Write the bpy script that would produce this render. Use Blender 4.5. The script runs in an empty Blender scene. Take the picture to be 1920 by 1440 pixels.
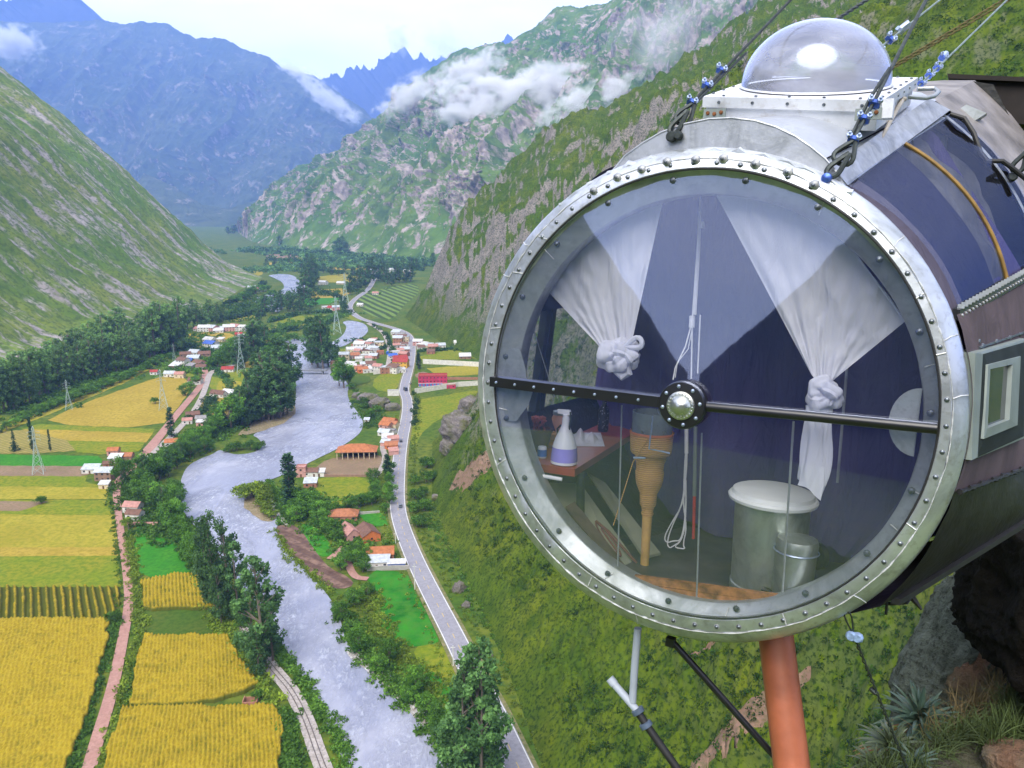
import bpy, math, random
import numpy as np
from mathutils import Vector, Matrix, noise as mnoise
R = math.radians
scene = bpy.context.scene
COL = scene.collection

# ---------------------------------------------------------------- camera, world, sun, exposure
HC = 165.0                      # eye height above the valley floor, metres
PITCH = R(13.0)
FPX = 1480.0                    # focal length in pixels of the 1920 x 1440 photograph
cd = bpy.data.cameras.new('camera'); cam = bpy.data.objects.new('camera', cd); COL.objects.link(cam)
cam.location = (0, 0, HC); cam.rotation_euler = (R(90) - PITCH, 0, 0)
cd.sensor_width = 36.0; cd.sensor_fit = 'HORIZONTAL'; cd.lens = 36.0 * FPX / 1920.0
cd.clip_start = 0.05; cd.clip_end = 60000
scene.camera = cam
scene.render.resolution_x = 1024; scene.render.resolution_y = 768

SUN_EL, SUN_AZ = 52.0, 200.0    # degrees; azimuth measured clockwise from +Y (the view direction)
world = bpy.data.worlds.new("World"); scene.world = world; world.use_nodes = True
wn = world.node_tree.nodes; wl = world.node_tree.links; wn.clear()
wo = wn.new('ShaderNodeOutputWorld'); bg = wn.new('ShaderNodeBackground'); bg.inputs[1].default_value = 0.115
sky = wn.new('ShaderNodeTexSky'); sky.sky_type = 'NISHITA'; sky.sun_disc = False
sky.sun_elevation = R(SUN_EL); sky.sun_rotation = R(SUN_AZ); sky.altitude = 2800
tc = wn.new('ShaderNodeTexCoord')
mp = wn.new('ShaderNodeMapping'); mp.inputs['Scale'].default_value = (1.3, 1.3, 4.0)
ns = wn.new('ShaderNodeTexNoise'); ns.inputs['Scale'].default_value = 2.2; ns.inputs['Detail'].default_value = 6; ns.inputs['Roughness'].default_value = 0.55
cr = wn.new('ShaderNodeValToRGB'); cr.color_ramp.elements[0].position = 0.30; cr.color_ramp.elements[0].color = (.70, .70, .70, 1)
cr.color_ramp.elements[1].position = 0.62; cr.color_ramp.elements[1].color = (1, 1, 1, 1)
mx = wn.new('ShaderNodeMix'); mx.data_type = 'RGBA'; mx.inputs[7].default_value = (9.3, 9.5, 10.4, 1)
wl.new(tc.outputs['Generated'], mp.inputs[0]); wl.new(mp.outputs[0], ns.inputs[0]); wl.new(ns.outputs[0], cr.inputs[0])
# the cloud deck is brightest low over the far end of the valley
sx = wn.new('ShaderNodeSeparateXYZ'); wl.new(tc.outputs['Generated'], sx.inputs[0])
def wmath(op, a, b, cl=False):
    x = wn.new('ShaderNodeMath'); x.operation = op; x.use_clamp = cl
    for i, v in enumerate((a, b)):
        if isinstance(v, (int, float)): x.inputs[i].default_value = v
        else: wl.new(v, x.inputs[i])
    return x.outputs[0]
glow = wmath('MULTIPLY', wmath('MULTIPLY', wmath('SUBTRACT', sx.outputs[1], .55), 2.6, True), wmath('SUBTRACT', 1.0, wmath('MULTIPLY', sx.outputs[2], 1.5), True), True)
gv = wn.new('ShaderNodeVectorMath'); gv.operation = 'SCALE'; wl.new(mx.outputs[2], gv.inputs[0]); wl.new(wmath('ADD', 1.0, wmath('MULTIPLY', glow, .85)), gv.inputs['Scale'])
wl.new(cr.outputs[0], mx.inputs[0]); wl.new(sky.outputs[0], mx.inputs[6]); wl.new(gv.outputs[0], bg.inputs[0]); wl.new(bg.outputs[0], wo.inputs[0])

sd = bpy.data.lights.new('sun', 'SUN'); sd.energy = 4.1; sd.angle = R(50); sd.color = (1.0, 0.945, 0.84)
sun = bpy.data.objects.new('sun', sd); COL.objects.link(sun)
_d = Vector((math.sin(R(SUN_AZ)) * math.cos(R(SUN_EL)), math.cos(R(SUN_AZ)) * math.cos(R(SUN_EL)), math.sin(R(SUN_EL))))
sun.rotation_euler = _d.to_track_quat('Z', 'Y').to_euler()

scene.view_settings.view_transform = 'Standard'; scene.view_settings.look = 'None'
scene.view_settings.gamma = 1.0; scene.view_settings.use_curve_mapping = False
scene.view_settings.exposure = 0.70
scene.render.engine = 'CYCLES'
scene.cycles.max_bounces = 8; scene.cycles.transparent_max_bounces = 24; scene.cycles.volume_bounces = 2
scene.cycles.diffuse_bounces = 3; scene.cycles.glossy_bounces = 3
scene.cycles.use_denoising = True
scene.cycles.volume_step_rate = 1.0; scene.cycles.volume_max_steps = 128

# ---------------------------------------------------------------- pixel -> world helpers
SP, CP = math.sin(PITCH), math.cos(PITCH)
def ray(px, py):
    x, y = (px - 960) / FPX, (720 - py) / FPX
    return np.array([x, y * SP + CP, y * CP - SP])
def W(px, py, Y):
    """point seen at pixel (px, py) whose forward distance is Y metres"""
    r = ray(px, py); t = Y / r[1]
    return np.array([r[0] * t, Y, HC + r[2] * t])
def G(px, py, z=0.0):
    """point of the level z seen at pixel (px, py)"""
    r = ray(px, py); t = (z - HC) / r[2]
    return np.array([r[0] * t, r[1] * t, z])
def mpp(px, py, z=0.0):
    """metres per pixel at that ground point"""
    r = ray(px, py); return ((z - HC) / r[2]) / FPX

# ---------------------------------------------------------------- noise in numpy
def _hash(ix, iy, iz, seed):
    h = (ix.astype(np.int64) * 374761393 + iy.astype(np.int64) * 668265263 + iz.astype(np.int64) * 2147483647 + seed * 974711) & 0xffffffff
    h = ((h ^ (h >> 13)) * 1274126177) & 0xffffffff
    h = ((h ^ (h >> 15)) * 2246822519) & 0xffffffff
    return ((h ^ (h >> 16)) & 0xffff) / 65535.0
def vnoise(x, y, z=None, seed=0):
    if z is None: z = np.zeros_like(x)
    xi, yi, zi = np.floor(x), np.floor(y), np.floor(z)
    fx, fy, fz = x - xi, y - yi, z - zi
    fx = fx * fx * fx * (fx * (fx * 6 - 15) + 10); fy = fy * fy * fy * (fy * (fy * 6 - 15) + 10); fz = fz * fz * (3 - 2 * fz)
    r = 0
    for dx in (0, 1):
        for dy in (0, 1):
            for dz in (0, 1):
                r = r + _hash(xi + dx, yi + dy, zi + dz, seed) * (fx if dx else 1 - fx) * (fy if dy else 1 - fy) * (fz if dz else 1 - fz)
    return r * 2 - 1
def fbm(x, y, z=None, octv=5, gain=.5, lac=2.03, seed=0, ridged=False):
    a, s, r = 1.0, 0.0, 0
    if z is None: z = np.zeros_like(x)
    for o in range(octv):
        n = vnoise(x, y, z, seed + o * 17)
        if ridged: n = 1 - 2 * np.abs(n)
        r = r + a * n; s += a; a *= gain; x = x * lac + 13.7; y = y * lac + 5.1; z = z * lac + 9.2
    return r / s
def cell(x, y, seed=0):
    """distance to the nearest random point (round bumps)"""
    xi, yi = np.floor(x), np.floor(y); best = np.full(x.shape, 9.0); ident = np.zeros(x.shape)
    z0 = np.zeros_like(xi)
    for dx in (-1, 0, 1):
        for dy in (-1, 0, 1):
            cx, cy = xi + dx, yi + dy
            jx, jy = cx + _hash(cx, cy, z0, seed), cy + _hash(cx, cy, z0 + 1, seed)
            d = np.hypot(x - jx, y - jy); m = d < best
            best = np.where(m, d, best); ident = np.where(m, _hash(cx, cy, z0 + 2, seed), ident)
    return best, ident

# ---------------------------------------------------------------- objects
def tag(o, label=None, cat=None, group=None, kind=None):
    if label: o['label'] = label
    if cat: o['category'] = cat
    if group: o['group'] = group
    if kind: o['kind'] = kind
    return o
def link(name, me, mats, parent=None, smooth=False):
    o = bpy.data.objects.new(name, me); COL.objects.link(o)
    if mats is not None:
        for m in (mats if isinstance(mats, (list, tuple)) else [mats]): me.materials.append(m)
    if smooth: me.polygons.foreach_set('use_smooth', [True] * len(me.polygons))
    if parent is not None: o.parent = parent
    return o
def empty(name, loc=(0, 0, 0), rz=0.0, label=None, cat=None, group=None, parent=None):
    o = bpy.data.objects.new(name, None); COL.objects.link(o); o.location = loc; o.rotation_euler = (0, 0, rz); o.empty_display_size = .2
    if parent is not None: o.parent = parent
    return tag(o, label, cat, group)
def mesh_np(name, verts, faces, matidx=None):
    me = bpy.data.meshes.new(name); verts = np.asarray(verts, np.float32); faces = np.asarray(faces, np.int32)
    k = faces.shape[1]
    me.vertices.add(len(verts)); me.vertices.foreach_set('co', verts.ravel())
    me.loops.add(faces.size); me.loops.foreach_set('vertex_index', faces.ravel())
    me.polygons.add(len(faces)); me.polygons.foreach_set('loop_start', np.arange(0, faces.size, k, dtype=np.int32))
    try: me.polygons.foreach_set('loop_total', np.full(len(faces), k, np.int32))
    except Exception: pass
    if matidx is not None: me.polygons.foreach_set('material_index', np.asarray(matidx, np.int32))
    me.update(calc_edges=True)
    return me
def grid_faces(n, m, closed=False):
    i = np.arange(n - 1)[:, None]; j = np.arange(m if closed else m - 1)[None, :]; j2 = (j + 1) % m
    a, b, c, d = i * m + j, i * m + j2, (i + 1) * m + j2, (i + 1) * m + j
    return np.stack(np.broadcast_arrays(a, b, c, d), -1).reshape(-1, 4)
def grid_mesh(name, P, mats, parent=None, smooth=True, closed=False, flip=False):
    n, m = P.shape[:2]; f = grid_faces(n, m, closed)
    if flip: f = f[:, ::-1]
    return link(name, mesh_np(name, P.reshape(-1, 3), f), mats, parent, smooth)
def attr_col(me, name, arr):
    a = me.color_attributes.new(name, 'FLOAT_COLOR', 'POINT'); arr = np.asarray(arr, np.float32)
    if arr.ndim == 1: arr = np.stack([arr, arr, arr], -1)
    a.data.foreach_set('color', np.concatenate([arr, np.ones((len(arr), 1), np.float32)], 1).ravel())

class MB:
    """collects shapes; build() links them as ONE mesh object"""
    def __init__(s): s.v = []; s.f = []; s.m = []
    def add(s, vs, fs, mi=0):
        b = len(s.v); s.v += [tuple(map(float, p)) for p in vs]; s.f += [tuple(b + i for i in f) for f in fs]; s.m += [mi] * len(fs); return s
    def box(s, c, size, rot=None, mi=0, taper=1.0):
        x, y, z = [k / 2 for k in size]; M = rot if rot is not None else Matrix.Identity(3)
        vs = [M @ Vector((sx * x * (taper if sz > 0 else 1), sy * y * (taper if sz > 0 else 1), sz * z)) + Vector(c) for sx in (-1, 1) for sy in (-1, 1) for sz in (-1, 1)]
        return s.add(vs, [(0, 1, 3, 2), (4, 6, 7, 5), (0, 4, 5, 1), (2, 3, 7, 6), (0, 2, 6, 4), (1, 5, 7, 3)], mi)
    def hexa(s, a, b, mi=0):
        """solid between two quads a (4 pts) and b (4 pts)"""
        return s.add(list(a) + list(b), [(3, 2, 1, 0), (4, 5, 6, 7), (0, 1, 5, 4), (1, 2, 6, 5), (2, 3, 7, 6), (3, 0, 4, 7)], mi)
    def slab(s, pts, off, mi=0):
        """polygon given thickness along the vector off"""
        n = len(pts); o = Vector(off); a = [Vector(p) for p in pts]; b = [p + o for p in a]
        return s.add(a + b, [tuple(range(n - 1, -1, -1)), tuple(range(n, 2 * n))] + [(i, (i + 1) % n, n + (i + 1) % n, n + i) for i in range(n)], mi)
    def tube(s, pts, r, n=8, mi=0, cap=True):
        P = [Vector(p) for p in pts]; k = len(P); rr = list(r) if isinstance(r, (list, tuple)) else [r] * k
        base = len(s.v); ref = None; vs = []; fs = []
        for i in range(k):
            t = (P[min(i + 1, k - 1)] - P[max(i - 1, 0)]);
            if t.length < 1e-9: t = Vector((0, 0, 1))
            t.normalize()
            if ref is None: ref = t.orthogonal().normalized()
            ref = (ref - t * ref.dot(t)); ref = ref.normalized() if ref.length > 1e-6 else t.orthogonal().normalized()
            q = t.cross(ref)
            for j in range(n):
                a = 2 * math.pi * j / n; vs.append(P[i] + (ref * math.cos(a) + q * math.sin(a)) * rr[i])
        for i in range(k - 1):
            for j in range(n):
                j2 = (j + 1) % n; fs.append((i * n + j, i * n + j2, (i + 1) * n + j2, (i + 1) * n + j))
        if cap: fs += [tuple(range(n - 1, -1, -1)), tuple((k - 1) * n + j for j in range(n))]
        return s.add(vs, fs, mi)
    def lathe(s, prof, c=(0, 0, 0), axis=(0, 0, 1), n=24, mi=0, cap=True, sx=1.0, sy=1.0):
        ax = Vector(axis).normalized(); u = ax.orthogonal().normalized() if abs(ax.z) < .99 else Vector((1, 0, 0)); w = ax.cross(u); c = Vector(c)
        vs = []; fs = []
        for r_, h in prof:
            for j in range(n):
                a = 2 * math.pi * j / n; vs.append(c + ax * h + u * (r_ * sx * math.cos(a)) + w * (r_ * sy * math.sin(a)))
        k = len(prof)
        for i in range(k - 1):
            for j in range(n):
                j2 = (j + 1) % n; fs.append((i * n + j, i * n + j2, (i + 1) * n + j2, (i + 1) * n + j))
        if cap: fs += [tuple(range(n - 1, -1, -1)), tuple((k - 1) * n + j for j in range(n))]
        return s.add(vs, fs, mi)
    def quad(s, a, b, c, d, mi=0): return s.add([a, b, c, d], [(0, 1, 2, 3)], mi)
    def build(s, name, mats, parent=None, smooth=False, autosmooth=True):
        me = bpy.data.meshes.new(name); me.from_pydata(s.v, [], s.f); me.polygons.foreach_set('material_index', s.m)
        me.update()
        o = link(name, me, mats, parent, smooth)
        if smooth and autosmooth: smooth_angle(me)
        return o
def smooth_angle(me, ang=R(38)):
    """mark the sharp edges so that smooth shading keeps real corners"""
    import bmesh
    bm = bmesh.new(); bm.from_mesh(me)
    for e in bm.edges:
        if len(e.link_faces) == 2 and e.calc_face_angle(0) > ang: e.smooth = False
    bm.to_mesh(me); bm.free()

# ---------------------------------------------------------------- materials
class NT:
    def __init__(s, name):
        s.mat = bpy.data.materials.new(name); s.mat.use_nodes = True; s.t = s.mat.node_tree; s.n = s.t.nodes; s.n.clear()
        s.out = s.n.new('ShaderNodeOutputMaterial'); s.b = s.n.new('ShaderNodeBsdfPrincipled'); s.t.links.new(s.b.outputs[0], s.out.inputs[0])
    def L(s, a, b): s.t.links.new(a, b)
    def node(s, kind, **k):
        x = s.n.new(kind)
        for a, v in k.items(): setattr(x, a, v)
        return x
    def pos(s, kind='Object', scale=(1, 1, 1), rot=(0, 0, 0)):
        t = s.node('ShaderNodeTexCoord'); m = s.node('ShaderNodeMapping'); m.inputs['Scale'].default_value = scale; m.inputs['Rotation'].default_value = rot
        s.L(t.outputs[kind], m.inputs[0]); return m.outputs[0]
    def noise(s, vec, scale, detail=4, rough=.55, dist=0.0):
        x = s.node('ShaderNodeTexNoise'); s.L(vec, x.inputs['Vector']); x.inputs['Scale'].default_value = scale
        x.inputs['Detail'].default_value = detail; x.inputs['Roughness'].default_value = rough; x.inputs['Distortion'].default_value = dist; return x.outputs[0]
    def voro(s, vec, scale, feature='F1'):
        x = s.node('ShaderNodeTexVoronoi', feature=feature); s.L(vec, x.inputs['Vector']); x.inputs['Scale'].default_value = scale; return x.outputs[0]
    def ramp(s, fac, stops, interp='LINEAR'):
        x = s.node('ShaderNodeValToRGB'); e = x.color_ramp; e.interpolation = interp
        while len(e.elements) < len(stops): e.elements.new(.5)
        for el, (p, c) in zip(e.elements, stops):
            el.position = p; el.color = (c, c, c, 1) if isinstance(c, (int, float)) else (*c, 1)
        s.L(fac, x.inputs[0]); return x.outputs[0]
    def mix(s, fac, a, b, mode='MIX'):
        x = s.node('ShaderNodeMix', data_type='RGBA', blend_type=mode)
        for sock, v in ((x.inputs[0], fac), (x.inputs[6], a), (x.inputs[7], b)):
            if isinstance(v, (int, float)): sock.default_value = v if sock == x.inputs[0] else (v, v, v, 1)
            elif isinstance(v, (tuple, list)): sock.default_value = (*v, 1)
            else: s.L(v, sock)
        return x.outputs[2]
    def math(s, op, a, b=0.0, clamp=False):
        x = s.node('ShaderNodeMath', operation=op, use_clamp=clamp)
        for i, v in enumerate((a, b)):
            if isinstance(v, (int, float)): x.inputs[i].default_value = v
            else: s.L(v, x.inputs[i])
        return x.outputs[0]
    def bump(s, h, strength=.3, dist=.02):
        x = s.node('ShaderNodeBump'); x.inputs['Strength'].default_value = strength; x.inputs['Distance'].default_value = dist
        s.L(h, x.inputs['Height']); s.L(x.outputs[0], s.b.inputs['Normal']); return x.outputs[0]
    def set(s, **k):
        for a, v in k.items():
            sock = s.b.inputs[a.replace('_', ' ')]
            if isinstance(v, (int, float)): sock.default_value = v
            elif isinstance(v, (tuple, list)): sock.default_value = (*v, 1) if len(v) == 3 else v
            else: s.L(v, sock)
        return s
def flat(name, col, rough=.6, metal=0.0, var=.25, scale=3.0, bump=0.0, spec=.5, bscale=None, kind='Object'):
    """painted or plain surface with a little procedural unevenness"""
    t = NT(name); p = t.pos(kind); n = t.noise(p, scale, 5)
    c = t.mix(t.ramp(n, [(.3, 0.0), (.7, 1.0)]), tuple(k * (1 - var) for k in col), tuple(min(1, k * (1 + var)) for k in col))
    t.set(Base_Color=c, Roughness=rough, Metallic=metal, Specular_IOR_Level=spec)
    if bump: t.bump(t.noise(p, bscale or scale * 4, 4), .6, bump)
    return t.mat
# ================================================================ TERRAIN
def hill_mat(name, greens, rocks, size=60.0, rock=.5, steep=(.55, .8), streak=(1, 1, 1), fine=4.0, bumpd=1.0, bumps=.6, shrub=None, pale=None, sw=.55, nearfade=None):
    t = NT(name); p = t.pos('Object')
    big = t.noise(p, 1.0 / size, 6, .6); mid = t.noise(p, 1.0 / (size * .17), 6, .62); sm = t.noise(p, 1.0 / fine, 5, .6)
    ps = t.pos('Object', streak); st = t.noise(ps, 1.0 / (size * .22), 7, .65, .4)
    g = t.mix(t.ramp(big, [(.38, 0.), (.62, 1.)]), greens[0], greens[1])
    g = t.mix(t.ramp(mid, [(.42, 0.), (.66, .85)]), g, greens[2])
    r = t.mix(t.ramp(mid, [(.35, 0.), (.65, 1.)]), rocks[0], rocks[1])
    r = t.mix(t.ramp(sm, [(.35, .0), (.7, .6)]), r, tuple(k * 1.7 for k in rocks[1]))
    ge = t.node('ShaderNodeNewGeometry'); sp = t.node('ShaderNodeSeparateXYZ'); t.L(ge.outputs['Normal'], sp.inputs[0])
    stp = t.ramp(sp.outputs[2], [(steep[0], 1.), (steep[1], 0.)])
    k = t.math('ADD', t.math('MULTIPLY', stp, sw), t.math('MULTIPLY', t.ramp(st, [(.45, 0.), (.72, 1.)]), rock))
    k = t.math('MULTIPLY', k, t.ramp(sm, [(.3, .45), (.6, 1.25)]), True)
    k = t.ramp(k, [(.22, 0.), (.5, 1.)])
    if nearfade:    # rock outcrops grow scarcer towards the mouth of the valley
        q = t.node('ShaderNodeSeparateXYZ'); t.L(t.pos('Object'), q.inputs[0]); k = t.math('MULTIPLY', k, t.ramp(t.math('DIVIDE', q.outputs[1], 1000.0), [(nearfade[0], .10), (nearfade[1], 1.)])); k = t.math('MULTIPLY', k, t.ramp(t.math('DIVIDE', q.outputs[2], 100.0), [(.10, .15), (.62, 1.)]))
    c = t.mix(k, g, r)
    if shrub: c = t.mix(t.ramp(t.noise(p, 1.0 / (fine * .45), 3, .6), [(.50, 0.), (.62, .8)]), c, shrub)
    if pale: c = t.mix(t.ramp(st, [(.64, 0.), (.71, .9)]), c, pale)
    t.set(Base_Color=c, Roughness=.9, Specular_IOR_Level=.12)
    t.bump(t.math('ADD', t.math('MULTIPLY', sm, .5), t.math('MULTIPLY', st, .8)), bumps, bumpd)
    return t.mat

def interp(x, xs, ys): return np.interp(x, xs, ys)

# ---- the slope that climbs from the main road and carries the lodge
NF_Y = [-300, 0, 100, 150, 204, 244, 299, 362, 428, 533, 672, 763, 945, 1150, 1500, 2200]
NF_X = [140, 60, 25, 17, 9, 1, -13, -31, -46, -56, -22, -5, -88, -158, 60, 500]
PR_U = [-50, 0, 30, 87, 212, 351, 522, 900, 1500]
PR_Z = [-12, 0, 27, 112, 232, 302, 430, 700, 1000]
def near_slope_h(x, y, detail=True):
    wob = 22 * fbm(x / 170, y / 170, octv=3, seed=5)
    u = x - np.interp(y, NF_Y, NF_X) + np.clip((x - np.interp(y, NF_Y, NF_X)) / 60, 0, 1) * wob
    h = np.interp(u, PR_U, PR_Z)
    k = np.clip(u / 50, 0, 1)
    spur = fbm(x / 210, y / 75, octv=4, seed=11, ridged=True)
    h = h + k * (24 * spur + 10 * fbm(x / 38, y / 30, octv=4, seed=31, ridged=True))
    fark = np.clip((y - 380) / 350, 0, 1)
    h = h + k * fark * (26 * fbm(x / 120, y / 46, octv=5, gain=.55, seed=33, ridged=True) + 10 * fbm(x / 30, y / 14, octv=4, gain=.6, seed=35, ridged=True))
    cr = np.clip((fbm(x / 120, y / 90, octv=2, seed=77) - .05) * 4, 0, 1)
    h = h + k * cr * 7 * fbm(x / 14, y / 11, octv=4, seed=41, ridged=True)
    if detail:
        near = np.clip((520 - np.hypot(x, y)) / 260, 0, 1)
        d1, i1 = cell(x / 3.1 + .3 * fbm(x / 6, y / 6, octv=2, seed=3), y / 3.1, 8)
        d2, i2 = cell(x / 1.35, y / 1.35, 9)
        d3, i3 = cell(x / 6.5, y / 5.5, 19); bump = near * (2.0 * np.clip(.62 - d1, 0, 1) * (.25 + i1) * 1.8 + .8 * np.clip(.6 - d2, 0, 1) * (.3 + i2) + 2.2 * np.clip(.55 - d3, 0, 1) * (i3 > .45))
        h = h + bump * np.clip(u / 12, 0, 1)
    return h
def polar(az0, az1, n, r0, r1, m):
    az = np.radians(np.linspace(az0, az1, n))[:, None]; r = (r0 * (r1 / r0) ** np.linspace(0, 1, m))[None, :]
    return np.sin(az) * r, np.cos(az) * r
X, Y = polar(-13.5, 47, 1050, 58, 1650, 760)
Z = near_slope_h(X, Y)
u_ = X - np.interp(Y, NF_Y, NF_X)
Z = np.where(u_ < -2, -3.0, Z)
M_near = hill_mat('near_hillside', [(.056, .100, .004), (.098, .124, .006), (.028, .060, .003)], [(.12, .105, .10), (.20, .18, .165)], 55, .34, (.40, .60), (1, 2.2, .5), 2.6, .5, .5, shrub=(.010, .030, .003), nearfade=(.26, .50))
o = grid_mesh('hillside', np.stack([X, Y, Z], -1), M_near, flip=True)
tag(o, 'shrub covered green slope climbing from the asphalt road below the capsule', kind='structure')

# ---- the spur on the other side of the valley
LF_Y = [100, 300, 636, 800, 945, 1174, 1400, 1780, 2000, 2600]
LF_X = [-430, -425, -440, -452, -468, -488, -505, -560, -690, -1100]
LR_U = [-40, 0, 60, 120, 290, 420, 600, 1000, 1600]
LR_Z = [-10, 0, 18, 66, 243, 352, 500, 800, 1150]
X, Y = polar(-52, -15, 900, 360, 2700, 760)
u = np.interp(Y, LF_Y, LF_X) - X
u2 = u + np.clip(u / 120, 0, 1) * 26 * fbm(X / 260, Y / 200, octv=3, seed=52)
Z = np.interp(u2, LR_U, LR_Z)
k = np.clip(u / 90, 0, 1)
Z = Z + k * (17 * fbm(X / 330, Y / 95, octv=4, seed=61, ridged=True) + 7 * fbm(X / 70, Y / 32, octv=5, seed=71, ridged=True)) + np.clip(u / 30, 0, 1) * 1.6 * fbm(X / 9, Y / 8, octv=3, seed=73)
Z = np.where(u < -3, -3.0, Z)
M_left = hill_mat('far_hillside', [(.115, .195, .026), (.185, .215, .040), (.062, .125, .018)], [(.17, .15, .145), (.28, .25, .235)], 170, .92, (.42, .60), (.16, 1.3, .35), 12, 2.0, .5, shrub=(.062, .100, .022), pale=(.38, .36, .33))
o = grid_mesh('hill', np.stack([X, Y, Z], -1), M_left, flip=True)
tag(o, 'long grassy mountain spur with grey scree streaks left of the valley', kind='structure')

# ---- lofted mountains: foot line -> ridge line -> back side
def resample(pts, n):
    pts = np.asarray(pts, float); d = np.r_[0, np.cumsum(np.linalg.norm(np.diff(pts, axis=0), axis=1))]
    s = np.linspace(0, d[-1], n); return np.stack([np.interp(s, d, pts[:, i]) for i in range(pts.shape[1])], 1)
def loft(name, foot, ridge, n, m, mat, amp, wl, seed, jag=0.0, belly=.12, label='', back=.35, gully=1.0):
    F = resample(foot, n); Rr = resample(ridge, n)
    t = np.linspace(0, 1, m)[None, :, None]
    P = F[:, None] * (1 - t) + Rr[:, None] * t
    P[..., 2] -= (belly * 4 * t[..., 0] * (1 - t[..., 0])) * (Rr[:, 2] - F[:, 2])[:, None] * .25
    hd = (Rr - F)[:, :2]; hd /= np.linalg.norm(hd, axis=1)[:, None] + 1e-9
    x, y, z = P[..., 0] / wl, P[..., 1] / wl, P[..., 2] / wl
    dl = np.r_[0, np.cumsum(np.linalg.norm(np.diff((F + Rr) / 2, axis=0), axis=1))][:, None] / wl; dn = np.linalg.norm(Rr - F, axis=1)[:, None] * t[..., 0] / wl
    wp = fbm(x * 1.1, y * 1.1, z * 1.1, 3, seed=seed + 2)
    nz = fbm(dl * 2.6 + wp * .5 + dn * .35, dn * .42 + wp * .4, None, 8, .60, seed=seed, ridged=True) * gully + .16 * fbm(x * 5, y * 5, z * 2.5, 5, .6, seed=seed + 5, ridged=True)
    k = np.minimum(1, t[..., 0] * 5)
    s_ = amp * k * nz
    edge = np.clip((1 - t[..., 0]) * 5, 0, 1)
    P[..., 0] -= hd[:, None, 0] * s_ * edge; P[..., 1] -= hd[:, None, 1] * s_ * edge
    P[..., 2] += s_ * .35 * edge + jag * (1 - edge) * fbm(x * 9, y * 9, z * 2, 4, .6, seed=seed + 9, ridged=True)
    # the back side falls away behind the ridge
    mb = max(6, m // 8); tb = np.linspace(0, 1, mb + 1)[1:][None, :, None]
    B = P[:, -1:] + np.concatenate([hd, np.zeros((n, 1))], 1)[:, None] * tb * (Rr[:, 2] * 1.2)[:, None, None]
    B[..., 2] = P[:, -1:, 2] * (1 - tb[..., 0] * 1.0)
    P = np.concatenate([P, B], 1)
    o = grid_mesh(name, P, mat)
    return tag(o, label, kind='structure')

# right-hand middle mountain, under the cloud
ridge = [W(438, 428, 4700), W(480, 395, 4550), W(560, 338, 4400), W(640, 288, 4300), W(705, 235, 4200), W(765, 170, 4100), W(830, 115, 4050), W(880, 93, 4000), W(925, 84, 3950),
         W(960, 86, 3900), W(985, 66, 3850), W(1004, 58, 3830), W(1040, 24, 3800), W(1066, 12, 3760), W(1100, 12, 3700), W(1140, 10, 3650), W(1165, -12, 3600), W(1260, -90, 3400), W(1400, -170, 3200), W(1700, -330, 3100), W(2100, -500, 3000)]
foot = [G(446, 436), G(470, 452), G(500, 460), G(560, 468), G(640, 474), G(740, 484), G(850, 492), G(1000, 500), G(1300, 505), G(2000, 505)]
M_mid = hill_mat('rocky_mountain', [(.070, .145, .022), (.110, .170, .028), (.032, .076, .016)], [(.085, .075, .075), (.30, .255, .235)], 420, .92, (.30, .55), (1.5, 1.5, .16), 22, 9, .9, sw=.32)
loft('mountain', foot, ridge, 1000, 420, M_mid, 190, 760, 101, 26, label='steep rocky green mountain beyond the villages, crossed by white cloud')
# big blue mountain closing the valley
ridge = [W(-500, -60, 10792), W(-200, 10, 10650), W(0, 42, 10508), W(60, 46, 10508), W(140, 44, 10508), W(195, 40, 10437), W(230, 46, 10366), W(262, 42, 10366), W(312, 47, 10295), W(345, 66, 10224), W(368, 74, 10224),
         W(412, 72, 10153), W(445, 88, 10082), W(470, 100, 10082), W(500, 107, 10011), W(527, 128, 9940), W(560, 138, 9869), W(590, 146, 9798), W(612, 162, 9727), W(650, 184, 9656), W(690, 215, 9585), W(760, 262, 9514), W(860, 340, 9514)]
foot = [G(-1400, 424), G(-900, 420), G(-300, 417), G(0, 416), G(200, 415), G(380, 416), G(450, 417), G(520, 416), G(620, 415), G(800, 414)]
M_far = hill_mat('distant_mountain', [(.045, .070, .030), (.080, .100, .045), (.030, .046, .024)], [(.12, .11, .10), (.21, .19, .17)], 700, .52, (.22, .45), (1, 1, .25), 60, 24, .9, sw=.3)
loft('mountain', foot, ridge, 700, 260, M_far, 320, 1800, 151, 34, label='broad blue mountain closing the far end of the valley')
# foothill at the valley's end
ridge = [W(270, 325, 6490), W(330, 352, 6380), W(380, 385, 6160), W(430, 392, 6050), W(470, 378, 6050), W(520, 372, 6160), W(600, 380, 6270)]
foot = [G(200, 425), G(300, 424), G(400, 425), G(440, 426), G(480, 426), G(540, 424), G(640, 420)]
loft('hill', foot, ridge, 200, 60, M_far, 40, 400, 171, 8, label='low wooded foothill at the very end of the valley')
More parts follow.
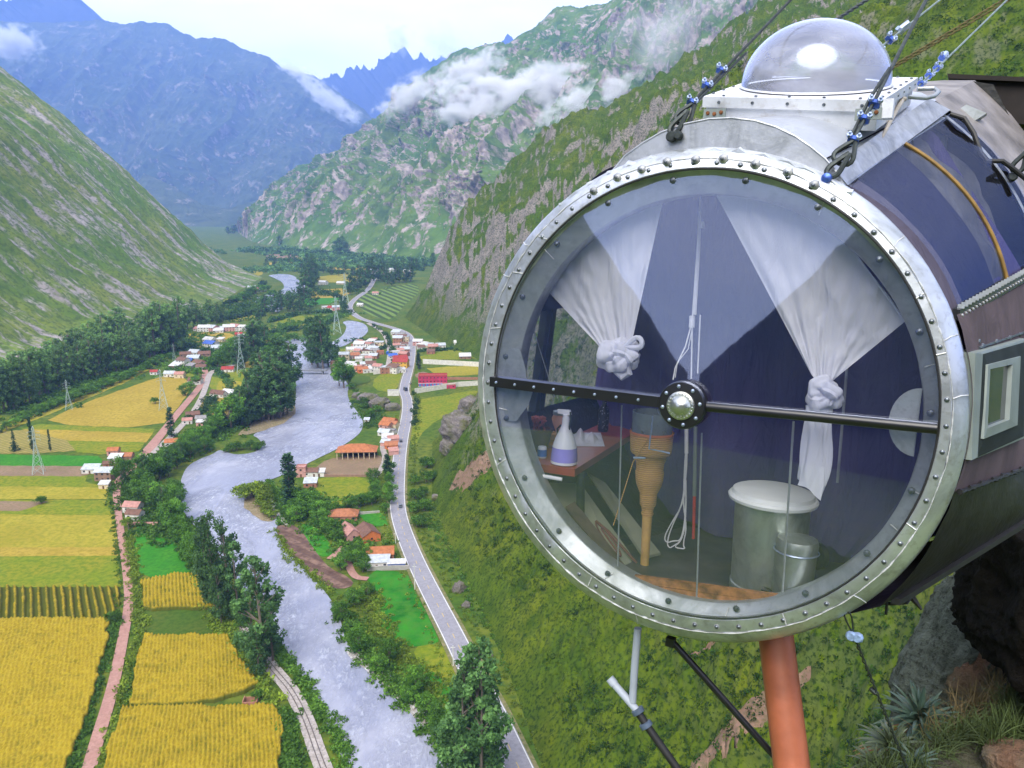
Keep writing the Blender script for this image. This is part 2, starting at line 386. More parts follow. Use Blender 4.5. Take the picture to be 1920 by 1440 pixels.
# blue peaks behind
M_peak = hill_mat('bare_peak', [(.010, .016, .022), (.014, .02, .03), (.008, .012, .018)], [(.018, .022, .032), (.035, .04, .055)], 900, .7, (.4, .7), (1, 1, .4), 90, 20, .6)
ridge = [W(520, 215, 14200), W(585, 170, 14058), W(612, 154, 13916), W(632, 148, 13916), W(650, 138, 13916), W(664, 134, 13916), W(671, 124, 13916), W(677, 138, 13916), W(700, 128, 13916), W(722, 112, 13916), W(750, 97, 13916), W(768, 108, 13916),
         W(790, 112, 13916), W(803, 121, 13916), W(830, 118, 13916), W(880, 108, 13916), W(935, 96, 13916), W(952, 76, 13916), W(968, 84, 13916), W(1100, 120, 13916)]
foot = [G(300, 395), G(500, 394), G(600, 394), G(700, 394), G(800, 394), G(1000, 394)]
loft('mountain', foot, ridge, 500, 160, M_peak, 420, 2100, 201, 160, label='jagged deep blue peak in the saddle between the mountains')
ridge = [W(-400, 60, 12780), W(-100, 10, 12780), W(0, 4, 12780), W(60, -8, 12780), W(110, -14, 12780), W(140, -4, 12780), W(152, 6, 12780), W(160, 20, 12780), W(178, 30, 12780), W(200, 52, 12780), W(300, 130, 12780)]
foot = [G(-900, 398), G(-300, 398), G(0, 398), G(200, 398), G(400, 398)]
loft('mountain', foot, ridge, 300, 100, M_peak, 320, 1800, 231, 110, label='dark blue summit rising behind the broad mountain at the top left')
# the valley behind the viewer, which the capsule's window mirrors
az0 = math.atan2(-.73, -.655)
def wall(name, sgn, lab, seed):
    fo, ri = [], []
    for k_ in range(15):
        a = az0 + sgn * R(.4 + k_ * 6.5); d = 2100 - 90 * k_
        fo.append((math.sin(a) * d, math.cos(a) * d, 0)); el = R(min(.3 + 7.6 * k_, 23 + .2 * k_))
        d2 = d + 500; ri.append((math.sin(a) * d2, math.cos(a) * d2, HC + math.tan(el) * d2))
    if sgn > 0: fo, ri = fo[::-1], ri[::-1]
    loft(name, fo, ri, 120, 60, M_dusk, 90, 500, seed, 20, label=lab)
M_dusk = hill_mat('wooded_mountain', [(.020, .030, .012), (.03, .04, .014), (.012, .02, .008)], [(.04, .04, .04), (.06, .055, .05)], 300, .3, (.2, .4))
wall('mountain', 1, 'green mountain wall on one side of the valley behind the viewer', 301)
wall('mountain', -1, 'green mountain wall on the other side of the valley behind the viewer', 331)
# ================================================================ VALLEY FLOOR
def chaikin(p, k=2, closed=True):
    p = [np.array(q, float) for q in p]
    for _ in range(k):
        q = []; n = len(p)
        if not closed: q.append(p[0])
        for i in range(n if closed else n - 1):
            a, b = p[i], p[(i + 1) % n]; q += [a * .75 + b * .25, a * .25 + b * .75]
        if not closed: q.append(p[-1])
        p = q
    return p
def sheet(name, pts, mat, z, label, smooth=0, group=None, rough=0.0):
    p = chaikin(pts, smooth) if smooth else pts
    if rough:   # ragged natural edge
        q = []
        for i in range(len(p)):
            a, b = np.array(p[i], float), np.array(p[(i + 1) % len(p)], float); k = max(1, int(np.linalg.norm(b - a) / 9))
            q += [a + (b - a) * j / k for j in range(k)]
        rr = random.Random(len(pts) * 7 + int(pts[0][0])); p = [c + np.array([rr.uniform(-rough, rough), rr.uniform(-rough, rough) * .5]) for c in q]
    P = [G(a, b, z) for a, b in p]
    me = bpy.data.meshes.new(name); me.from_pydata([tuple(v) for v in P], [], [tuple(range(len(P)))]); me.update()
    if me.polygons[0].normal.z < 0: me.flip_normals()
    o = link(name, me, mat); return tag(o, label, group=group, kind='structure')
def strip(name, pts, width, mat, z, label, off=0.0, dash=None, zs=None):
    """ribbon of constant width in metres along a pixel polyline"""
    c = chaikin(pts, 3, False); P = np.array([G(a, b, z)[:2] for a, b in c])
    T = np.gradient(P, axis=0); T /= np.linalg.norm(T, axis=1)[:, None] + 1e-9; N_ = np.stack([T[:, 1], -T[:, 0]], 1)
    w = np.broadcast_to(np.asarray(width, float), (len(P),)) if np.ndim(width) == 0 else np.interp(np.linspace(0, 1, len(P)), np.linspace(0, 1, len(width)), width)
    L_ = P + N_ * (off - w[:, None] / 2); R_ = P + N_ * (off + w[:, None] / 2)
    vs = [(*a, z) for a in L_] + [(*a, z) for a in R_]; n = len(P); fs = []
    d = np.r_[0, np.cumsum(np.linalg.norm(np.diff(P, axis=0), axis=1))]
    if dash:    # resample finely so that dashes are real pieces
        s = np.arange(0, d[-1], dash[0] + dash[1]); vs = []; fs = []
        for a in s:
            ks = np.array([a, a + dash[0]]); l = np.stack([np.interp(ks, d, L_[:, i]) for i in (0, 1)], 1); r = np.stack([np.interp(ks, d, R_[:, i]) for i in (0, 1)], 1)
            b = len(vs); vs += [(*l[0], z), (*r[0], z), (*r[1], z), (*l[1], z)]; fs.append((b, b + 1, b + 2, b + 3))
    else: fs = [(i, n + i, n + i + 1, i + 1) for i in range(n - 1)]
    me = bpy.data.meshes.new(name); me.from_pydata(vs, [], fs); me.update()
    if me.polygons[0].normal.z < 0: me.flip_normals()
    o = link(name, me, mat); return tag(o, label, kind='structure')

def soil_mat(name, cols, size, fine, bump=.25, rows=None, rough=.9):
    """three colours in patches of SIZE metres with grain of FINE metres; rows = (spacing m, angle deg, colour, strength)"""
    t = NT(name); p = t.pos('Object'); a = t.noise(p, 1 / size, 5, .6); b = t.noise(p, 1 / fine, 4, .6)
    c = t.mix(t.ramp(a, [(.38, 0.), (.62, 1.)]), cols[0], cols[1]); c = t.mix(t.ramp(b, [(.42, 0.), (.62, .8)]), c, cols[2])
    if rows:
        w = t.node('ShaderNodeTexWave', wave_type='BANDS', bands_direction='X'); t.L(t.pos('Object', (1, 1, 1), (0, 0, R(rows[1]))), w.inputs[0])
        w.inputs['Scale'].default_value = .314 / rows[0]; w.inputs['Distortion'].default_value = 1.2; w.inputs['Detail'].default_value = 2
        c = t.mix(t.math('MULTIPLY', t.ramp(w.outputs[0], [(.35, 0.), (.65, 1.)]), rows[3]), c, rows[2])
    t.set(Base_Color=c, Roughness=rough, Specular_IOR_Level=.12); t.bump(b, .5, bump); return t.mat
M_base = soil_mat('valley_grass', [(.058, .112, .010), (.125, .145, .016), (.032, .070, .008)], 38, 4, .5)
M_lime = soil_mat('lime_meadow', [(.150, .190, .010), (.210, .200, .016), (.085, .135, .008)], 16, 2.5)
M_bright = soil_mat('bright_crop', [(.028, .170, .010), (.055, .200, .014), (.022, .125, .010)], 14, 2.0)
M_emer = soil_mat('emerald_crop', [(.008, .100, .006), (.030, .190, .012), (.05, .16, .015)], 16, 5.0)
M_dkgr = soil_mat('clover_field', [(.055, .105, .010), (.075, .105, .014), (.035, .08, .008)], 14, 2)
M_tan = soil_mat('dry_maize', [(.30, .215, .030), (.36, .265, .042), (.215, .17, .02)], 30, 2.6, .6)
M_tan2 = soil_mat('ripe_field', [(.26, .215, .022), (.31, .26, .030), (.18, .185, .016)], 30, 2.6, .6)
M_brown = soil_mat('bare_soil', [(.20, .13, .09), (.25, .165, .11), (.15, .13, .06)], 12, 1.5)
M_plough = soil_mat('ploughed_soil', [(.17, .105, .08), (.22, .14, .105), (.085, .050, .04)], 7, 3.4, .8, rows=(7, -50, (.07, .04, .032), .55))
M_rows = soil_mat('rowed_crop', [(.30, .22, .07), (.33, .25, .08), (.20, .18, .04)], 14, 1.6, .3, rows=(4.2, 35, (.13, .14, .03), .8))
M_terr = soil_mat('terrace_grass', [(.12, .20, .035), (.16, .23, .045), (.09, .15, .03)], 14, 2, .3, rows=(15, -24, (.035, .06, .015), .95))
M_track = soil_mat('pink_dirt', [(.34, .185, .155), (.39, .225, .19), (.27, .155, .12)], 7, .8, .12)
M_gravel = soil_mat('gravel', [(.33, .29, .27), (.40, .36, .34), (.22, .2, .18)], 5, .9, .15)
M_bank = soil_mat('river_bank_soil', [(.21, .16, .10), (.28, .22, .15), (.12, .12, .04)], 6, 1.2, .3)
M_verge = soil_mat('dry_verge', [(.16, .15, .07), (.22, .19, .10), (.10, .12, .035)], 6, 1.2, .2)
M_asph = soil_mat('asphalt', [(.245, .240, .275), (.275, .270, .305), (.205, .2, .23)], 14, 1.2, .03, rough=.75)
M_line = flat('road_paint', (.62, .62, .60), .6, var=.15, scale=.8)
M_yline = flat('yellow_road_paint', (.50, .36, .08), .6, var=.15, scale=.8)

# ground sheet reaching the horizon
n = 64; P = []
rads = [0, 60, 140, 260, 420, 700, 1200, 2200, 4200, 8000, 16000, 30000]
a = np.linspace(0, 2 * np.pi, n, endpoint=False)
P = np.stack([np.stack([np.cos(a) * r, np.sin(a) * r, np.zeros(n)], 1) for r in rads]); P[0] *= 1e-3
o = grid_mesh('ground', P, M_base, closed=True, flip=False); 
if o.data.polygons[200].normal.z < 0: o.data.flip_normals()
tag(o, 'green grassy floor of the river valley', kind='structure')

t = NT('muddy_water'); p = t.pos('Object', (1, .55, 1), (0, 0, R(20)))
w1 = t.noise(p, .55, 6, .68, .8); w2 = t.noise(p, .10, 5, .6, .6); w3 = t.noise(t.pos('Object'), .028, 4, .6, .8)
c = t.mix(t.ramp(w3, [(.35, 0.), (.65, 1.)]), (.215, .232, .315), (.315, .325, .395)); calm = t.ramp(t.noise(t.pos('Object', (1, .35, 1), (0, 0, R(18))), .035, 5, .6, 1.2), [(.42, .12), (.60, 1.)]); c = t.mix(t.math('MULTIPLY', t.ramp(w1, [(.50, 0.), (.66, .8)]), calm), c, (.50, .53, .62)); c = t.mix(t.ramp(w2, [(.40, .35), (.58, 0.)]), c, (.185, .195, .265))  # pale ripple highlights are painted into the water colour
t.set(Base_Color=c, Roughness=.22, Specular_IOR_Level=.55, IOR=1.33); t.bump(t.math('MULTIPLY', t.math('ADD', w1, t.math('MULTIPLY', w2, 1.5)), t.math('ADD', calm, .25)), .8, .7)
M_water = t.mat
t = NT('shallow_water'); p = t.pos('Object', (1, .5, 1), (0, 0, R(20))); w1 = t.noise(p, .7, 6, .7, .8)
c = t.mix(t.ramp(w1, [(.42, 0.), (.66, 1.)]), (.27, .235, .20), (.62, .62, .65)); t.set(Base_Color=c, Roughness=.35); t.bump(w1, .8, .6); M_rapid = t.mat

river = [(668, 1500), (646, 1430), (618, 1368), (585, 1300), (540, 1220), (480, 1140), (425, 1060), (372, 995), (340, 955), (334, 925), (340, 895), (352, 872), (380, 858), (398, 852), (412, 842), (425, 848), (445, 853), (478, 848), (494, 838), (486, 822), (470, 815), (505, 803), (540, 788), (552, 770), (556, 730), (552, 690), (530, 665), (523, 648), (532, 640), (560, 634), (585, 632), (612, 636), (622, 650),
         (628, 680), (640, 705), (655, 722), (650, 742), (664, 765), (680, 785), (681, 802), (670, 818), (632, 842), (590, 862), (545, 885), (500, 902), (491, 908), (496, 922), (515, 955), (522, 985), (516, 992), (530, 1025), (570, 1068), (612, 1110), (636, 1152), (645, 1190), (655, 1214), (690, 1228), (740, 1270), (790, 1325), (840, 1378), (872, 1420), (905, 1500)]
sheet('river', river, M_water, .30, 'wide muddy lavender grey river winding down the valley', 2)
sheet('river', [(600, 650), (640, 634), (652, 612), (640, 604), (655, 600), (684, 606), (692, 618), (684, 630), (660, 640), (640, 652)], M_water, .34, 'side arm of the river curling behind the grove at the village', 2)
sheet('river', [(466, 562), (500, 552), (533, 544), (532, 530), (512, 520), (500, 516), (530, 513), (552, 516), (562, 528), (578, 533), (577, 548), (560, 555), (530, 563), (532, 580), (515, 586), (500, 580)], M_water, .32, 'far bend of the river below the rocky mountain', 2)
sheet('riverbank', [(468, 816), (505, 804), (540, 790), (556, 772), (552, 758), (520, 760), (480, 790), (440, 815)], M_bank, .38, 'bare muddy bank under the tall grove', 1, rough=2)
sheet('shoal', [(455, 950), (460, 925), (472, 912), (490, 912), (498, 925), (512, 950), (522, 972), (505, 978), (488, 975), (470, 962)], M_bank, .40, 'brown gravel rim of the small islet in the river', 1, rough=2)
sheet('rapids', [(652, 1216), (690, 1230), (740, 1272), (790, 1327), (840, 1380), (872, 1422), (858, 1424), (815, 1385), (775, 1340), (730, 1296), (690, 1258), (650, 1232)], M_rapid, .42, 'brown broken water along the right shore', 1, rough=4)
sheet('rapids', [(500, 912), (508, 930), (525, 960), (545, 985), (532, 985), (518, 965), (505, 940)], M_rapid, .42, 'white rushing water between the islet and the shore', 1, rough=2)
0 and sheet('shoal', [(545, 800), (580, 790), (625, 798), (632, 806), (600, 812), (565, 822), (540, 820)], M_rapid, .41, 'ripple of paler water over a gravel bar', 1, rough=3)

# fields of the left bank ------------------------------------------------
FLD = [
 ('field', [(-200, 1040), (222, 1040), (226, 1100), (-200, 1102)], M_lime, 'yellow green meadow strip left of the pink dirt track, above the striped maize'),
 ('field', [(-200, 962), (216, 966), (222, 1040), (-200, 1041)], M_tan2, 'ripe tan maize strip left of the dirt track'),
 ('field', [(-200, 1026), (221, 1026), (222, 1042), (-200, 1044)], M_tan, 'thin brown strip between the tan maize and the yellow green meadow'),
 ('field', [(-200, 935), (212, 938), (216, 966), (-200, 962)], M_lime, 'grass strip with a lone round bush'),
 ('field', [(-200, 938), (90, 940), (40, 958), (-200, 956)], M_brown, 'small bare tan patch at the left edge'),
 ('field', [(-200, 908), (205, 912), (200, 936), (-200, 936)], M_tan2, 'narrow tan strip below the lime meadow'),
 ('field', [(-200, 889), (165, 892), (160, 902), (200, 914), (-200, 910)], M_lime, 'lime meadow with a yellow streak beside the farm houses'),
 ('field', [(-200, 871), (190, 872), (178, 886), (150, 893), (-200, 891)], M_brown, 'bare brown strip below the vivid green strip'),
 ('field', [(-200, 849), (185, 855), (193, 862), (188, 874), (-200, 872)], M_bright, 'vivid green strip left of the farm houses'),
 ('field', [(-200, 828), (30, 805), (125, 806), (140, 830), (150, 850), (-200, 851)], M_rows, 'tan field of slanting rows with three dark conifers'),
 ('field', [(126, 826), (272, 828), (262, 846), (190, 852), (145, 848)], M_lime, 'green yellow strip above the farm houses'),
 ('field', [(40, 804), (286, 812), (274, 829), (126, 826)], M_tan, 'long tan strip below the broad maize field'),
 ('field', [(70, 795), (290, 804), (286, 813), (40, 804)], M_lime, 'thin lime strip below the broad maize field'),
 ('field', [(74, 795), (135, 765), (200, 740), (255, 722), (300, 706), (330, 702), (352, 712), (357, 728), (338, 760), (298, 804)], M_tan, 'broad tan maize field with a steel pylon beside the dirt track'),
 ('field', [(-100, 812), (0, 796), (60, 780), (150, 745), (240, 706), (292, 672), (305, 676), (262, 706), (170, 745), (70, 786), (0, 812), (-100, 830)], M_tan2, 'long narrow tan field between two hedges at the foot of the wood'),
 ('field', [(247, 985), (297, 988), (322, 1010), (350, 1040), (370, 1076), (266, 1088), (252, 1040)], M_bright, 'bright green field right of the dirt track'),
 ('field', [(262, 1146), (414, 1144), (432, 1194), (300, 1195), (258, 1198)], M_dkgr, 'dull green field between two maize plots'),
 ('field', [(398, 705), (436, 716), (440, 735), (408, 740), (392, 725)], M_lime, 'small green field below the lattice pylon by the river road'),
 ('field', [(410, 715), (445, 712), (470, 725), (440, 742), (402, 742)], M_tan2, 'small tan plot under the lattice pylon'),
 ('field', [(385, 748), (430, 744), (448, 760), (430, 786), (400, 780), (372, 765)], M_tan, 'tan plot in front of the tall grove'),
 ('field', [(405, 700), (460, 692), (500, 700), (498, 718), (440, 714)], M_lime, 'green plot with a small tan corner near the grove'),
 ('field', [(462, 668), (486, 664), (496, 676), (494, 690), (458, 690)], M_tan, 'small tan plot between the groves'),
 ('field', [(332, 628), (400, 622), (440, 626), (436, 636), (370, 642), (338, 640)], M_tan, 'tan plot in front of the white houses'),
 ('field', [(345, 645), (400, 643), (416, 650), (380, 655)], M_tan2, 'thin tan plot below the white houses'),
 ('field', [(430, 592), (470, 584), (488, 588), (470, 600), (432, 602)], M_tan2, 'tan plot above the far hamlet'),
 ('field', [(500, 612), (560, 602), (600, 598), (622, 602), (590, 612), (530, 622), (506, 626)], M_tan2, 'ochre strip inside the river loop'),
 ('field', [(505, 604), (560, 592), (620, 590), (590, 602), (540, 608)], M_lime, 'lime strip inside the river loop'),
 ('field', [(500, 492), (575, 492), (582, 500), (560, 507), (502, 504)], M_tan, 'far tan field under the rocky mountain'),
 ('field', [(498, 474), (560, 476), (560, 484), (500, 484)], M_brown, 'farthest pale plot at the valley bend'),
 ('field', [(580, 545), (640, 540), (660, 548), (640, 558), (585, 562)], M_tan, 'ochre plot right of the far river bend'),
 ('field', [(590, 520), (650, 512), (690, 516), (665, 528), (600, 530)], M_tan2, 'pale plot between the far groves'),
 ('field', [(568, 560), (640, 558), (620, 570), (575, 572)], M_bright, 'green strip below the ochre plot'),
 ('field', [(660, 560), (700, 545), (745, 536), (778, 530), (790, 545), (760, 570), (735, 600), (705, 596), (676, 580)], M_terr, 'terraced green field beside the bend of the main road'),
 ('field', [(700, 705), (748, 697), (756, 700), (752, 722), (735, 736), (700, 730)], M_lime, 'bright meadow beside the white billboard'),
 ('field', [(625, 655), (680, 650), (700, 660), (690, 668), (632, 668)], M_lime, 'grassy plot in the middle of the village'),
 ('field', [(786, 668), (850, 655), (905, 658), (905, 672), (790, 676)], M_lime, 'meadow behind the long white wall'),
 ('field', [(800, 690), (905, 684), (905, 702), (822, 706)], M_tan2, 'ochre meadow beside the magenta building'),
 ('field', [(776, 750), (830, 742), (905, 728), (905, 760), (850, 770), (800, 800), (775, 840), (768, 820)], M_lime, 'smooth green verge right of the main road'),
 ('field', [(583, 900), (620, 894), (690, 894), (700, 915), (668, 935), (640, 950), (600, 940), (590, 925)], M_lime, 'grassy garden plot below the ploughed yard'),
 ('field', [(600, 868), (632, 856), (712, 850), (722, 868), (708, 888), (610, 892), (585, 884)], M_brown, 'dusty brown yard in front of the open pavilion'),
 ('field', [(560, 982), (588, 984), (612, 1010), (628, 1040), (600, 1046), (575, 1020)], M_bright, 'narrow green bed behind the ploughed strip'),
 ('field', [(514, 988), (530, 984), (556, 985), (575, 1010), (598, 1042), (618, 1066), (655, 1082), (664, 1096), (640, 1106), (612, 1098), (580, 1072), (545, 1040), (522, 1012)], M_plough, 'brown ploughed strip on the river shore'),
 ('field', [(670, 965), (720, 960), (728, 985), (700, 988)], M_bright, 'green lawn between the tiled houses'),
 ('field', [(688, 1068), (764, 1072), (775, 1105), (800, 1150), (822, 1195), (822, 1204), (800, 1212), (765, 1212), (735, 1195), (705, 1165), (696, 1120)], M_emer, 'emerald field between the river and the main road'),
 ('field', [(770, 1214), (822, 1205), (840, 1222), (866, 1262), (862, 1286), (838, 1284), (822, 1262), (790, 1252)], M_lime, 'yellow green patch below the emerald field'),
 ('field', [(800, 1254), (822, 1264), (836, 1286), (862, 1290), (860, 1322), (835, 1322), (815, 1300)], M_emer, 'last emerald patch beside the dark tall tree'),
]
for i, (nm, pts, m, lab) in enumerate(FLD): sheet(nm, pts, m, .10 + .012 * (i % 12), lab, 0 if len(pts) < 6 else 1, rough=1.2)

for i, (pts, m, lab) in enumerate([
 ([(430, 512), (480, 505), (498, 512), (470, 522), (436, 522)], M_tan2, 'pale plot on the toe of the left spur'), ([(505, 485), (600, 488), (640, 492), (560, 494)], M_bright, 'thin far green plot under the rocky mountain'),
 ([(600, 500), (700, 498), (760, 500), (690, 506), (610, 506)], M_tan, 'thin far tan plot under the rocky mountain'), ([(420, 560), (445, 552), (462, 560), (440, 572), (415, 575)], M_lime, 'lime plot left of the far river bend'),
 ([(380, 590), (420, 582), (432, 590), (400, 600)], M_lime, 'lime plot above the white houses'), ([(505, 640), (520, 630), (535, 628), (520, 640)], M_lime, 'small lime plot at the top of the river bend'),
 ([(640, 575), (655, 585), (690, 600), (670, 604), (640, 592)], M_lime, 'lime plot between side arm and road'), ([(560, 572), (600, 574), (610, 590), (570, 590), (550, 582)], M_dkgr, 'dull green plot inside the river loop'),
 ([(590, 535), (640, 530), (690, 530), (680, 538), (600, 542)], M_dkgr, 'dull green plot between the far groves'), ([(340, 700), (352, 690), (372, 700), (362, 714)], M_lime, 'small green plot by the cluster at the end of the track'),
 ([(472, 640), (500, 632), (512, 640), (490, 655), (470, 655)], M_tan, 'small tan plot above the grove'), ([(640, 708), (690, 702), (698, 716), (660, 724)], M_dkgr, 'dull green plot by the bridge head'), ([(778, 700), (800, 696), (805, 706), (780, 710)], M_brown, 'brown yard beside the magenta building')]):
    sheet('field', pts, m, .26 + .012 * i, lab, 1, rough=1.0)

# tall maize, built as standing crop ---------------------------------------
def inside(px_, py_, poly):
    c = np.zeros(px_.shape, bool); n = len(poly)
    for i in range(n):
        x1, y1 = poly[i][:2]; x2, y2 = poly[(i + 1) % n][:2]
        c ^= ((y1 > py_) != (y2 > py_)) & (px_ < (x2 - x1) * (py_ - y1) / (y2 - y1 + 1e-12) + x1)
    return c
def maize_mat(name, a, b, c, green):
    t = NT(name); p = t.pos('Object', (1, .45, 1)); n1 = t.noise(t.pos('Object'), .045, 4, .6); n2 = t.noise(p, 1.5, 5, .7)
    k = t.mix(t.ramp(n1, [(.35, 0.), (.65, 1.)]), a, b); k = t.mix(t.ramp(n2, [(.40, 0.), (.60, .9)]), k, c)
    g = t.node('ShaderNodeNewGeometry'); s = t.node('ShaderNodeSeparateXYZ'); t.L(g.outputs['Position'], s.inputs[0])
    k = t.mix(t.ramp(t.math('MULTIPLY', s.outputs[2], .4), [(.42, 1.), (.78, 0.)]), k, green)     # leaves low on the stalk are greener than the dry tassels
    t.set(Base_Color=k, Roughness=.85, Specular_IOR_Level=.15); return t.mat
M_maize = maize_mat('maize_tassels', (.215, .150, .007), (.270, .190, .010), (.34, .26, .018), (.070, .080, .006))
def maize(pts, label, row=1.5, ang=0.0, h=2.2, step=.42, gap=1.1, seed=1, mat=None, thin=0.0):
    poly = np.array([G(a, b) for a, b in pts])[:, :2]; lo, hi = poly.min(0) - 1, poly.max(0) + 1
    xs = np.arange(lo[0], hi[0], step); ys = np.arange(lo[1], hi[1], step * 1.25); X, Y = np.meshgrid(xs, ys)
    wx = X + .8 * vnoise(X / 5, Y / 5, seed=seed); wy = Y + .8 * vnoise(X / 4, Y / 4, seed=seed + 1)
    ins = inside(wx, wy, poly)
    ca, sa = math.cos(R(ang)), math.sin(R(ang)); q = (X * ca + Y * sa) / row + (.05 if thin else .16) * vnoise(X / 9, Y / 9, seed=seed + 2)
    rowh = .5 + .5 * np.cos(q * 2 * np.pi)
    rs = np.random.RandomState(seed); jit = rs.rand(*X.shape)
    Z = h - gap * (1 - rowh) + .55 * (jit - .5) + .35 * vnoise(X / 3, Y / 3, seed=seed + 3)
    if thin: Z = np.where(rowh < thin, .2, Z)
    Z = np.where(ins, Z, .1); X = X + (rs.rand(*X.shape) - .5) * step * .5; Y = Y + (rs.rand(*X.shape) - .5) * step * .5
    f = grid_faces(*X.shape); fi = ins.ravel(); keep = fi[f].any(1); f = f[keep]
    used = np.unique(f); mp_ = np.full(X.size, -1); mp_[used] = np.arange(len(used))
    V_ = np.stack([X, Y, Z], -1).reshape(-1, 3)[used]
    o = link('maize_field', mesh_np('maize_field', V_, mp_[f]), mat or M_maize); return tag(o, label, kind='stuff')
maize([(-200, 1166), (206, 1165), (200, 1205), (188, 1262), (168, 1330), (140, 1400), (118, 1470), (-260, 1470)], 'large mustard yellow maize crop filling the lower left corner', 1.4, 26, 2.3, .40, .45, 3)
maize([(-200, 1104), (226, 1102), (222, 1135), (206, 1166), (-200, 1168)], 'maize in widely spaced rows with green between them', 2.9, 31, 1.7, .40, 1.4, 4, thin=.42)
maize([(266, 1092), (330, 1080), (370, 1078), (386, 1105), (405, 1143), (268, 1145)], 'small maize plot below the bright green field', 1.5, 24, 2.2, .42, .9, 5)
maize([(272, 1196), (430, 1195), (440, 1222), (462, 1250), (484, 1288), (440, 1305), (380, 1322), (244, 1326), (250, 1262)], 'square maize plot beside the small ruined hut', 1.3, 21, 2.3, .40, .6, 6)
maize([(232, 1332), (518, 1330), (528, 1365), (526, 1470), (190, 1470), (205, 1410)], 'maize plot with clear rows at the bottom of the valley', 1.3, 19, 2.4, .38, .75, 7)

# roads, tracks, rails ------------------------------------------------------
ROAD = [(1010, 1520), (957, 1405), (925, 1335), (890, 1272), (850, 1190), (812, 1118), (778, 1050), (752, 985), (744, 945), (746, 890), (752, 830), (764, 778), (764, 748), (757, 735), (760, 715), (768, 690), (773, 655), (770, 632), (758, 622), (735, 614), (700, 605), (672, 596), (656, 582), (655, 572), (668, 558), (690, 545), (704, 520), (706, 505)]
strip('verge', ROAD, 11.6, M_verge, .42, 'gravel shoulder of the main valley road')
strip('road', ROAD, 8.8, M_asph, .50, 'grey asphalt road running the length of the valley')
strip('road_line', ROAD, .30, M_line, .56, 'white edge line on the valley side of the asphalt', -4.0)
strip('road_line', ROAD, .30, M_line, .56, 'white edge line on the hill side of the asphalt', 4.0)
strip('road_line', ROAD, .22, M_yline, .56, 'broken yellow centre line of the asphalt road', 0, dash=(3.5, 5))
strip('road', [(724, 700), (732, 668), (728, 640), (716, 620), (690, 606)], 5.5, M_gravel, .40, 'old gravel road through the middle of the village')
TRACK = [(150, 1500), (178, 1400), (212, 1290), (232, 1190), (243, 1130), (238, 1070), (228, 1010), (220, 950), (217, 905), (238, 885), (262, 862), (298, 820), (330, 778), (365, 738), (385, 710), (384, 690)]
strip('track', TRACK, [4.2, 4.2, 3.8, 3.6, 3.4, 4.5, 8, 6.0, 6.0, 5.5], M_track, .44, 'pink dirt track between the maize fields')
strip('road', [(298, 985), (284, 960), (258, 930), (246, 908), (258, 880), (295, 842), (340, 800), (372, 760), (388, 720), (392, 700), (410, 690), (440, 684)], [2.5, 3.5, 4, 5, 5, 5, 6, 6], M_gravel, .46, 'pale concrete side road curving past the farm houses')
RAIL = [(640, 1520), (600, 1425), (575, 1350), (548, 1295), (515, 1258), (480, 1215), (440, 1150), (410, 1100), (380, 1050)]
strip('railway', RAIL, 5.2, M_gravel, .40, 'grey ballast bed of the railway line along the river')
M_rail = flat('rusty_rail', (.11, .085, .075), .5, .6, .2, 2)
strip('rail', RAIL, .22, M_rail, .62, 'steel rail on the river side of the ballast', -.75); strip('rail', RAIL, .22, M_rail, .62, 'steel rail on the field side of the ballast', .75)
strip('path', [(618, 1048), (640, 1030), (655, 1015), (648, 1042), (662, 1082), (690, 1085)], 3.5, M_track, .45, 'dirt lane from the ploughed strip to the tiled houses')
strip('path', [(700, 895), (716, 880), (724, 858), (716, 838), (722, 825)], 4, M_gravel, .45, 'gravel lane beside the dusty yard')

# ================================================================ TREES, BUSHES
def leaf_mat(name, a, b, rnd=.7):
    t = NT(name); n = t.noise(t.pos('Object'), .55, 3, .6); oi = t.node('ShaderNodeObjectInfo')
    at = t.node('ShaderNodeAttribute', attribute_name='tone')
    c = t.mix(t.ramp(n, [(.36, 0.), (.64, 1.)]), a, b); c = t.mix(at.outputs['Fac'], c, tuple(k * 1.9 for k in b))
    c = t.mix(t.math('MULTIPLY', oi.outputs['Random'], rnd), c, (a[0] * .85, a[1] * .70, a[2] * .8))
    t.set(Base_Color=c, Roughness=.7, Specular_IOR_Level=.25)
    tr = t.node('ShaderNodeBsdfTranslucent'); t.L(c, tr.inputs[0]); m = t.node('ShaderNodeMixShader'); m.inputs[0].default_value = .38
    t.L(t.b.outputs[0], m.inputs[1]); t.L(tr.outputs[0], m.inputs[2]); t.L(m.outputs[0], t.out.inputs[0]); return t.mat
M_euc = leaf_mat('eucalyptus_leaves', (.062, .155, .046), (.125, .245, .070))
M_broad = leaf_mat('broad_leaves', (.060, .175, .018), (.140, .290, .032))
M_con = leaf_mat('conifer_needles', (.026, .080, .030), (.052, .120, .042))
M_bush = leaf_mat('bush_leaves', (.052, .145, .014), (.115, .230, .026))
M_lbush = leaf_mat('light_bush_leaves', (.125, .225, .018), (.215, .290, .028))
M_bark = flat('pale_bark', (.17, .14, .11), .9, var=.35, scale=2)
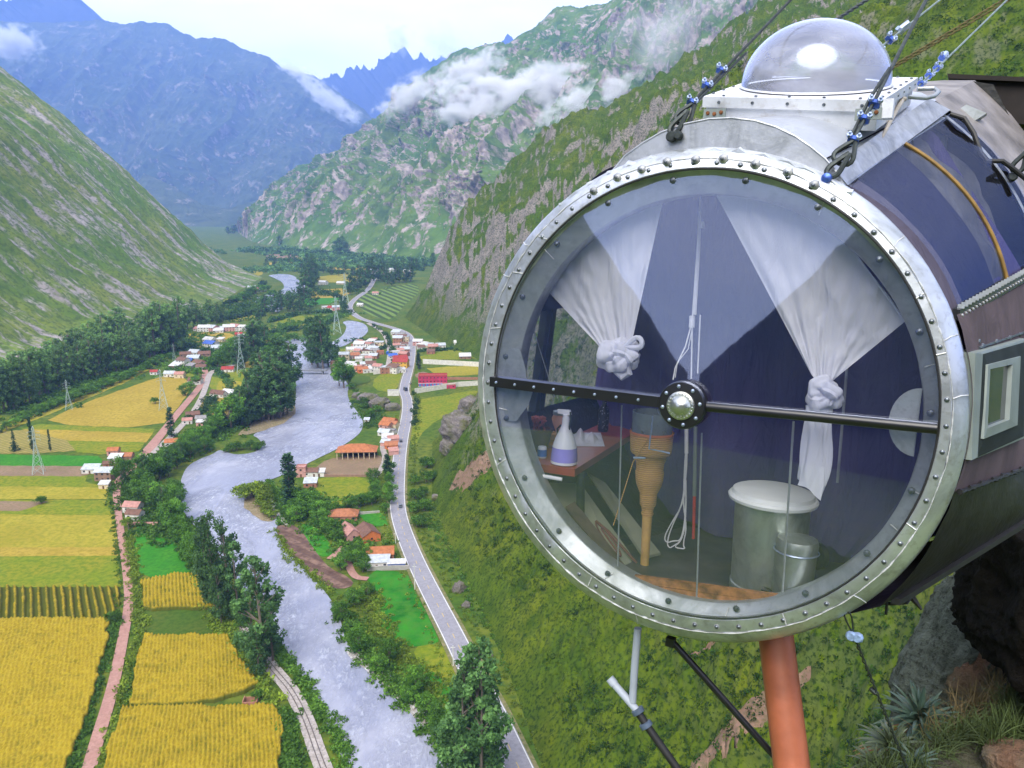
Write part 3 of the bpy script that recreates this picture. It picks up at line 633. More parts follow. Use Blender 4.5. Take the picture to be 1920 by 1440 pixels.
def leaves(rs, C, rad, n, size, squash=1.0):
    """n leaf cards around each clump centre C (k,3) with radius rad (k,)"""
    k = len(C); idx = rs.randint(0, k, n) if np.ndim(rad) == 0 else rs.choice(k, n, p=np.asarray(rad) ** 2 / np.sum(np.asarray(rad) ** 2))
    d = rs.normal(size=(n, 3)); d /= np.linalg.norm(d, axis=1)[:, None]; r = np.broadcast_to(rad, (k,))[idx][:, None] * rs.uniform(.45, 1.0, (n, 1))
    p = C[idx] + d * r * [1, 1, squash]
    u = rs.normal(size=(n, 3)); u /= np.linalg.norm(u, axis=1)[:, None]; v = np.cross(u, d + .6 * rs.normal(size=(n, 3))); v /= np.linalg.norm(v, axis=1)[:, None] + 1e-9
    s = size * rs.uniform(.6, 1.3, (n, 1)); a = u * s; b = v * s * .62
    V_ = np.stack([p - a, p - b, p + a, p + b], 1).reshape(-1, 3)
    tone = np.repeat((rs.rand(k)[idx] > .72) * rs.uniform(.3, .9, n), 4)
    return V_, np.arange(4 * n).reshape(-1, 4), tone
def crown_mesh(name, V_, F_, tone):
    me = mesh_np(name, V_, F_); attr_col(me, 'tone', tone); return me
def tree_proto(kind, seed):
    """unit tree of height 1 m, scaled on placement; crown + trunk"""
    rs = np.random.RandomState(seed); mb = MB(); C = []; rad = []
    if kind == 'euc':
        lean = rs.uniform(-.03, .03, 2)
        mb.tube([(0, 0, -.03), (lean[0] * .4, lean[1] * .4, .35), (lean[0], lean[1], .72), (lean[0] * 1.3, lean[1] * 1.3, .93)], [.017, .012, .007, .003], 6)
        for i in range(62):
            h = rs.uniform(.16, .97); w = .175 * math.sin(math.pi * min(1, (h - .02) / 1.02) ** .75) ** .7 + .012; a = rs.uniform(0, 6.28); q = w * rs.uniform(.3, 1.05)
            c = np.array([lean[0] * h + math.cos(a) * q, lean[1] * h + math.sin(a) * q, h]); C.append(c); rad.append(rs.uniform(.030, .062) * (1.2 - .5 * h))
            if i % 4 == 0: mb.tube([(lean[0] * h * .8, lean[1] * h * .8, h - .13), tuple(c)], [.006, .002], 4)
        n, size, sq = 3000, .016, 1.25
    elif kind == 'broad':
        mb.tube([(0, 0, -.05), (.01, 0, .2), (.0, .02, .5)], [.035, .026, .012], 7)
        for i in range(40):
            d = rs.normal(size=3); d /= np.linalg.norm(d); q = rs.uniform(.5, 1); c = np.array([d[0] * .40 * q, d[1] * .40 * q, .52 + d[2] * .36 * q]); C.append(c); rad.append(rs.uniform(.09, .17))
            if i % 5 == 0: mb.tube([(0, 0, .28), tuple(c)], [.014, .004], 4)
        n, size, sq = 2000, .030, .85
    elif kind == 'con':
        mb.tube([(0, 0, -.03), (0, 0, .9)], [.022, .004], 6)
        for i in range(150):
            h = rs.uniform(.06, .98) ** 1.15; w = .20 * (1.02 - h); a = rs.uniform(0, 6.28); q = w * rs.uniform(.1, 1.1); C.append(np.array([math.cos(a) * q, math.sin(a) * q, h])); rad.append(.025 + .040 * (1 - h))
        n, size, sq = 1600, .020, .8
    elif kind == 'pop':
        mb.tube([(0, 0, -.03), (0, 0, .9)], [.016, .003], 6)
        for i in range(110):
            h = rs.uniform(.08, .97); w = .055 * math.sin(math.pi * h ** .7) ** .6; a = rs.uniform(0, 6.28); q = w * rs.uniform(.3, 1.1); C.append(np.array([math.cos(a) * q, math.sin(a) * q, h])); rad.append(.030)
        n, size, sq = 1500, .015, 1.5
    else:   # bush
        mb.tube([(0, 0, -.06), (.02, 0, .3)], [.05, .02], 5)
        for i in range(18):
            d = rs.normal(size=3); d /= np.linalg.norm(d); q = rs.uniform(.4, 1); C.append(np.array([d[0] * .48 * q, d[1] * .48 * q, .45 + abs(d[2]) * .36 * q - .1])); rad.append(rs.uniform(.14, .24))
        n, size, sq = 700, .052, .8
    me = crown_mesh('crown', *leaves(rs, np.array(C), np.array(rad), n, size, sq))
    tm = bpy.data.meshes.new('trunk'); tm.from_pydata(mb.v, [], mb.f); tm.update(); tm.materials.append(M_bark)
    return me, tm
M_wleaf = leaf_mat('wood_leaves', (.105, .225, .060), (.190, .330, .090))
KIND = {'weuc': ('eucalyptus_tree', 'tree', M_wleaf), 'euc': ('eucalyptus_tree', 'tree', M_euc), 'broad': ('leafy_tree', 'tree', M_broad), 'con': ('conifer', 'tree', M_con), 'pop': ('poplar', 'tree', M_con), 'bush': ('bush', 'bush', M_bush), 'lbush': ('bush', 'bush', M_lbush)}
PROTO = {}
for k_, n_ in (('weuc', 5), ('euc', 6), ('broad', 4), ('con', 2), ('pop', 2), ('bush', 3), ('lbush', 3)):
    PROTO[k_] = [tree_proto({'lbush': 'bush', 'weuc': 'euc'}.get(k_, k_), 40 + i * 7 + len(k_)) for i in range(n_)]
    for me, tm in PROTO[k_]: me.materials.append(KIND[k_][2])
TR = random.Random(12)
ORD = 'first second third fourth fifth sixth seventh eighth ninth tenth eleventh twelfth thirteenth fourteenth fifteenth sixteenth seventeenth eighteenth nineteenth twentieth'.split()
def ordn(i):
    if i < 20: return ORD[i]
    tens = ['twenty', 'thirty', 'forty', 'fifty', 'sixty', 'seventy'][(i + 1) // 10 - 2]; u_ = (i + 1) % 10
    return (tens + '-' + ORD[u_ - 1]) if u_ else tens[:-1] + 'ieth'
def tree(kind, px, py, hpx, label, group=None, wide=1.0, z=0.0, loc=None):
    nm, cat, _m = KIND[kind]; p = G(px, py, z) if loc is None else loc
    H = hpx * float(np.linalg.norm(p - np.array([0, 0, HC]))) / FPX * 1.05 if loc is None else hpx
    e = empty(nm, tuple(p), TR.uniform(0, 6.28), label, cat, group); w = H * wide * TR.uniform(.9, 1.12); e.scale = (w, w, H)
    me, tm = TR.choice(PROTO[kind])
    for a, b in (('crown', me), ('trunk', tm)):
        c = bpy.data.objects.new(a, b); COL.objects.link(c); c.parent = e
    return e
def grove(kind, line, n, hpx, label, mark, group, spread=0, wide=1.0, hj=.22, mixk=None):
    """n trees along a pixel polyline; counted from the landmark named in mark"""
    L = resample(line, n)
    for i, (x, y, *_r) in enumerate(L):
        hh = np.interp(i / max(1, n - 1), np.linspace(0, 1, len(hpx)), hpx) * TR.uniform(1 - hj, 1 + hj)
        k = kind if not mixk or TR.random() > .3 else mixk
        tree(k, x + TR.uniform(-2.5, 2.5), y + TR.uniform(-spread, spread), hh, '%s %s, from %s' % (ordn(i), label, mark), group, wide)
# the wood at the foot of the left spur, in rows one behind another
grove('weuc', [(-10, 778), (40, 762), (70, 748), (110, 728), (150, 718), (190, 704), (235, 694), (268, 684)], 30, [76, 68, 62, 54], 'dark eucalyptus on the lower edge of the wood', 'the left border', 'trees of the wood at the foot of the spur', 4, 1.15)
grove('weuc', [(-10, 752), (60, 735), (120, 705), (180, 690), (230, 678), (275, 664)], 24, [66, 60, 54, 52], 'dark eucalyptus in the middle row of the left wood', 'the left border', 'trees of the wood at the foot of the spur', 5, 1.35)
grove('weuc', [(95, 700), (150, 678), (205, 662), (250, 650), (290, 640)], 16, [52, 54, 60], 'dark eucalyptus on the upper edge of the left wood', 'its left end', 'trees of the wood at the foot of the spur', 5, 1.4)
grove('weuc', [(282, 672), (300, 668), (318, 662), (335, 655)], 8, [82, 84, 74], 'tall eucalyptus at the tip of the wood', 'the wood', 'tall trees at the tip of the wood', 5, 1.2)
grove('weuc', [(290, 640), (320, 628), (350, 618), (385, 612), (415, 600)], 13, [60, 48, 40, 30], 'eucalyptus behind the white houses', 'the wood', 'trees behind the white houses', 5, 1.3)
grove('broad', [(150, 742), (200, 728), (262, 700), (300, 680), (318, 672)], 13, [9, 11, 13], 'round shrub of the upper hedge by the narrow field', 'its left end', 'hedge shrubs of the upper hedge', 1, 1.5)
grove('broad', [(0, 812), (60, 782), (110, 762), (150, 748), (200, 722), (240, 708), (262, 700), (290, 684)], 22, [12, 15, 13], 'round shrub of the lower hedge by the broad field', 'the left border', 'hedge shrubs of the lower hedge', 1, 1.5)
# the three dark conifers and single trees of the fields
tree('con', 28, 846, 34, 'broad dark pine at the edge of the rowed tan field'); tree('pop', 62, 846, 56, 'tallest slim poplar left of the pylon by the rowed field', wide=1.1); tree('pop', 95, 846, 36, 'shorter slim poplar right of the near pylon')
tree('bush', 78, 944, 16, 'lone round bush in the meadow', wide=1.3); tree('bush', 291, 757, 14, 'lone bush in the middle of the broad tan field', wide=1.1)
tree('pop', 322, 820, 52, 'dark slender tree at the bend of the dirt track', wide=2.0); tree('broad', 229, 908, 52, 'bushy tree beside the tan farm house on the track', wide=.75)
tree('lbush', 241, 992, 24, 'bright bush by the low pink wall', wide=1); tree('bush', 214, 1166, 24, 'dark bush at the corner of the striped maize', wide=1.2); tree('bush', 480, 1312, 22, 'round bush growing inside the ruined hut', wide=1)
# left bank
grove('broad', [(262, 900), (280, 910), (300, 900), (330, 880), (350, 862), (372, 850), (392, 842)], 16, [44, 46, 36, 30], 'dense tree of the dark strip above the river bend', 'the pale side road', 'dark trees above the river bend', 5, 1.0, mixk='euc')
grove('broad', [(266, 930), (285, 945), (300, 960), (318, 975), (330, 990), (336, 965), (328, 930)], 17, [46, 42, 40], 'dense tree of the thicket at the wide bend', 'the pale side road', 'trees of the thicket at the wide bend', 5, .95, mixk='euc')
grove('broad', [(318, 990), (332, 1006), (348, 1022), (362, 1044), (376, 1070)], 10, [34, 40, 50], 'dark tree beside the bright green field', 'the thicket', 'trees beside the bright green field', 4, .9)
for i, (x, y, h, w) in enumerate([(390, 1128, 140, .85), (406, 1146, 176, .75), (430, 1154, 168, .8), (448, 1162, 140, .85), (416, 1172, 96, 1.0)]):
    tree('euc', x, y, h, '%s tall tree of the upper riverside clump, from the maize' % ordn(i), 'tall trees of the riverside clump', w)
for i, (x, y, h, w) in enumerate([(497, 1252, 196, .95), (474, 1228, 150, .9), (512, 1240, 110, 1.1), (486, 1268, 90, 1.2)]):
    tree('euc', x, y, h, ['tallest eucalyptus standing at the railway line', 'tall eucalyptus just behind the tallest one by the railway', 'shorter eucalyptus leaning to the river by the railway', 'low bushy eucalyptus in front of the tallest one'][i], 'tall trees at the railway line', w)
grove('broad', [(405, 795), (425, 805), (440, 800), (452, 790), (462, 778)], 8, [44, 60, 70], 'dark tree at the low end of the tall grove', 'the peninsula', 'trees of the tall riverside grove', 4, .9, mixk='euc')
grove('euc', [(455, 800), (468, 796), (480, 790), (492, 788), (505, 786), (516, 784), (528, 782), (540, 776)], 13, [70, 78, 100, 104, 100], 'tall eucalyptus in the front row of the tall grove', 'the peninsula', 'trees of the tall riverside grove', 3, 1.25)
grove('euc', [(452, 768), (470, 760), (490, 752), (505, 748), (520, 744), (536, 738), (545, 728)], 12, [50, 66, 84, 88, 76], 'tall eucalyptus in the back row of the tall grove', 'the tan plot', 'trees of the tall riverside grove', 4, 1.25)
grove('broad', [(330, 856), (350, 842), (366, 832), (385, 826), (400, 818), (415, 812)], 9, [26, 30, 34], 'leafy tree on the bank above the peninsula', 'the orange roofed house', 'trees on the bank above the peninsula', 4, 1.1)
grove('bush', [(425, 848), (440, 846), (452, 842), (466, 844), (480, 846), (488, 842)], 7, [14, 20, 18, 15], 'green bush on the small peninsula', 'the bank', 'bushes on the peninsula', 2, 1.2)
grove('lbush', [(464, 935), (474, 930), (486, 934), (494, 946), (500, 958), (508, 968)], 10, [30, 32, 24, 18], 'yellow green bush on the river islet', 'its upper end', 'bushes on the islet', 3, 1.2)
# middle distance groves
grove('euc', [(446, 690), (458, 682), (470, 672), (484, 662), (497, 655)], 9, [46, 54, 56], 'eucalyptus of the grove behind the steel pylon', 'the pylon', 'trees behind the steel pylon', 4, 1.3)
grove('broad', [(400, 690), (415, 682), (432, 672), (446, 662)], 8, [24, 28, 30], 'leafy tree left of the steel pylon', 'the side road', 'trees left of the steel pylon', 4, 1.2)
grove('broad', [(350, 742), (356, 730), (368, 722), (372, 706)], 4, [18, 20], 'leafy tree by the side road near the brown roofs', 'the track', 'trees by the side road', 2, 1.2)
grove('broad', [(500, 668), (508, 656), (520, 646), (545, 640), (575, 636), (600, 630)], 12, [22, 16, 12, 12], 'low tree lining the top of the river bend', 'the tall grove', 'low trees lining the river bend', 2, 1.3)
for i, (x, y, h, w) in enumerate([(585, 684, 74, 1.2), (596, 690, 96, 1.15), (606, 692, 92, 1.2), (616, 688, 72, 1.3), (600, 664, 70, 1.3), (590, 668, 60, 1.3)]):
    tree('euc', x, y, h, '%s eucalyptus of the grove at the bridge head, from the river' % ordn(i), 'trees at the bridge head', w)
for i, (x, y, h) in enumerate([(636, 724, 48), (645, 728, 60), (654, 724, 42)]):
    tree('broad', x, y, h, '%s dark tree of the group below the bridge, from the river' % ordn(i), 'trees below the bridge', .75)
grove('euc', [(484, 600), (492, 594), (498, 588), (548, 580), (560, 584), (575, 578), (590, 576)], 12, [24, 30, 26], 'tree by the far river bend', 'the tan plot', 'trees by the far river bend', 3, 1.4)
grove('euc', [(560, 582), (580, 548), (585, 536), (592, 525), (580, 510), (575, 500)], 10, [30, 46, 40, 28], 'dark tall tree right of the far water', 'the near end', 'tall trees right of the far water', 3, 1.4)
grove('euc', [(655, 552), (664, 548), (672, 546), (680, 538), (700, 530), (716, 530), (735, 536), (750, 530), (772, 530)], 18, [34, 38, 30, 28], 'blue green tree before the terraced field', 'the far water', 'trees before the terraced field', 4, 1.4)
grove('euc', [(500, 498), (540, 494), (600, 508), (640, 514), (690, 512), (730, 506), (770, 506), (810, 500)], 24, [14, 18, 22, 22], 'distant tree of the belt under the rocky mountain', 'the pale plot', 'trees under the rocky mountain', 5, 1.7)
grove('euc', [(524, 462), (540, 460), (556, 462), (575, 465)], 7, [20, 26, 20], 'distant blue green tree at the mountain foot', 'the left side', 'trees at the mountain foot', 2, 1.7)
grove('euc', [(628, 474), (638, 474), (648, 476)], 4, [24, 24], 'distant dark tree in the mountain cleft', 'the left side', 'trees in the cleft', 2, 1.7)
grove('euc', [(376, 530), (384, 528), (392, 526), (400, 524)], 5, [34, 34, 24], 'dark tree on the toe of the left spur', 'the slope', 'trees on the toe of the spur', 3, 1.5)
grove('euc', [(426, 438), (436, 438), (446, 436)], 5, [14, 14], 'tiny far tree at the valley end', 'the left side', 'trees at the valley end', 1, 1.7)
grove('broad', [(440, 568), (455, 562), (468, 556), (485, 548), (500, 545), (512, 560)], 11, [14, 16, 12], 'leafy tree left of the far river bend', 'the slope', 'trees left of the far bend', 4, 1.4)
# right bank
tree('pop', 545, 948, 94, 'tall dark cypress on the river bank by the pink house', wide=2.2)
grove('broad', [(560, 945), (572, 955), (590, 968), (606, 985), (620, 1000), (634, 1012)], 9, [34, 36, 30], 'dark tree behind the green bed', 'the cypress', 'trees behind the green bed', 5, 1.1)
grove('broad', [(545, 965), (556, 978), (572, 962), (590, 945)], 5, [26, 28], 'dark bush at the foot of the cypress', 'the water', 'bushes at the foot of the cypress', 3, 1.2)
grove('broad', [(625, 958), (655, 952), (680, 948), (700, 945), (706, 925), (700, 905)], 11, [18, 24, 30], 'dark leafy tree around the grassy garden plot', 'the tiled house', 'trees round the garden plot', 4, 1.1)
tree('pop', 727, 902, 50, 'dark narrow tree beside the gravel lane and the road', wide=2.0)
grove('broad', [(722, 962), (732, 945), (733, 920), (732, 895)], 5, [24, 30], 'dark tree on the valley side of the road', 'the tiled house', 'trees along the valley side of the road', 3, 1.0)
grove('broad', [(640, 1072), (652, 1052), (660, 1042), (672, 1062), (680, 1075), (688, 1050)], 8, [28, 32, 24], 'dark leafy tree above the emerald field', 'the dirt lane', 'trees above the emerald field', 4, 1.1)
grove('bush', [(780, 905), (778, 930), (776, 955), (780, 985), (790, 1000), (800, 880), (795, 862), (810, 900)], 11, [24, 26, 20], 'green bush right above the asphalt road', 'the dusty slip', 'bushes right above the road', 3, 1.1)
for i, (x, y, h, w, l) in enumerate([(640, 1164, 42, .95, 'round dark tree leaning over the water below the ploughed strip'), (673, 1222, 52, .95, 'biggest round tree on the right river bank'), (730, 1240, 48, 1.0, 'round tree beside the last corner of the emerald field'), (712, 1262, 36, 1.0, 'low round tree in front of the bank'), (780, 1300, 56, 1.0, 'round tree below the yellow green patch'), (765, 1320, 40, 1.0, 'dark tree at the bend of the right shore'), (800, 1340, 44, 1.0, 'bushy tree above the brown rapids'), (826, 1372, 60, .9, 'dark tree left of the tall roadside tree'), (665, 1135, 36, 1.1, 'bushy tree at the top of the overgrown bank'), (690, 1118, 30, 1.1, 'small bushy tree beside the emerald field'), (850, 1400, 70, .8, 'bushy tree hugging the tall roadside tree'), (846, 1440, 70, .8, 'tree at the bottom of the right shore')]):
    tree('broad', x, y, h, l, 'round trees of the right shore', w)
tree('euc', 890, 1475, 262, 'tallest dark green tree between the river and the road', wide=.92); tree('euc', 902, 1490, 225, 'dark tree close on the road side of the tallest roadside tree', wide=.95); tree('euc', 878, 1462, 215, 'dark tree close on the field side of the tallest roadside tree', wide=.9); tree('euc', 912, 1440, 170, 'dark tree just behind the tallest roadside tree', wide=1.0); tree('euc', 872, 1480, 190, 'dark tree on the river side of the tallest roadside tree', wide=1.1)
grove('bush', [(662, 728), (672, 745), (684, 765), (696, 784), (700, 772), (712, 760)], 9, [12, 14, 12], 'shrub among the rocks above the river', 'the bridge', 'shrubs above the river', 3, 1.2)
tree('broad', 694, 786, 20, 'small round tree by the white shed above the water', wide=.9); tree('pop', 785, 692, 30, 'dark bushy tree left of the magenta building', wide=2.4)

# scrub that nobody could count: one object for each stretch
def scrub(line, width, n, size, label, mat=None, z=0.0, seed=1, squash=.7, hfun=None, cards=26, off=0.0):
    rs = np.random.RandomState(seed); L = resample([G(a, b) if len(q) == 2 else np.array(q) for q in line for a, b in [q[:2]]], 400)
    if off: T_ = np.gradient(L, axis=0); T_ /= np.linalg.norm(T_, axis=1)[:, None] + 1e-9; L = L + np.stack([T_[:, 1], -T_[:, 0], T_[:, 2] * 0], 1) * off
    i = rs.randint(0, 399, n); p = L[i] + (L[np.minimum(i + 1, 399)] - L[i]) * rs.rand(n, 1)
    p[:, :2] += rs.normal(size=(n, 2)) * width / 2.2; sz = size * rs.uniform(.45, 1.25, n)
    p[:, 2] = (hfun(p[:, 0], p[:, 1]) if hfun else z) + sz * .35
    V_, F_, T_ = leaves(rs, p, sz, n * cards, size * .30, squash)
    me = crown_mesh('scrub', V_, F_, T_); o = link('undergrowth', me, mat or M_bush); return tag(o, label, kind='stuff')
scrub([(128, 1450), (160, 1350), (188, 1260), (206, 1200), (214, 1166)], 2.6, 330, 1.5, 'green hedge growth between the big maize crop and the dirt track', seed=2)
scrub([(222, 1140), (222, 1060), (216, 1000), (208, 940)], 2.0, 120, 1.1, 'low green growth left of the dirt track', seed=3)
scrub([(196, 1450), (228, 1330), (250, 1250), (262, 1180), (258, 1120), (250, 1060), (242, 1000)], 3.6, 460, 1.5, 'lush green hedge right of the dirt track', M_lbush, seed=4)
scrub([(206, 1450), (236, 1330), (256, 1240)], 2.2, 130, 1.3, 'dark green growth beside the lush hedge', seed=14)
scrub([(372, 1085), (408, 1150), (436, 1210), (466, 1255), (488, 1290), (512, 1330)], 5, 420, 2.0, 'bushes between the maize plots and the railway', M_lbush, seed=5)
scrub([(530, 1335), (540, 1390), (550, 1450)], 4, 230, 1.9, 'dense bushes left of the railway line', seed=6)
scrub([(482, 1180), (535, 1240), (578, 1292), (610, 1342), (634, 1390), (655, 1450)], 3.2, 380, 1.6, 'dense bushes between the railway and the water', seed=7)
scrub([(345, 1010), (380, 1060), (420, 1110), (465, 1170)], 6, 330, 2.2, 'bushes along the left shore of the river', seed=8)
scrub([(640, 1150), (670, 1210), (720, 1260), (770, 1310), (820, 1370), (850, 1420), (880, 1470)], 6, 520, 2.0, 'bushes along the right shore of the river', seed=9)
scrub([(690, 1105), (700, 1150), (720, 1190), (745, 1225), (790, 1260), (830, 1310)], 7, 420, 1.5, 'yellow green growth on the overgrown bank', M_lbush, seed=10)
scrub([(500, 905), (530, 945), (545, 985)], 7, 220, 1.8, 'bushes on the bank beside the islet channel', seed=11)
scrub([(515, 992), (545, 1045), (590, 1085), (630, 1120), (650, 1140)], 3.2, 200, 1.3, 'thin green fringe below the ploughed strip', M_lbush, seed=12)
scrub([(560, 935), (600, 960), (640, 1000), (670, 1030)], 16, 420, 2.4, 'thicket behind the green bed on the right bank', seed=13)
scrub([(245, 905), (270, 940), (300, 985), (330, 1010)], 13, 520, 2.6, 'undergrowth of the thicket at the wide bend', seed=15)
scrub([(262, 885), (300, 870), (340, 845), (395, 815), (440, 790)], 16, 620, 3.0, 'undergrowth above the river bend', seed=16)
scrub([(330, 700), (360, 690), (400, 668), (440, 655), (480, 650)], 26, 420, 3.4, 'scattered green growth around the left hamlets', seed=17)
scrub([(0, 790), (100, 745), (200, 705), (300, 668), (380, 625)], 32, 620, 3.6, 'green scrub under the wood of the left spur', seed=18)
scrub([(500, 640), (520, 618), (560, 606), (610, 598), (650, 590)], 22, 460, 3.2, 'hedge rows inside the river loop', seed=19)
scrub([(430, 600), (470, 575), (520, 560), (600, 550), (660, 545)], 60, 620, 4.5, 'green growth round the far river bends', seed=20)
scrub([(500, 510), (560, 498), (640, 500), (720, 500), (800, 498)], 90, 520, 9, 'dark far growth under the rocky mountain', M_euc, seed=21)
scrub([(460, 470), (520, 472), (600, 480), (700, 488), (800, 492)], 130, 420, 13, 'far blue green belt at the foot of the rocky mountain', M_euc, seed=22)
scrub([(668, 752), (690, 780), (694, 800), (700, 800), (708, 780), (724, 764)], 9, 300, 1.7, 'green growth among the rocks above the river', seed=23)
scrub(ROAD[1:12], 2.2, 300, 1.0, 'grass and shrubs on the valley side of the asphalt road', M_lbush, seed=24, off=-8.5)
scrub(ROAD[0:14], 3.0, 460, 1.0, 'yellow green growth along the hill side of the asphalt road', M_lbush, seed=25, off=9.0)
M_dshrub = leaf_mat('slope_shrub_leaves', (.012, .040, .003), (.030, .080, .006)); M_yshrub = leaf_mat('pale_slope_shrub_leaves', (.085, .160, .006), (.145, .205, .010))
M_far_leaf = leaf_mat('far_hedge_leaves', (.030, .085, .022), (.060, .140, .032))
for k_, (ln, w_, n_, sz_) in enumerate([([(430, 600), (470, 590), (500, 585)], 5, 60, 5), ([(380, 604), (430, 596), (460, 575)], 6, 60, 5), ([(500, 628), (560, 618), (620, 606), (640, 598)], 5, 90, 4.5), ([(505, 605), (560, 590), (620, 586)], 5, 70, 5), ([(420, 575), (450, 560), (480, 545), (495, 530)], 8, 80, 5), ([(560, 500), (620, 510), (690, 520), (740, 525)], 14, 130, 6), ([(590, 545), (640, 560), (650, 590)], 6, 70, 5), ([(500, 488), (560, 490), (640, 496), (720, 500), (800, 508)], 22, 160, 7), ([(640, 640), (670, 640), (700, 640), (715, 655)], 8, 60, 3.5), ([(700, 610), (725, 630), (735, 660), (738, 690)], 3, 60, 3), ([(330, 640), (360, 655), (390, 665), (420, 650)], 10, 90, 4), ([(395, 690), (420, 705), (440, 742), (445, 770)], 5, 80, 3), ([(350, 790), (385, 770), (400, 745)], 6, 70, 3), ([(480, 470), (560, 476), (660, 484), (760, 490)], 60, 150, 11), ([(600, 640), (630, 660), (640, 690)], 6, 60, 4), ([(790, 660), (840, 656), (890, 660)], 6, 60, 3), ([(776, 735), (780, 760), (775, 800)], 3, 50, 2)]):
    scrub(ln, w_, n_, sz_, ['hedge growth between far fields', 'scattered trees between far plots', 'tree row along a field edge'][k_ % 3] + ', ' + ordn(k_) + ' patch from the left village', M_far_leaf, seed=130 + k_, cards=34, squash=1.0)
scrub(ROAD[0:9], 7.0, 420, 1.3, 'dark shrubs between the road and the foot of the slope', M_bush, seed=27, off=17.0)
scrub(ROAD[0:9], 7.0, 420, 1.0, 'pale shrubs between the road and the foot of the slope', M_lbush, seed=28, off=19.0)
def slope_scrub(n, az, r, size, mat, label, seed):
    rs = np.random.RandomState(seed); a = np.radians(rs.uniform(*az, n)); d = np.exp(rs.uniform(math.log(r[0]), math.log(r[1]), n)); x, y = np.sin(a) * d, np.cos(a) * d
    keep = (x - np.interp(y, NF_Y, NF_X) > 9) & (fbm(x / 34, y / 26, octv=3, seed=seed + 3) > -.12); x, y, d = x[keep], y[keep], d[keep]
    sz = size * rs.uniform(.5, 1.4, len(x)) * (d / 160) ** .45; z = near_slope_h(x, y) + sz * .42
    C = np.stack([x, y, z], 1); V_, F_, T_ = leaves(rs, C, sz, len(x) * 22, size * .30, .62)
    o = link('undergrowth', crown_mesh('scrub', V_, F_, T_), mat); tag(o, label, kind='stuff')
slope_scrub(15000, (-12, 46), (85, 620), 1.15, M_dshrub, 'green shrubs covering the near slope', 91)
slope_scrub(9500, (-12, 46), (85, 560), .85, M_yshrub, 'yellow green shrubs covering the near slope', 95)
# ================================================================ THE CAPSULE
# local frame of the capsule: x = right in the window plane, y = depth behind the window, z = up
PC = np.array([.855, 3.7695, -.9472 + HC]); PN = np.array([-.51103, -.85537, .08481]); PU = np.array([.85846, -.51288, 0.0]); PV = np.cross(PU, -PN)
PM = Matrix(((PU[0], -PN[0], PV[0], PC[0]), (PU[1], -PN[1], PV[1], PC[1]), (PU[2], -PN[2], PV[2], PC[2]), (0, 0, 0, 1)))
def PL(px, py, d):
    """capsule coordinates of the point seen at (px, py), d metres behind the window plane"""
    r = ray(px, py); c = PC - np.array([0, 0, HC]); t = (d + c @ (-PN)) / (r @ (-PN)); P = r * t - c
    return Vector((P @ PU, d, P @ PV))
PLs = lambda pts, d: [PL(a, b, d) for a, b in pts]
def PX(pts): return [PL(*q) for q in pts]
class Thing:
    """a top-level Empty at BASE (capsule coordinates); its parts are modelled in capsule coordinates"""
    def __init__(s, name, base, label, cat, group=None, root=None):
        s.base = Vector(base); s.e = empty(name, label=label, cat=cat, group=group); s.e.matrix_world = PM @ Matrix.Translation(s.base)
    def part(s, name, mb, mats, smooth=True, parent=None, label=None):
        o = mb.build(name, mats, parent or s.e, smooth); o.data.transform(Matrix.Translation(-s.base)); o.data.update()
        if label: o['label'] = label
        return o
def solo(name, base, mb, mats, label, cat, smooth=True, group=None):
    base = Vector(base); o = mb.build(name, mats, None, smooth); o.data.transform(Matrix.Translation(-base)); o.matrix_world = PM @ Matrix.Translation(base); return tag(o, label, cat, group)

# ---- materials
def alu(name, a=(.60, .62, .65), b=(.36, .38, .40), rough=.34, metal=.8, scale=3.0, grime=(.20, .19, .15), gk=.5, bump=.004):
    t = NT(name); p = t.pos('Object'); n = t.noise(p, scale, 5, .6, 1.2); n2 = t.noise(p, scale * 7, 5, .65); n3 = t.noise(p, scale * .45, 3, .6)
    c = t.mix(t.ramp(n, [(.36, 0.), (.62, 1.)]), b, a); c = t.mix(t.math('MULTIPLY', t.ramp(n2, [(.52, 0.), (.74, 1.)]), gk), c, grime)
    c = t.mix(t.ramp(n3, [(.55, 0.), (.75, .45)]), c, grime)
    t.set(Base_Color=c, Metallic=metal, Roughness=t.ramp(n, [(.3, rough + .18), (.7, rough - .04)])); t.bump(n2, .35, bump); return t.mat
M_alu = alu('weathered_aluminium', (.70, .73, .78), (.38, .41, .43)); M_alu2 = alu('inner_aluminium', (.46, .49, .52), (.30, .33, .34), .42, .75, 3.0, (.20, .21, .18), .5)
M_white_alu = alu('white_painted_metal', (.74, .76, .80), (.58, .60, .64), .42, .25, 2.5, (.34, .30, .24), .45)
M_roof = alu('roof_sheet', (.62, .65, .72), (.50, .53, .58), .30, .7, 1.6, (.40, .40, .40), .3); M_smudge = alu('smudged_aluminium', (.42, .44, .48), (.25, .27, .30), .40, .7, 5, (.50, .52, .55), .55)
M_bolt = flat('bolt_steel', (.16, .18, .20), .35, .85, .3, 20); M_boltw = flat('galvanised_washer', (.40, .41, .42), .45, .7, .35, 30)
M_caulk = flat('caulk_bead', (.55, .56, .56), .45, .35, .35, 25, .004)
M_black = flat('black_painted_tube', (.010, .010, .012), .28, 0, .3, 6, spec=.6); M_rubber = flat('black_rubber', (.012, .012, .013), .55, 0, .3, 9)
M_cap = alu('brushed_cap', (.72, .74, .70), (.50, .52, .48), .25, .95, 5, (.35, .34, .28), .35)
M_cable = flat('steel_cable', (.045, .055, .055), .5, .6, .4, 40); M_cableg = flat('galvanised_cable', (.22, .27, .26), .45, .6, .3, 40)
M_blue = flat('blue_zinc_clamp', (.07, .14, .50), .35, .5, .4, 30); M_bluew = flat('bright_zinc', (.42, .50, .66), .35, .8, .25, 30)
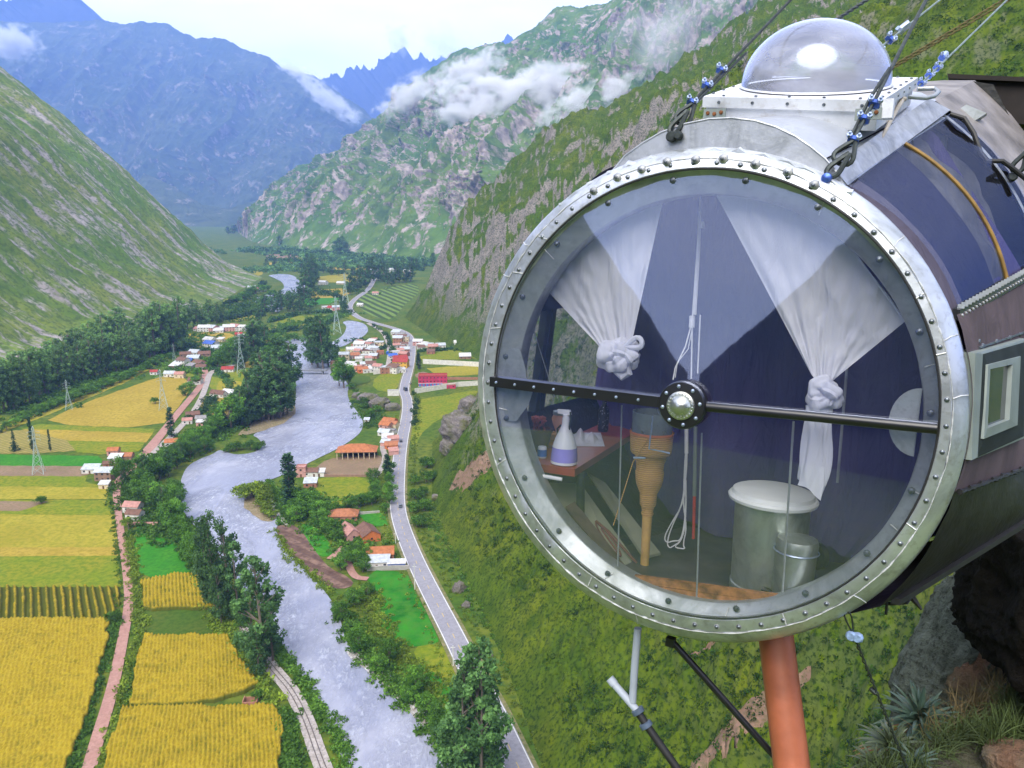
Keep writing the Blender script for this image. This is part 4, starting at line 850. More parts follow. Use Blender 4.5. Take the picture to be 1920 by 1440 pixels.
def glass_mat(name, tint=(1, 1, 1), dirt=.04, ior=1.5, dirtcol=(.75, .8, .85), dscale=2.0, refl=1.8, grough=.02):
    t = NT(name); t.n.remove(t.b)
    tr = t.node('ShaderNodeBsdfTransparent'); tr.inputs[0].default_value = (*tint, 1); gl = t.node('ShaderNodeBsdfGlossy'); gl.inputs['Roughness'].default_value = grough; gl.inputs[0].default_value = (.66, .74, 1, 1)
    fr = t.node('ShaderNodeFresnel'); fr.inputs[0].default_value = ior; k = t.math('MULTIPLY', fr.outputs[0], refl, True)
    m = t.node('ShaderNodeMixShader'); t.L(k, m.inputs[0]); t.L(tr.outputs[0], m.inputs[1]); t.L(gl.outputs[0], m.inputs[2])
    df = t.node('ShaderNodeBsdfDiffuse'); df.inputs[0].default_value = (*dirtcol, 1); n = t.noise(t.pos('Object'), dscale, 6, .65, .5)
    m2 = t.node('ShaderNodeMixShader'); t.L(t.ramp(n, [(.35, dirt * .4), (.75, dirt * 1.8)]), m2.inputs[0]); t.L(m.outputs[0], m2.inputs[1]); t.L(df.outputs[0], m2.inputs[2]); t.L(m2.outputs[0], t.out.inputs[0]); return t.mat
M_glass = glass_mat('window_glass', (.97, .975, .99), .010, 1.62, (.60, .66, .88), 2, 3.6); M_dome = glass_mat('acrylic_dome', (.88, .91, .98), .30, 1.62, (.78, .82, .97), 1.2, 2.2, .16); M_sheet = glass_mat('side_glazing', (.80, .82, .86), .010, 1.25, (.34, .33, .40), 3, .10)
def cloth(name, a, b, scale=3, tl=0.0, rough=.9, sheen=0.0, fold=.0):
    t = NT(name); n = t.noise(t.pos('Object', (1, 1, .35)), scale, 4, .6); n2 = t.noise(t.pos('Object'), 160, 2, .5); n3 = t.noise(t.pos('Object', (1.6, 1, .4), (0, R(25), 0)), 5, 4, .6, .8)
    c = t.mix(t.ramp(n, [(.35, 0.), (.65, 1.)]), a, b); t.set(Base_Color=c, Roughness=rough, Specular_IOR_Level=.1)
    t.bump(t.math('ADD', t.math('MULTIPLY', n2, .06), n3), .7, .03 + fold)
    if tl:
        tr = t.node('ShaderNodeBsdfTranslucent'); t.L(c, tr.inputs[0]); m = t.node('ShaderNodeMixShader'); m.inputs[0].default_value = tl; t.L(t.b.outputs[0], m.inputs[1]); t.L(tr.outputs[0], m.inputs[2]); t.L(m.outputs[0], t.out.inputs[0])
    return t.mat
M_curt = cloth('white_muslin', (.90, .91, .98), (.82, .84, .96), 6, .42, fold=.02)
M_navy = cloth('navy_lining', (.052, .040, .125), (.088, .070, .180), 2.5, fold=.03); M_navy2 = cloth('dark_blue_lining', (.005, .006, .028), (.009, .010, .045), 2.5)
M_lilac = cloth('grey_lilac_lining', (.070, .060, .085), (.10, .088, .118), 3); M_lit = cloth('pale_lining', (.18, .18, .32), (.20, .20, .32), 3, fold=.02)
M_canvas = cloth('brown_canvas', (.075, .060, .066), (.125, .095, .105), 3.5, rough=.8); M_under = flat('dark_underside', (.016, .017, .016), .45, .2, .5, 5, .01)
M_wood = flat('honey_batten', (.25, .105, .035), .5, 0, .65, 22, .004)
M_deck = flat('dark_floor', (.045, .042, .048), .45, 0, .4, 6)
M_grey = flat('grey_green_frame', (.20, .235, .22), .5, .2, .15, 5); M_dgrey = flat('dark_frame', (.016, .022, .021), .7, 0, .3, 8, spec=.2)

pod = Thing('hanging_capsule', (0, 0, 0), 'round fronted silver sleeping capsule hung from steel cables above the valley', 'capsule')
OX, OZ = -.027, -.026          # the outer rim sits a little off the glass centre
def circ(r, d, a, ox=0, oz=0): return Vector((ox + r * math.cos(a), d, oz + r * math.sin(a)))
def lathe_ring(mb, prof, n=144, mi=0, wob=0.0, seed=0):
    """prof: (r, d, blend to the outer centre)"""
    rr = random.Random(seed); ph = [rr.uniform(0, 6.28) for _ in range(8)]; vs = []; fs = []; k = len(prof)
    for (r, d, b) in prof:
        for j in range(n):
            a = 2 * math.pi * j / n; w = wob * (math.sin(3 * a + ph[0]) + .7 * math.sin(11 * a + ph[1]) + .5 * math.sin(29 * a + ph[2] + r * 40) + .4 * math.sin(47 * a + ph[3]))
            vs.append(circ(r + w * .5, d + w, a, OX * b, OZ * b))
    for i in range(k - 1):
        for j in range(n):
            j2 = (j + 1) % n; fs.append((i * n + j, i * n + j2, (i + 1) * n + j2, (i + 1) * n + j))
    return mb.add(vs, fs, mi)
# rim: riveted band, bead and rolled outer lip
mb = MB()
lathe_ring(mb, [(1.098, .030, 0), (1.104, -.006, 0), (1.110, -.010, 0), (1.158, -.004, .5), (1.166, .002, .6)], wob=.0012)
lathe_ring(mb, [(1.166, .002, .6), (1.180, .010, .7), (1.215, .038, 1), (1.232, .060, 1), (1.238, .078, 1), (1.232, .100, 1), (1.215, .125, 1), (1.17, .16, 1)], wob=.0018, seed=3)
rr = random.Random(5)
for j in range(64):         # rivets of the band
    a = 2 * math.pi * (j + .35) / 64; c = circ(1.139, -.006, a, OX * .4, OZ * .4)
    mb.lathe([(.0115, 0), (.0105, -.004), (.006, -.0075), (.001, -.008)], c, (0, 1, 0), 8, 1)
    mb.lathe([(.015, .002), (.015, -.001), (.011, -.0015)], c, (0, 1, 0), 10, 2, False)
for j, a in enumerate([62, 68.5, 76, 83.5, 90, 97, 103.5, 110, 117]):  # big mashed bolts along the top
    c = circ(1.152 + .006 * (j % 2), -.004, R(a + 1.5), OX * .4, OZ * .4); mb.lathe([(.026, .004), (.024, -.004), (.012, -.008), (.012, -.018), (.003, -.020)], c, (0.1, 1, .1), 7, 2); mb.lathe([(.010, -.01), (.009, -.024), (.002, -.026)], c, (0, 1, 0), 6, 1)
for a in (17, 30, 58, 137, 149, 166, 205, 247, 300, 338): # seams of the sheet
    mb.tube([circ(1.107, -.012, R(a), 0, 0), circ(1.16, -.007, R(a + .5), OX * .5, OZ * .5)], .0032, 5, 3)
for a in (20, 42, 141, 151, 200, 262, 318, 8):
    mb.tube([circ(1.168, .000, R(a), OX * .6, OZ * .6), circ(1.20, .022, R(a + .6), OX * .8, OZ * .8), circ(1.234, .06, R(a + .7), OX, OZ)], .0030, 5, 3)
rim = pod.part('rim', mb, [M_alu, M_bolt, M_boltw, M_caulk])
mb = MB(); pts = []; rad = []
for j in range(420):
    a = 2 * math.pi * j / 419; w = .0045 * mnoise.noise(Vector((math.cos(a) * 6, math.sin(a) * 6, 1))) + .003 * mnoise.noise(Vector((math.cos(a) * 22, math.sin(a) * 22, 4))); pts.append(circ(1.168 + w, .0 + w * .3, a, OX * .62, OZ * .62)); rad.append(max(.0012, .0026 + .0045 * mnoise.noise(Vector((math.cos(a) * 30, math.sin(a) * 30, 9))) + (.004 if rr.random() < .02 else 0)))
mb.tube(pts, rad, 6); pod.part('sealant_bead', mb, M_caulk)
mb = MB(); mb.tube([circ(1.102, -.009, 2 * math.pi * j / 120) for j in range(121)], .0050, 6); pod.part('gasket', mb, M_rubber)
# inner flange seen through the glass
mb = MB()
OX0, OZ0 = OX, OZ; OX, OZ = .024, -.026
lathe_ring(mb, [(1.100, .016, 0), (1.060, .040, .5), (1.020, .060, 1), (1.014, .070, 1), (1.02, .16, 1)], wob=.0016, seed=9); OX, OZ = OX0, OZ0
for j in range(19):
    a = 2 * math.pi * (j + .2) / 19; mb.lathe([(.017, .004), (.015, -.004), (.007, -.006), (.006, -.012), (.001, -.013)], circ(1.066, .026, a), (0, 1, 0), 8, 1)
for a in (60, 15, 140, 190, 250, 285, 335, 345): mb.tube([circ(1.098, .014, R(a)), circ(1.045, .040, R(a + .4), .012, -.013)], .003, 5, 2)
pod.part('inner_flange', mb, [M_alu2, M_bolt, M_caulk])
# half-round gusset at the right end of the bar
g = MB(); c = Vector((1.02, .045, .02)); arc = [c + Vector((-.115 * math.sin(t_), 0, .150 * math.cos(t_))) for t_ in np.linspace(0, math.pi, 20)]; g.slab(arc, (0, .006, 0)); g.tube([c + Vector((-.005, -.004, .148)), c + Vector((-.005, -.004, -.148))], .003, 5)
pod.part('gusset', g, M_alu2)
g = MB(); lst = PLs([(937, 648), (975, 655), (985, 690), (988, 715), (937, 705)], .03); g.slab(lst, (0, .005, 0)); lst = PLs([(940, 725), (1000, 730), (990, 760), (968, 790), (940, 790)], .03); g.slab(lst, (0, .005, 0)); pod.part('gusset', g, M_alu2)
# the window
g = MB(); k_ = 96; g.add([circ(1.099, -.001 + .032 * math.sin(2 * math.pi * j / k_), 2 * math.pi * j / k_) for j in range(k_)], [tuple(range(k_ - 1, -1, -1))]); pod.part('window_pane', g, M_glass, False)
# horizontal bar with hub
BL, BR_ = Vector((-1.108, -.028, -.034)), Vector((1.098, -.030, .018)); HB = Vector((.002, -.030, -.022))
g = MB(); ax = (HB - BL).normalized(); up = Vector((0, 0, 1))
def barbox(mb, a, b, hw, y0, y1, mi=0):
    n_ = (b - a).normalized().cross(Vector((0, 1, 0))).normalized() * hw
    A = [a + n_ + Vector((0, y0, 0)), a - n_ + Vector((0, y0, 0)), a - n_ + Vector((0, y1, 0)), a + n_ + Vector((0, y1, 0))]; B = [p + (b - a) for p in A]; mb.hexa(A, B, mi)
barbox(g, BL, HB, .027, -.026, .026)
for j in range(9):
    c = BL.lerp(HB, .04 + j * .108) + Vector((0, -.027, .0)); g.lathe([(.0085, 0), (.007, -.006), (.001, -.008)], c, (0, 1, 0), 8, 1)
g.hexa([BL + Vector((.02, -.026, .0272)), BL + Vector((.02, -.012, .031)), BL + Vector((.02, .026, .031)), BL + Vector((.02, .026, .0272))], [HB + Vector((-.05, -.026, .0272)), HB + Vector((-.05, -.012, .031)), HB + Vector((-.05, .026, .031)), HB + Vector((-.05, .026, .0272))])
pod.part('window_bar', g, [M_black, M_bluew])
g = MB(); g.tube([HB, HB.lerp(BR_, .5) + Vector((0, 0, .002)), BR_], .024, 20); pod.part('window_bar', g, M_black)
hub = MB(); hub.lathe([(.110, .022), (.118, .010), (.118, -.030), (.112, -.040), (.04, -.044)], HB, (0, 1, 0), 48)
for j in range(8):
    a = math.pi / 8 + j * math.pi / 4 - .2; hub.lathe([(.010, 0), (.0085, -.006), (.001, -.009)], HB + Vector((.094 * math.cos(a), -.040, .094 * math.sin(a))), (0, 1, 0), 10, 1)
hb = pod.part('hub', hub, [M_black, M_bluew])
g = MB(); g.lathe([(.071, -.040), (.069, -.052), (.060, -.058), (.052, -.058), (.046, -.066), (.034, -.080), (.018, -.088), (.001, -.090)], HB, (0, 1, 0), 40)
for j in range(22):
    a = j * math.tau / 22; g.lathe([(.0045, 0), (.001, -.004)], HB + Vector((.060 * math.cos(a), -.057, .060 * math.sin(a))), (0, 1, 0), 6)
pod.part('hub_cap', g, M_cap, parent=hb)

# hull: sections at d = .15 and 1.85
S0 = {'R1': (.50, 1.150), 'R2': (.61, 1.045), 'T': (1.125, .50), 'B': (1.205, -.27), 'C': (.985, -.845), 'D': (.10, -1.24), 'DL': (-.70, -1.04), 'BL': (-1.2, -.3), 'TL': (-1.14, .45), 'RL': (-.72, 1.0), 'R1L': (-.50, 1.150)}
S1 = {'R1': (.78, 1.690), 'R2': (.90, 1.630), 'T': (1.48, .74), 'B': (1.63, -.39), 'C': (1.74, -.60), 'D': (.60, -1.35), 'DL': (-.60, -1.20), 'BL': (-1.3, -.35), 'TL': (-1.22, .5), 'RL': (-.80, 1.15), 'R1L': (-.30, 1.60)}
def HS(k, d, out=0.0):
    t_ = (d - .15) / 1.70; a, b = S0[k], S1[k]; p = Vector((a[0] + (b[0] - a[0]) * t_, d, a[1] + (b[1] - a[1]) * t_))
    if out: q = Vector((p.x, 0, p.z)).normalized() * out; p = p + q
    return p
def patch(mb, k1, k2, d0, d1, nd=8, ns=8, bulge=(0.0, 0.0), off=0.0, mi=0, wav=0.0):
    vs = []
    for i in range(nd + 1):
        d = d0 + (d1 - d0) * i / nd; a, b = HS(k1, d), HS(k2, d); n_ = Vector(((b - a).z, 0, -(b - a).x)).normalized(); bl = bulge[0] + (bulge[1] - bulge[0]) * (d - .15) / 1.7
        for j in range(ns + 1):
            s_ = j / ns; w = wav * mnoise.noise(Vector((i * .7, j * .5, 3.3))) * (0 if j in (0, ns) else 1); vs.append(a.lerp(b, s_) + n_ * (bl * 4 * s_ * (1 - s_) + off + w) * (1 if (n_.dot(Vector((a.x, 0, a.z))) > 0) else -1))
    return mb.add(vs, [(i * (ns + 1) + j, (i + 1) * (ns + 1) + j, (i + 1) * (ns + 1) + j + 1, i * (ns + 1) + j + 1) for i in range(nd) for j in range(ns)], mi)
# bulkhead plate above the rim
g = MB(); top = PLs([(1150, 318), (1172, 292), (1205, 268), (1240, 248), (1285, 232), (1330, 223), (1372, 221), (1415, 226), (1455, 238), (1492, 256), (1520, 275), (1548, 298), (1575, 330)], .10)
bot = [circ(1.17, .10, R(a), OX, OZ) for a in np.linspace(52, 122, 16)]; g.slab(top + bot, (0, .006, 0)); g.tube(top, .005, 6); pod.part('bulkhead', g, M_smudge)
g = MB(); arc_ = [circ(1.215 + .010 * math.sin(a * 9), .05, R(a), OX, OZ) for a in np.linspace(56, 128, 40)]; g.tube(arc_, [.012 if i % 7 else .019 for i in range(40)], 6); pod.part('flashing', g, M_alu)
# roof sheet
g = MB(); vs = []
for i in range(13):
    d = .10 + i * .16; A, B_, Mid = HS('R1L', max(d, .1)), HS('R1', d), None; t_ = (d - .1) / 1.9; arch = .17 * (1 - t_) + .10 * t_
    for j in range(13):
        s_ = j / 12; p = A.lerp(B_, s_); p.z += arch * (1 - abs(2 * s_ - 1) ** (2.0 + 3 * t_)) * (1 if d > .12 else 1.0); vs.append(p)
g.add(vs, [(i * 13 + j, i * 13 + j + 1, (i + 1) * 13 + j + 1, (i + 1) * 13 + j) for i in range(12) for j in range(12)]); pod.part('roof', g, M_roof)
g = MB(); a0, a1, b0, b1 = PL(1560, 312, .16), PL(1742, 184, 1.72), PL(1590, 347, .2), PL(1782, 206, 1.84)
g.hexa([a0, b0, b0 + Vector((-.01, .01, -.012)), a0 + Vector((-.01, .0, -.012))], [a1, b1, b1 + Vector((-.01, 0, -.012)), a1 + Vector((-.01, 0, -.012))]); pod.part('eave_trim', g, M_smudge)
g = MB(); patch(g, 'R1', 'R2', .15, 1.8, off=-.02); pod.part('eave_panel', g, M_alu2)
# side glazing, struts and toothed rail
g = MB(); patch(g, 'R2', 'T', .14, 1.84, 10, 12, (.075, .11)); pod.part('side_glazing', g, M_sheet, label='clear plastic side pane under the roof edge')
def hoop(d, k1, k2, r, mat, name, bulge, off=0.0, nn=14, flatw=None, lab=None):
    g = MB(); a, b = HS(k1, d), HS(k2, d); n_ = Vector(((a - b).z, 0, -(a - b).x)).normalized(); n_ = n_ if n_.dot(a) > 0 else -n_; pts = [a.lerp(b, j / nn) + n_ * (bulge * 4 * (j / nn) * (1 - j / nn) + off) for j in range(nn + 1)]
    if flatw:
        for p, q in zip(pts[:-1], pts[1:]): g.hexa([p, p + Vector((0, flatw, 0)), p + Vector((0, flatw, 0)) + n_ * .012, p + n_ * .012], [q, q + Vector((0, flatw, 0)), q + Vector((0, flatw, 0)) + n_ * .012, q + n_ * .012])
    else: g.tube(pts, r, 8)
    return pod.part(name, g, mat, label=lab)
M_ochre = flat('ochre_strut', (.20, .115, .018), .6, 0, .4, 12)
hoop(.98, 'R2', 'T', .010, M_ochre, 'strut', .09, .004, lab='ochre curved strut behind the side pane')
hoop(1.84, 'R1', 'T', .02, M_alu, 'hoop', .10, -.004, flatw=.16)
g = MB(); a, b = PL(1800, 588, .13), PL(1960, 496, 1.75); n_ = Vector((.8, 0, .45)).normalized()
g.hexa([a + Vector((0, 0, .016)), a + Vector((0, 0, -.030)), a + Vector((-.03, 0, -.030)), a + Vector((-.03, 0, .02))], [b + Vector((0, 0, .02)), b + Vector((0, 0, -.035)), b + Vector((-.03, 0, -.035)), b + Vector((-.03, 0, .02))])
for j in range(30):
    c = a.lerp(b, (j + .5) / 30); g.lathe([(.008, 0), (.007, .006), (.001, .009)], c + Vector((.0, 0, -.012)), (1, -.2, 0), 6, 1); g.box(c + Vector((-.006, 0, .026)), (.026, .020, .018), None, 2)
pod.part('toothed_rail', g, [M_black, M_boltw, M_alu2])
# fabric behind the side glazing
g = MB(); patch(g, 'R2', 'T', .15, .36, 8, 10, (.06, .07), -.04, wav=.006); pod.part('lining', g, M_lilac, label='grey lilac lining next to the rim')
g = MB(); patch(g, 'R2', 'T', .34, 1.00, 8, 10, (.055, .06), -.055, wav=.01); pod.part('lining', g, M_navy2, label='dark blue lining behind the side pane')
M_clear = cloth('crumpled_plastic', (.05, .05, .048), (.15, .145, .135), 5, .3, .4); g = MB(); patch(g, 'R2', 'T', 1.0, 1.82, 14, 14, (.05, .06), -.13, wav=.05); pod.part('lining', g, M_clear, label='crumpled grey plastic behind the ochre strut')
g = MB(); g.tube(PX([(1735, 228, 1.95), (1780, 252, 1.95), (1822, 282, 1.95), (1855, 310, 1.95)]), .016, 8); g.tube(PX([(1768, 240, 2.0), (1766, 300, 1.9), (1755, 360, 1.75)]), .026, 8); g.tube(PX([(1795, 245, 2.0), (1850, 310, 2.0), (1900, 375, 2.0)]), .018, 8); pod.part('inner_frame', g, M_dgrey)
# side wall of brown canvas, with the little window
g = MB(); patch(g, 'T', 'B', .09, 2.4, 14, 12, (.060, .04), 0, wav=.006); pod.part('side_wall', g, M_canvas)
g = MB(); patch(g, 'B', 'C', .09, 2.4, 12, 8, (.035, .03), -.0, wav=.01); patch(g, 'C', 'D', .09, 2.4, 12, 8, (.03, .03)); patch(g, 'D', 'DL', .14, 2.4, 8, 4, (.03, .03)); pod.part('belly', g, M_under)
g = MB(); P_ = [HS('B', d, .012 + (.004 if i % 2 else 0)) for i, d in enumerate(np.linspace(.12, 2.3, 60))]; g.tube(P_, [.010 + .004 * (i % 5 == 0) for i in range(60)], 6)
for p in P_[3::5]: g.lathe([(.006, 0), (.005, .02), (.001, .022)], p + Vector((0, 0, .0)), (.3, 0, 1), 6, 0)
pod.part('chine_seam', g, M_rubber)
g = MB(); g.hexa([HS('C', .2, .02) + Vector((-.03, 0, -.02)), HS('C', .2, .02) + Vector((.01, 0, -.02)), HS('C', .2, .02) + Vector((.01, 0, .01)), HS('C', .2, .02) + Vector((-.03, 0, .01))], [HS('C', 2.4, .02) + Vector((-.03, 0, -.02)), HS('C', 2.4, .02) + Vector((.01, 0, -.02)), HS('C', 2.4, .02) + Vector((.01, 0, .01)), HS('C', 2.4, .02) + Vector((-.03, 0, .01))])
g.tube(PX([(1700, 1105, .5), (1714, 1125, .5), (1728, 1143, .5)]), [.022, .016, .006], 6); g.tube(PX([(1663, 1122, .4), (1662, 1140, .4), (1661, 1152, .4)]), .007, 6)
g.tube(PX([(1640, 1128, .45), (1670, 1132, .45), (1700, 1130, .45), (1712, 1112, .5)]), .010, 6); pod.part('keel', g, M_rubber)
# side window box: outer frame, inner sash and pane, standing proud of the canvas
def onwall(px, py, out=.02):
    """capsule point seen at (px, py) lying OUT metres outside the side wall"""
    best = None
    for d in np.linspace(.1, 3.2, 400):
        p = PL(px, py, d); a, b = HS('T', d), HS('B', d); s_ = (a.z - p.z) / (a.z - b.z); bl = .060 + (.04 - .060) * (d - .15) / 1.7; x_ = a.x + (b.x - a.x) * s_ + bl * 4 * s_ * (1 - s_) + out; e = abs(p.x - x_)
        if best is None or e < best[0]: best = (e, p)
    return best[1]
def wframe(Qo, Qi, out0, out1, g=None):
    g = g or MB(); A = [onwall(*q, out1) for q in Qo]; B = [onwall(*q, out1) for q in Qi]; dn = Vector((-(out1 - out0), 0, 0))
    for i in range(4): j = (i + 1) % 4; g.hexa([A[i], A[j], B[j], B[i]], [A[i] + dn, A[j] + dn, B[j] + dn, B[i] + dn])
    return g
O1 = [(1829, 662), (1925, 635), (1922, 821), (1822, 863)]; O2 = [(1843, 664), (1923, 641), (1920, 818), (1833, 857)]; O3 = [(1853, 684), (1914, 668), (1908, 797), (1845, 823)]; O4 = [(1857, 692), (1899, 683), (1893, 787), (1852, 803)]
wf = pod.part('window_frame', wframe(O1, O2, -.04, .030), M_grey, False)
pod.part('sash', wframe(O2, O3, -.04, .030), M_dgrey, False, parent=wf); pod.part('sash', wframe(O3, O4, -.04, .036), M_grey, False, parent=wf, label='inner grey sash of the side window')
g = MB(); g.quad(*[onwall(*q, .016) for q in O4]); pod.part('pane', g, flat('dark_pane', (.022, .028, .032), .06, 0, .5, 9), False, parent=wf); g = MB(); g.quad(*[onwall(*q, .006) for q in O3]); pod.part('backing', g, M_black, False, parent=wf)
g = MB()
for q in ((1842, 648), (1868, 640), (1893, 633), (1835, 640), (1912, 627)): g.lathe([(.012, -.01), (.010, .006), (.001, .009)], onwall(q[0], q[1], .0), (1, -.2, 0), 7)
g.tube([onwall(1836, 652, .004), onwall(1960, 610, .004)], .006, 5); pod.part('wall_seam', g, M_bolt)
g = MB(); patch(g, 'T', 'B', .15, 2.3, 6, 6, (.05, .04), -.14); pod.part('lining', g, M_navy, label='navy lining inside the side wall')
keys = ['R1', 'R2', 'T', 'B', 'C', 'D', 'DL', 'BL', 'TL', 'RL', 'R1L']
# rear part of the shell beyond the hoop
M_rear = flat('stained_rear_panel', (.22, .20, .19), .5, .35, .5, 4, .01); g = MB(); patch(g, 'R1', 'T', 1.99, 3.0, 6, 8, (.11, .10), .0, wav=.015); pod.part('rear_panel', g, M_rear)
g = MB()
for a_, b_ in (('R1L', 'RL'), ('RL', 'TL'), ('TL', 'BL'), ('BL', 'DL')): patch(g, a_, b_, 1.86, 3.0, 4, 4, (.03, .03))
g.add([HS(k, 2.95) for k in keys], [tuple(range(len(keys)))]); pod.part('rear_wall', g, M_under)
g = MB(); patch(g, 'R1L', 'R1', 1.96, 3.0, 6, 6, (.09, .08)); pod.part('rear_panel', g, M_rear)
# left side: lining above, clear pane and frame below
g = MB(); patch(g, 'RL', 'R1L', .16, 2.0, 6, 5, (.03, .03)); patch(g, 'TL', 'RL', .16, 2.0, 6, 5, (.05, .03)); pod.part('lining', g, M_lit, label='pale lining of the upper left side')
g = MB(); patch(g, 'BL', 'TL', .16, 1.9, 8, 8, (.05, .03)); pod.part('side_glazing', g, M_sheet, label='clear pane of the left side')
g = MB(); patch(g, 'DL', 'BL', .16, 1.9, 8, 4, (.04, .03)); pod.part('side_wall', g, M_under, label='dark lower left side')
g = MB()
for d in (.22, .30, .62, .70): p, q = HS('TL', d), HS('BL', d); g.hexa([p, p + Vector((0, .05, 0)), p + Vector((.05, .05, 0)), p + Vector((.05, 0, 0))], [q, q + Vector((0, .05, 0)), q + Vector((.05, .05, 0)), q + Vector((.05, 0, 0))])
p, q = HS('TL', .18), HS('TL', 1.6); g.hexa([p, p + Vector((.05, 0, 0)), p + Vector((.05, 0, -.12)), p + Vector((0, 0, -.12))], [q, q + Vector((.05, 0, 0)), q + Vector((.05, 0, -.12)), q + Vector((0, 0, -.12))]); pod.part('window_frame', g, M_dgrey, False, label='dark frame of the left pane')
# back lining with the pale triangular centre, floor and batten
keys = ['R1', 'R2', 'T', 'B', 'C', 'D', 'DL', 'BL', 'TL', 'RL', 'R1L']; rim_ = resample([tuple(HS(k, 1.62)) for k in keys + ['R1']], 97)[:-1]; cc = rim_.mean(0); vs = []; nr = 26
for i in range(nr + 1):
    for j in range(96):
        p = cc + (rim_[j] - cc) * (.965 * i / nr); vs.append((p[0], 1.60 + .05 * math.sin(p[0] * 9 + .6 * math.sin(p[2] * 3)) + .03 * math.sin(p[0] * 23 + p[2] * 2) + .05 * mnoise.noise(Vector((p[0] * 2, p[2] * 1.5, 1))), p[2]))
g = MB(); g.add(vs, [(i * 96 + j, i * 96 + (j + 1) % 96, (i + 1) * 96 + (j + 1) % 96, (i + 1) * 96 + j) for i in range(nr) for j in range(96)]); pod.part('back_lining', g, M_navy)
g = MB(); vs = []
for i in range(9):
    for j in range(15): z_ = -.98 + 1.45 * i / 8; x_ = .40 + (.42 + .36 * min(1, (z_ + 1) / .45)) * j / 14; vs.append((x_, .95 + .35 * (1 - j / 14) + .035 * math.sin(j * 1.3 + .3 * i), z_))
g.add(vs, [(i * 15 + j, i * 15 + j + 1, (i + 1) * 15 + j + 1, (i + 1) * 15 + j) for i in range(8) for j in range(14)]); pod.part('lining', g, M_navy, label='purple navy curtain wall on the right')
FLZ = lambda d: -1.045 - .10 * d
g = MB(); A = [Vector((-.58, .10, FLZ(.1))), Vector((.50, .10, FLZ(.1))), Vector((.76, 1.7, FLZ(1.7))), Vector((-.55, 1.7, FLZ(1.7)))]; g.slab(A, (0, 0, -.03)); pod.part('deck', g, M_deck, False)
g = MB()
for k_ in range(2): a, b = PL(1160, 1082 + 14 * k_, .10), PL(1462, 1124 + 14 * k_, .10); z_ = Vector((0, 0, .019)); g.hexa([a + z_, a - z_, a - z_ + Vector((0, .03, 0)), a + z_ + Vector((0, .03, 0))], [b + z_, b - z_, b - z_ + Vector((0, .03, 0)), b + z_ + Vector((0, .03, 0))])
pod.part('floor_batten', g, M_wood)
# thin vertical rods behind the glass
M_rod = flat('thin_steel_rod', (.38, .40, .42), .35, .7, .2, 9)
for i, (a, b, r_) in enumerate([((1166, 760, .10), (1158, 1078, .10), .0045), ((1316, 812, .10), (1306, 1122, .10), .005), ((1488, 790, .12), (1466, 1125, .12), .006), ((1588, 690, .30), (1570, 905, .30), .007)]):
    g = MB(); g.tube(PX([a, b]), r_, 6); pod.part('rod', g, M_rod)
g = MB(); g.tube(PX([(995, 600, .3), (1040, 745, .3)]), .003, 5); pod.part('stay_wire', g, M_rod)
# skylight
T0, T1, T2 = PL(1318, 180, .6), PL(1655, 187, .6), PL(1722, 144, 1.55); T3 = T2 + (T0 - T1); up_ = (T1 - T0).cross(T2 - T1).normalized(); up_ = up_ if up_.z > 0 else -up_
B0, B1 = PL(1317, 229, .6), PL(1650, 238, .6); drop = -up_ * ((T1 - B1).length)
cx_ = (T0 + T1 + T2 + T3) / 4
g = MB(); sh = lambda f, q: [cx_ + (p - cx_) * f + up_ * q for p in (T0, T1, T2, T3)]
g.hexa(sh(1.0, -.058), sh(1.0, -.003)); g.hexa(sh(.965, -.15), sh(.965, -.058))
for i, (p, q) in enumerate(((T0, T1), (T1, T2), (T3, T2), (T0, T3))):
    for j in range(5 if i % 2 == 0 else 6):
        c = p.lerp(q, (j + .5) / (5 if i % 2 == 0 else 6)); c2 = c + (cx_ - c) * .045; g.lathe([(.009, 0), (.008, .005), (.001, .007)], c2, tuple(up_), 8, 1)
        if i < 2: n_ = (c - cx_); n_ = (n_ - up_ * n_.dot(up_)); ax_ = (T0 - T3).normalized() if i == 0 else (T1 - T0).normalized(); g.lathe([(.009, 0), (.008, .004), (.001, .006)], c - up_ * .03, tuple(ax_), 8, 1)
for (x_, y_) in ((1340, 214), (1628, 214)):
    c = PL(x_, y_, .585); g.box(c, (.12, .012, .055), None, 2)
    for k_ in (-1, 0, 1): g.lathe([(.011, 0), (.009, -.01), (.001, -.012)], c + Vector((.036 * k_, -.006, .006 * (k_ % 2))), (0, 1, 0), 7, 3)
g.box(PL(1665, 205, .62), (.05, .06, .09), None, 0)
M_rust = flat('rusty_bolt', (.20, .075, .025), .8, .3, .5, 25)
sk = pod.part('skylight', g, [M_white_alu, M_bolt, M_grey, M_rust])
g = MB(); g.lathe([(.405, .004), (.400, .012), (.36, .016)], cx_, tuple(up_), 48, 0, False); pod.part('dome_collar', g, M_white_alu, parent=sk)
g = MB(); g.lathe([(.395 * math.cos(a), .012 + .335 * math.sin(a)) for a in np.linspace(0, math.pi / 2 - .01, 20)], cx_, tuple(up_), 56, 0, False); pod.part('dome', g, M_dome, parent=sk, label='clear acrylic dome mirroring the sky')
g = MB(); g.lathe([(.36, .004), (.001, .005)], cx_, tuple(up_), 40, 0, False); pod.part('dome_opening', g, M_lilac, parent=sk)
g = MB(); c = cx_ + up_ * .03 - (T3 - T0).normalized() * .02; u1 = (T1 - T0).normalized(); g.hexa([c + u1 * -.02, c + u1 * .26, c + u1 * .26 + up_ * .05, c + u1 * -.02 + up_ * .05], [p + (T3 - T0).normalized() * .03 for p in (c + u1 * -.02, c + u1 * .26, c + u1 * .26 + up_ * .05, c + u1 * -.02 + up_ * .05)]); pod.part('blind', g, M_lilac, False, parent=sk)
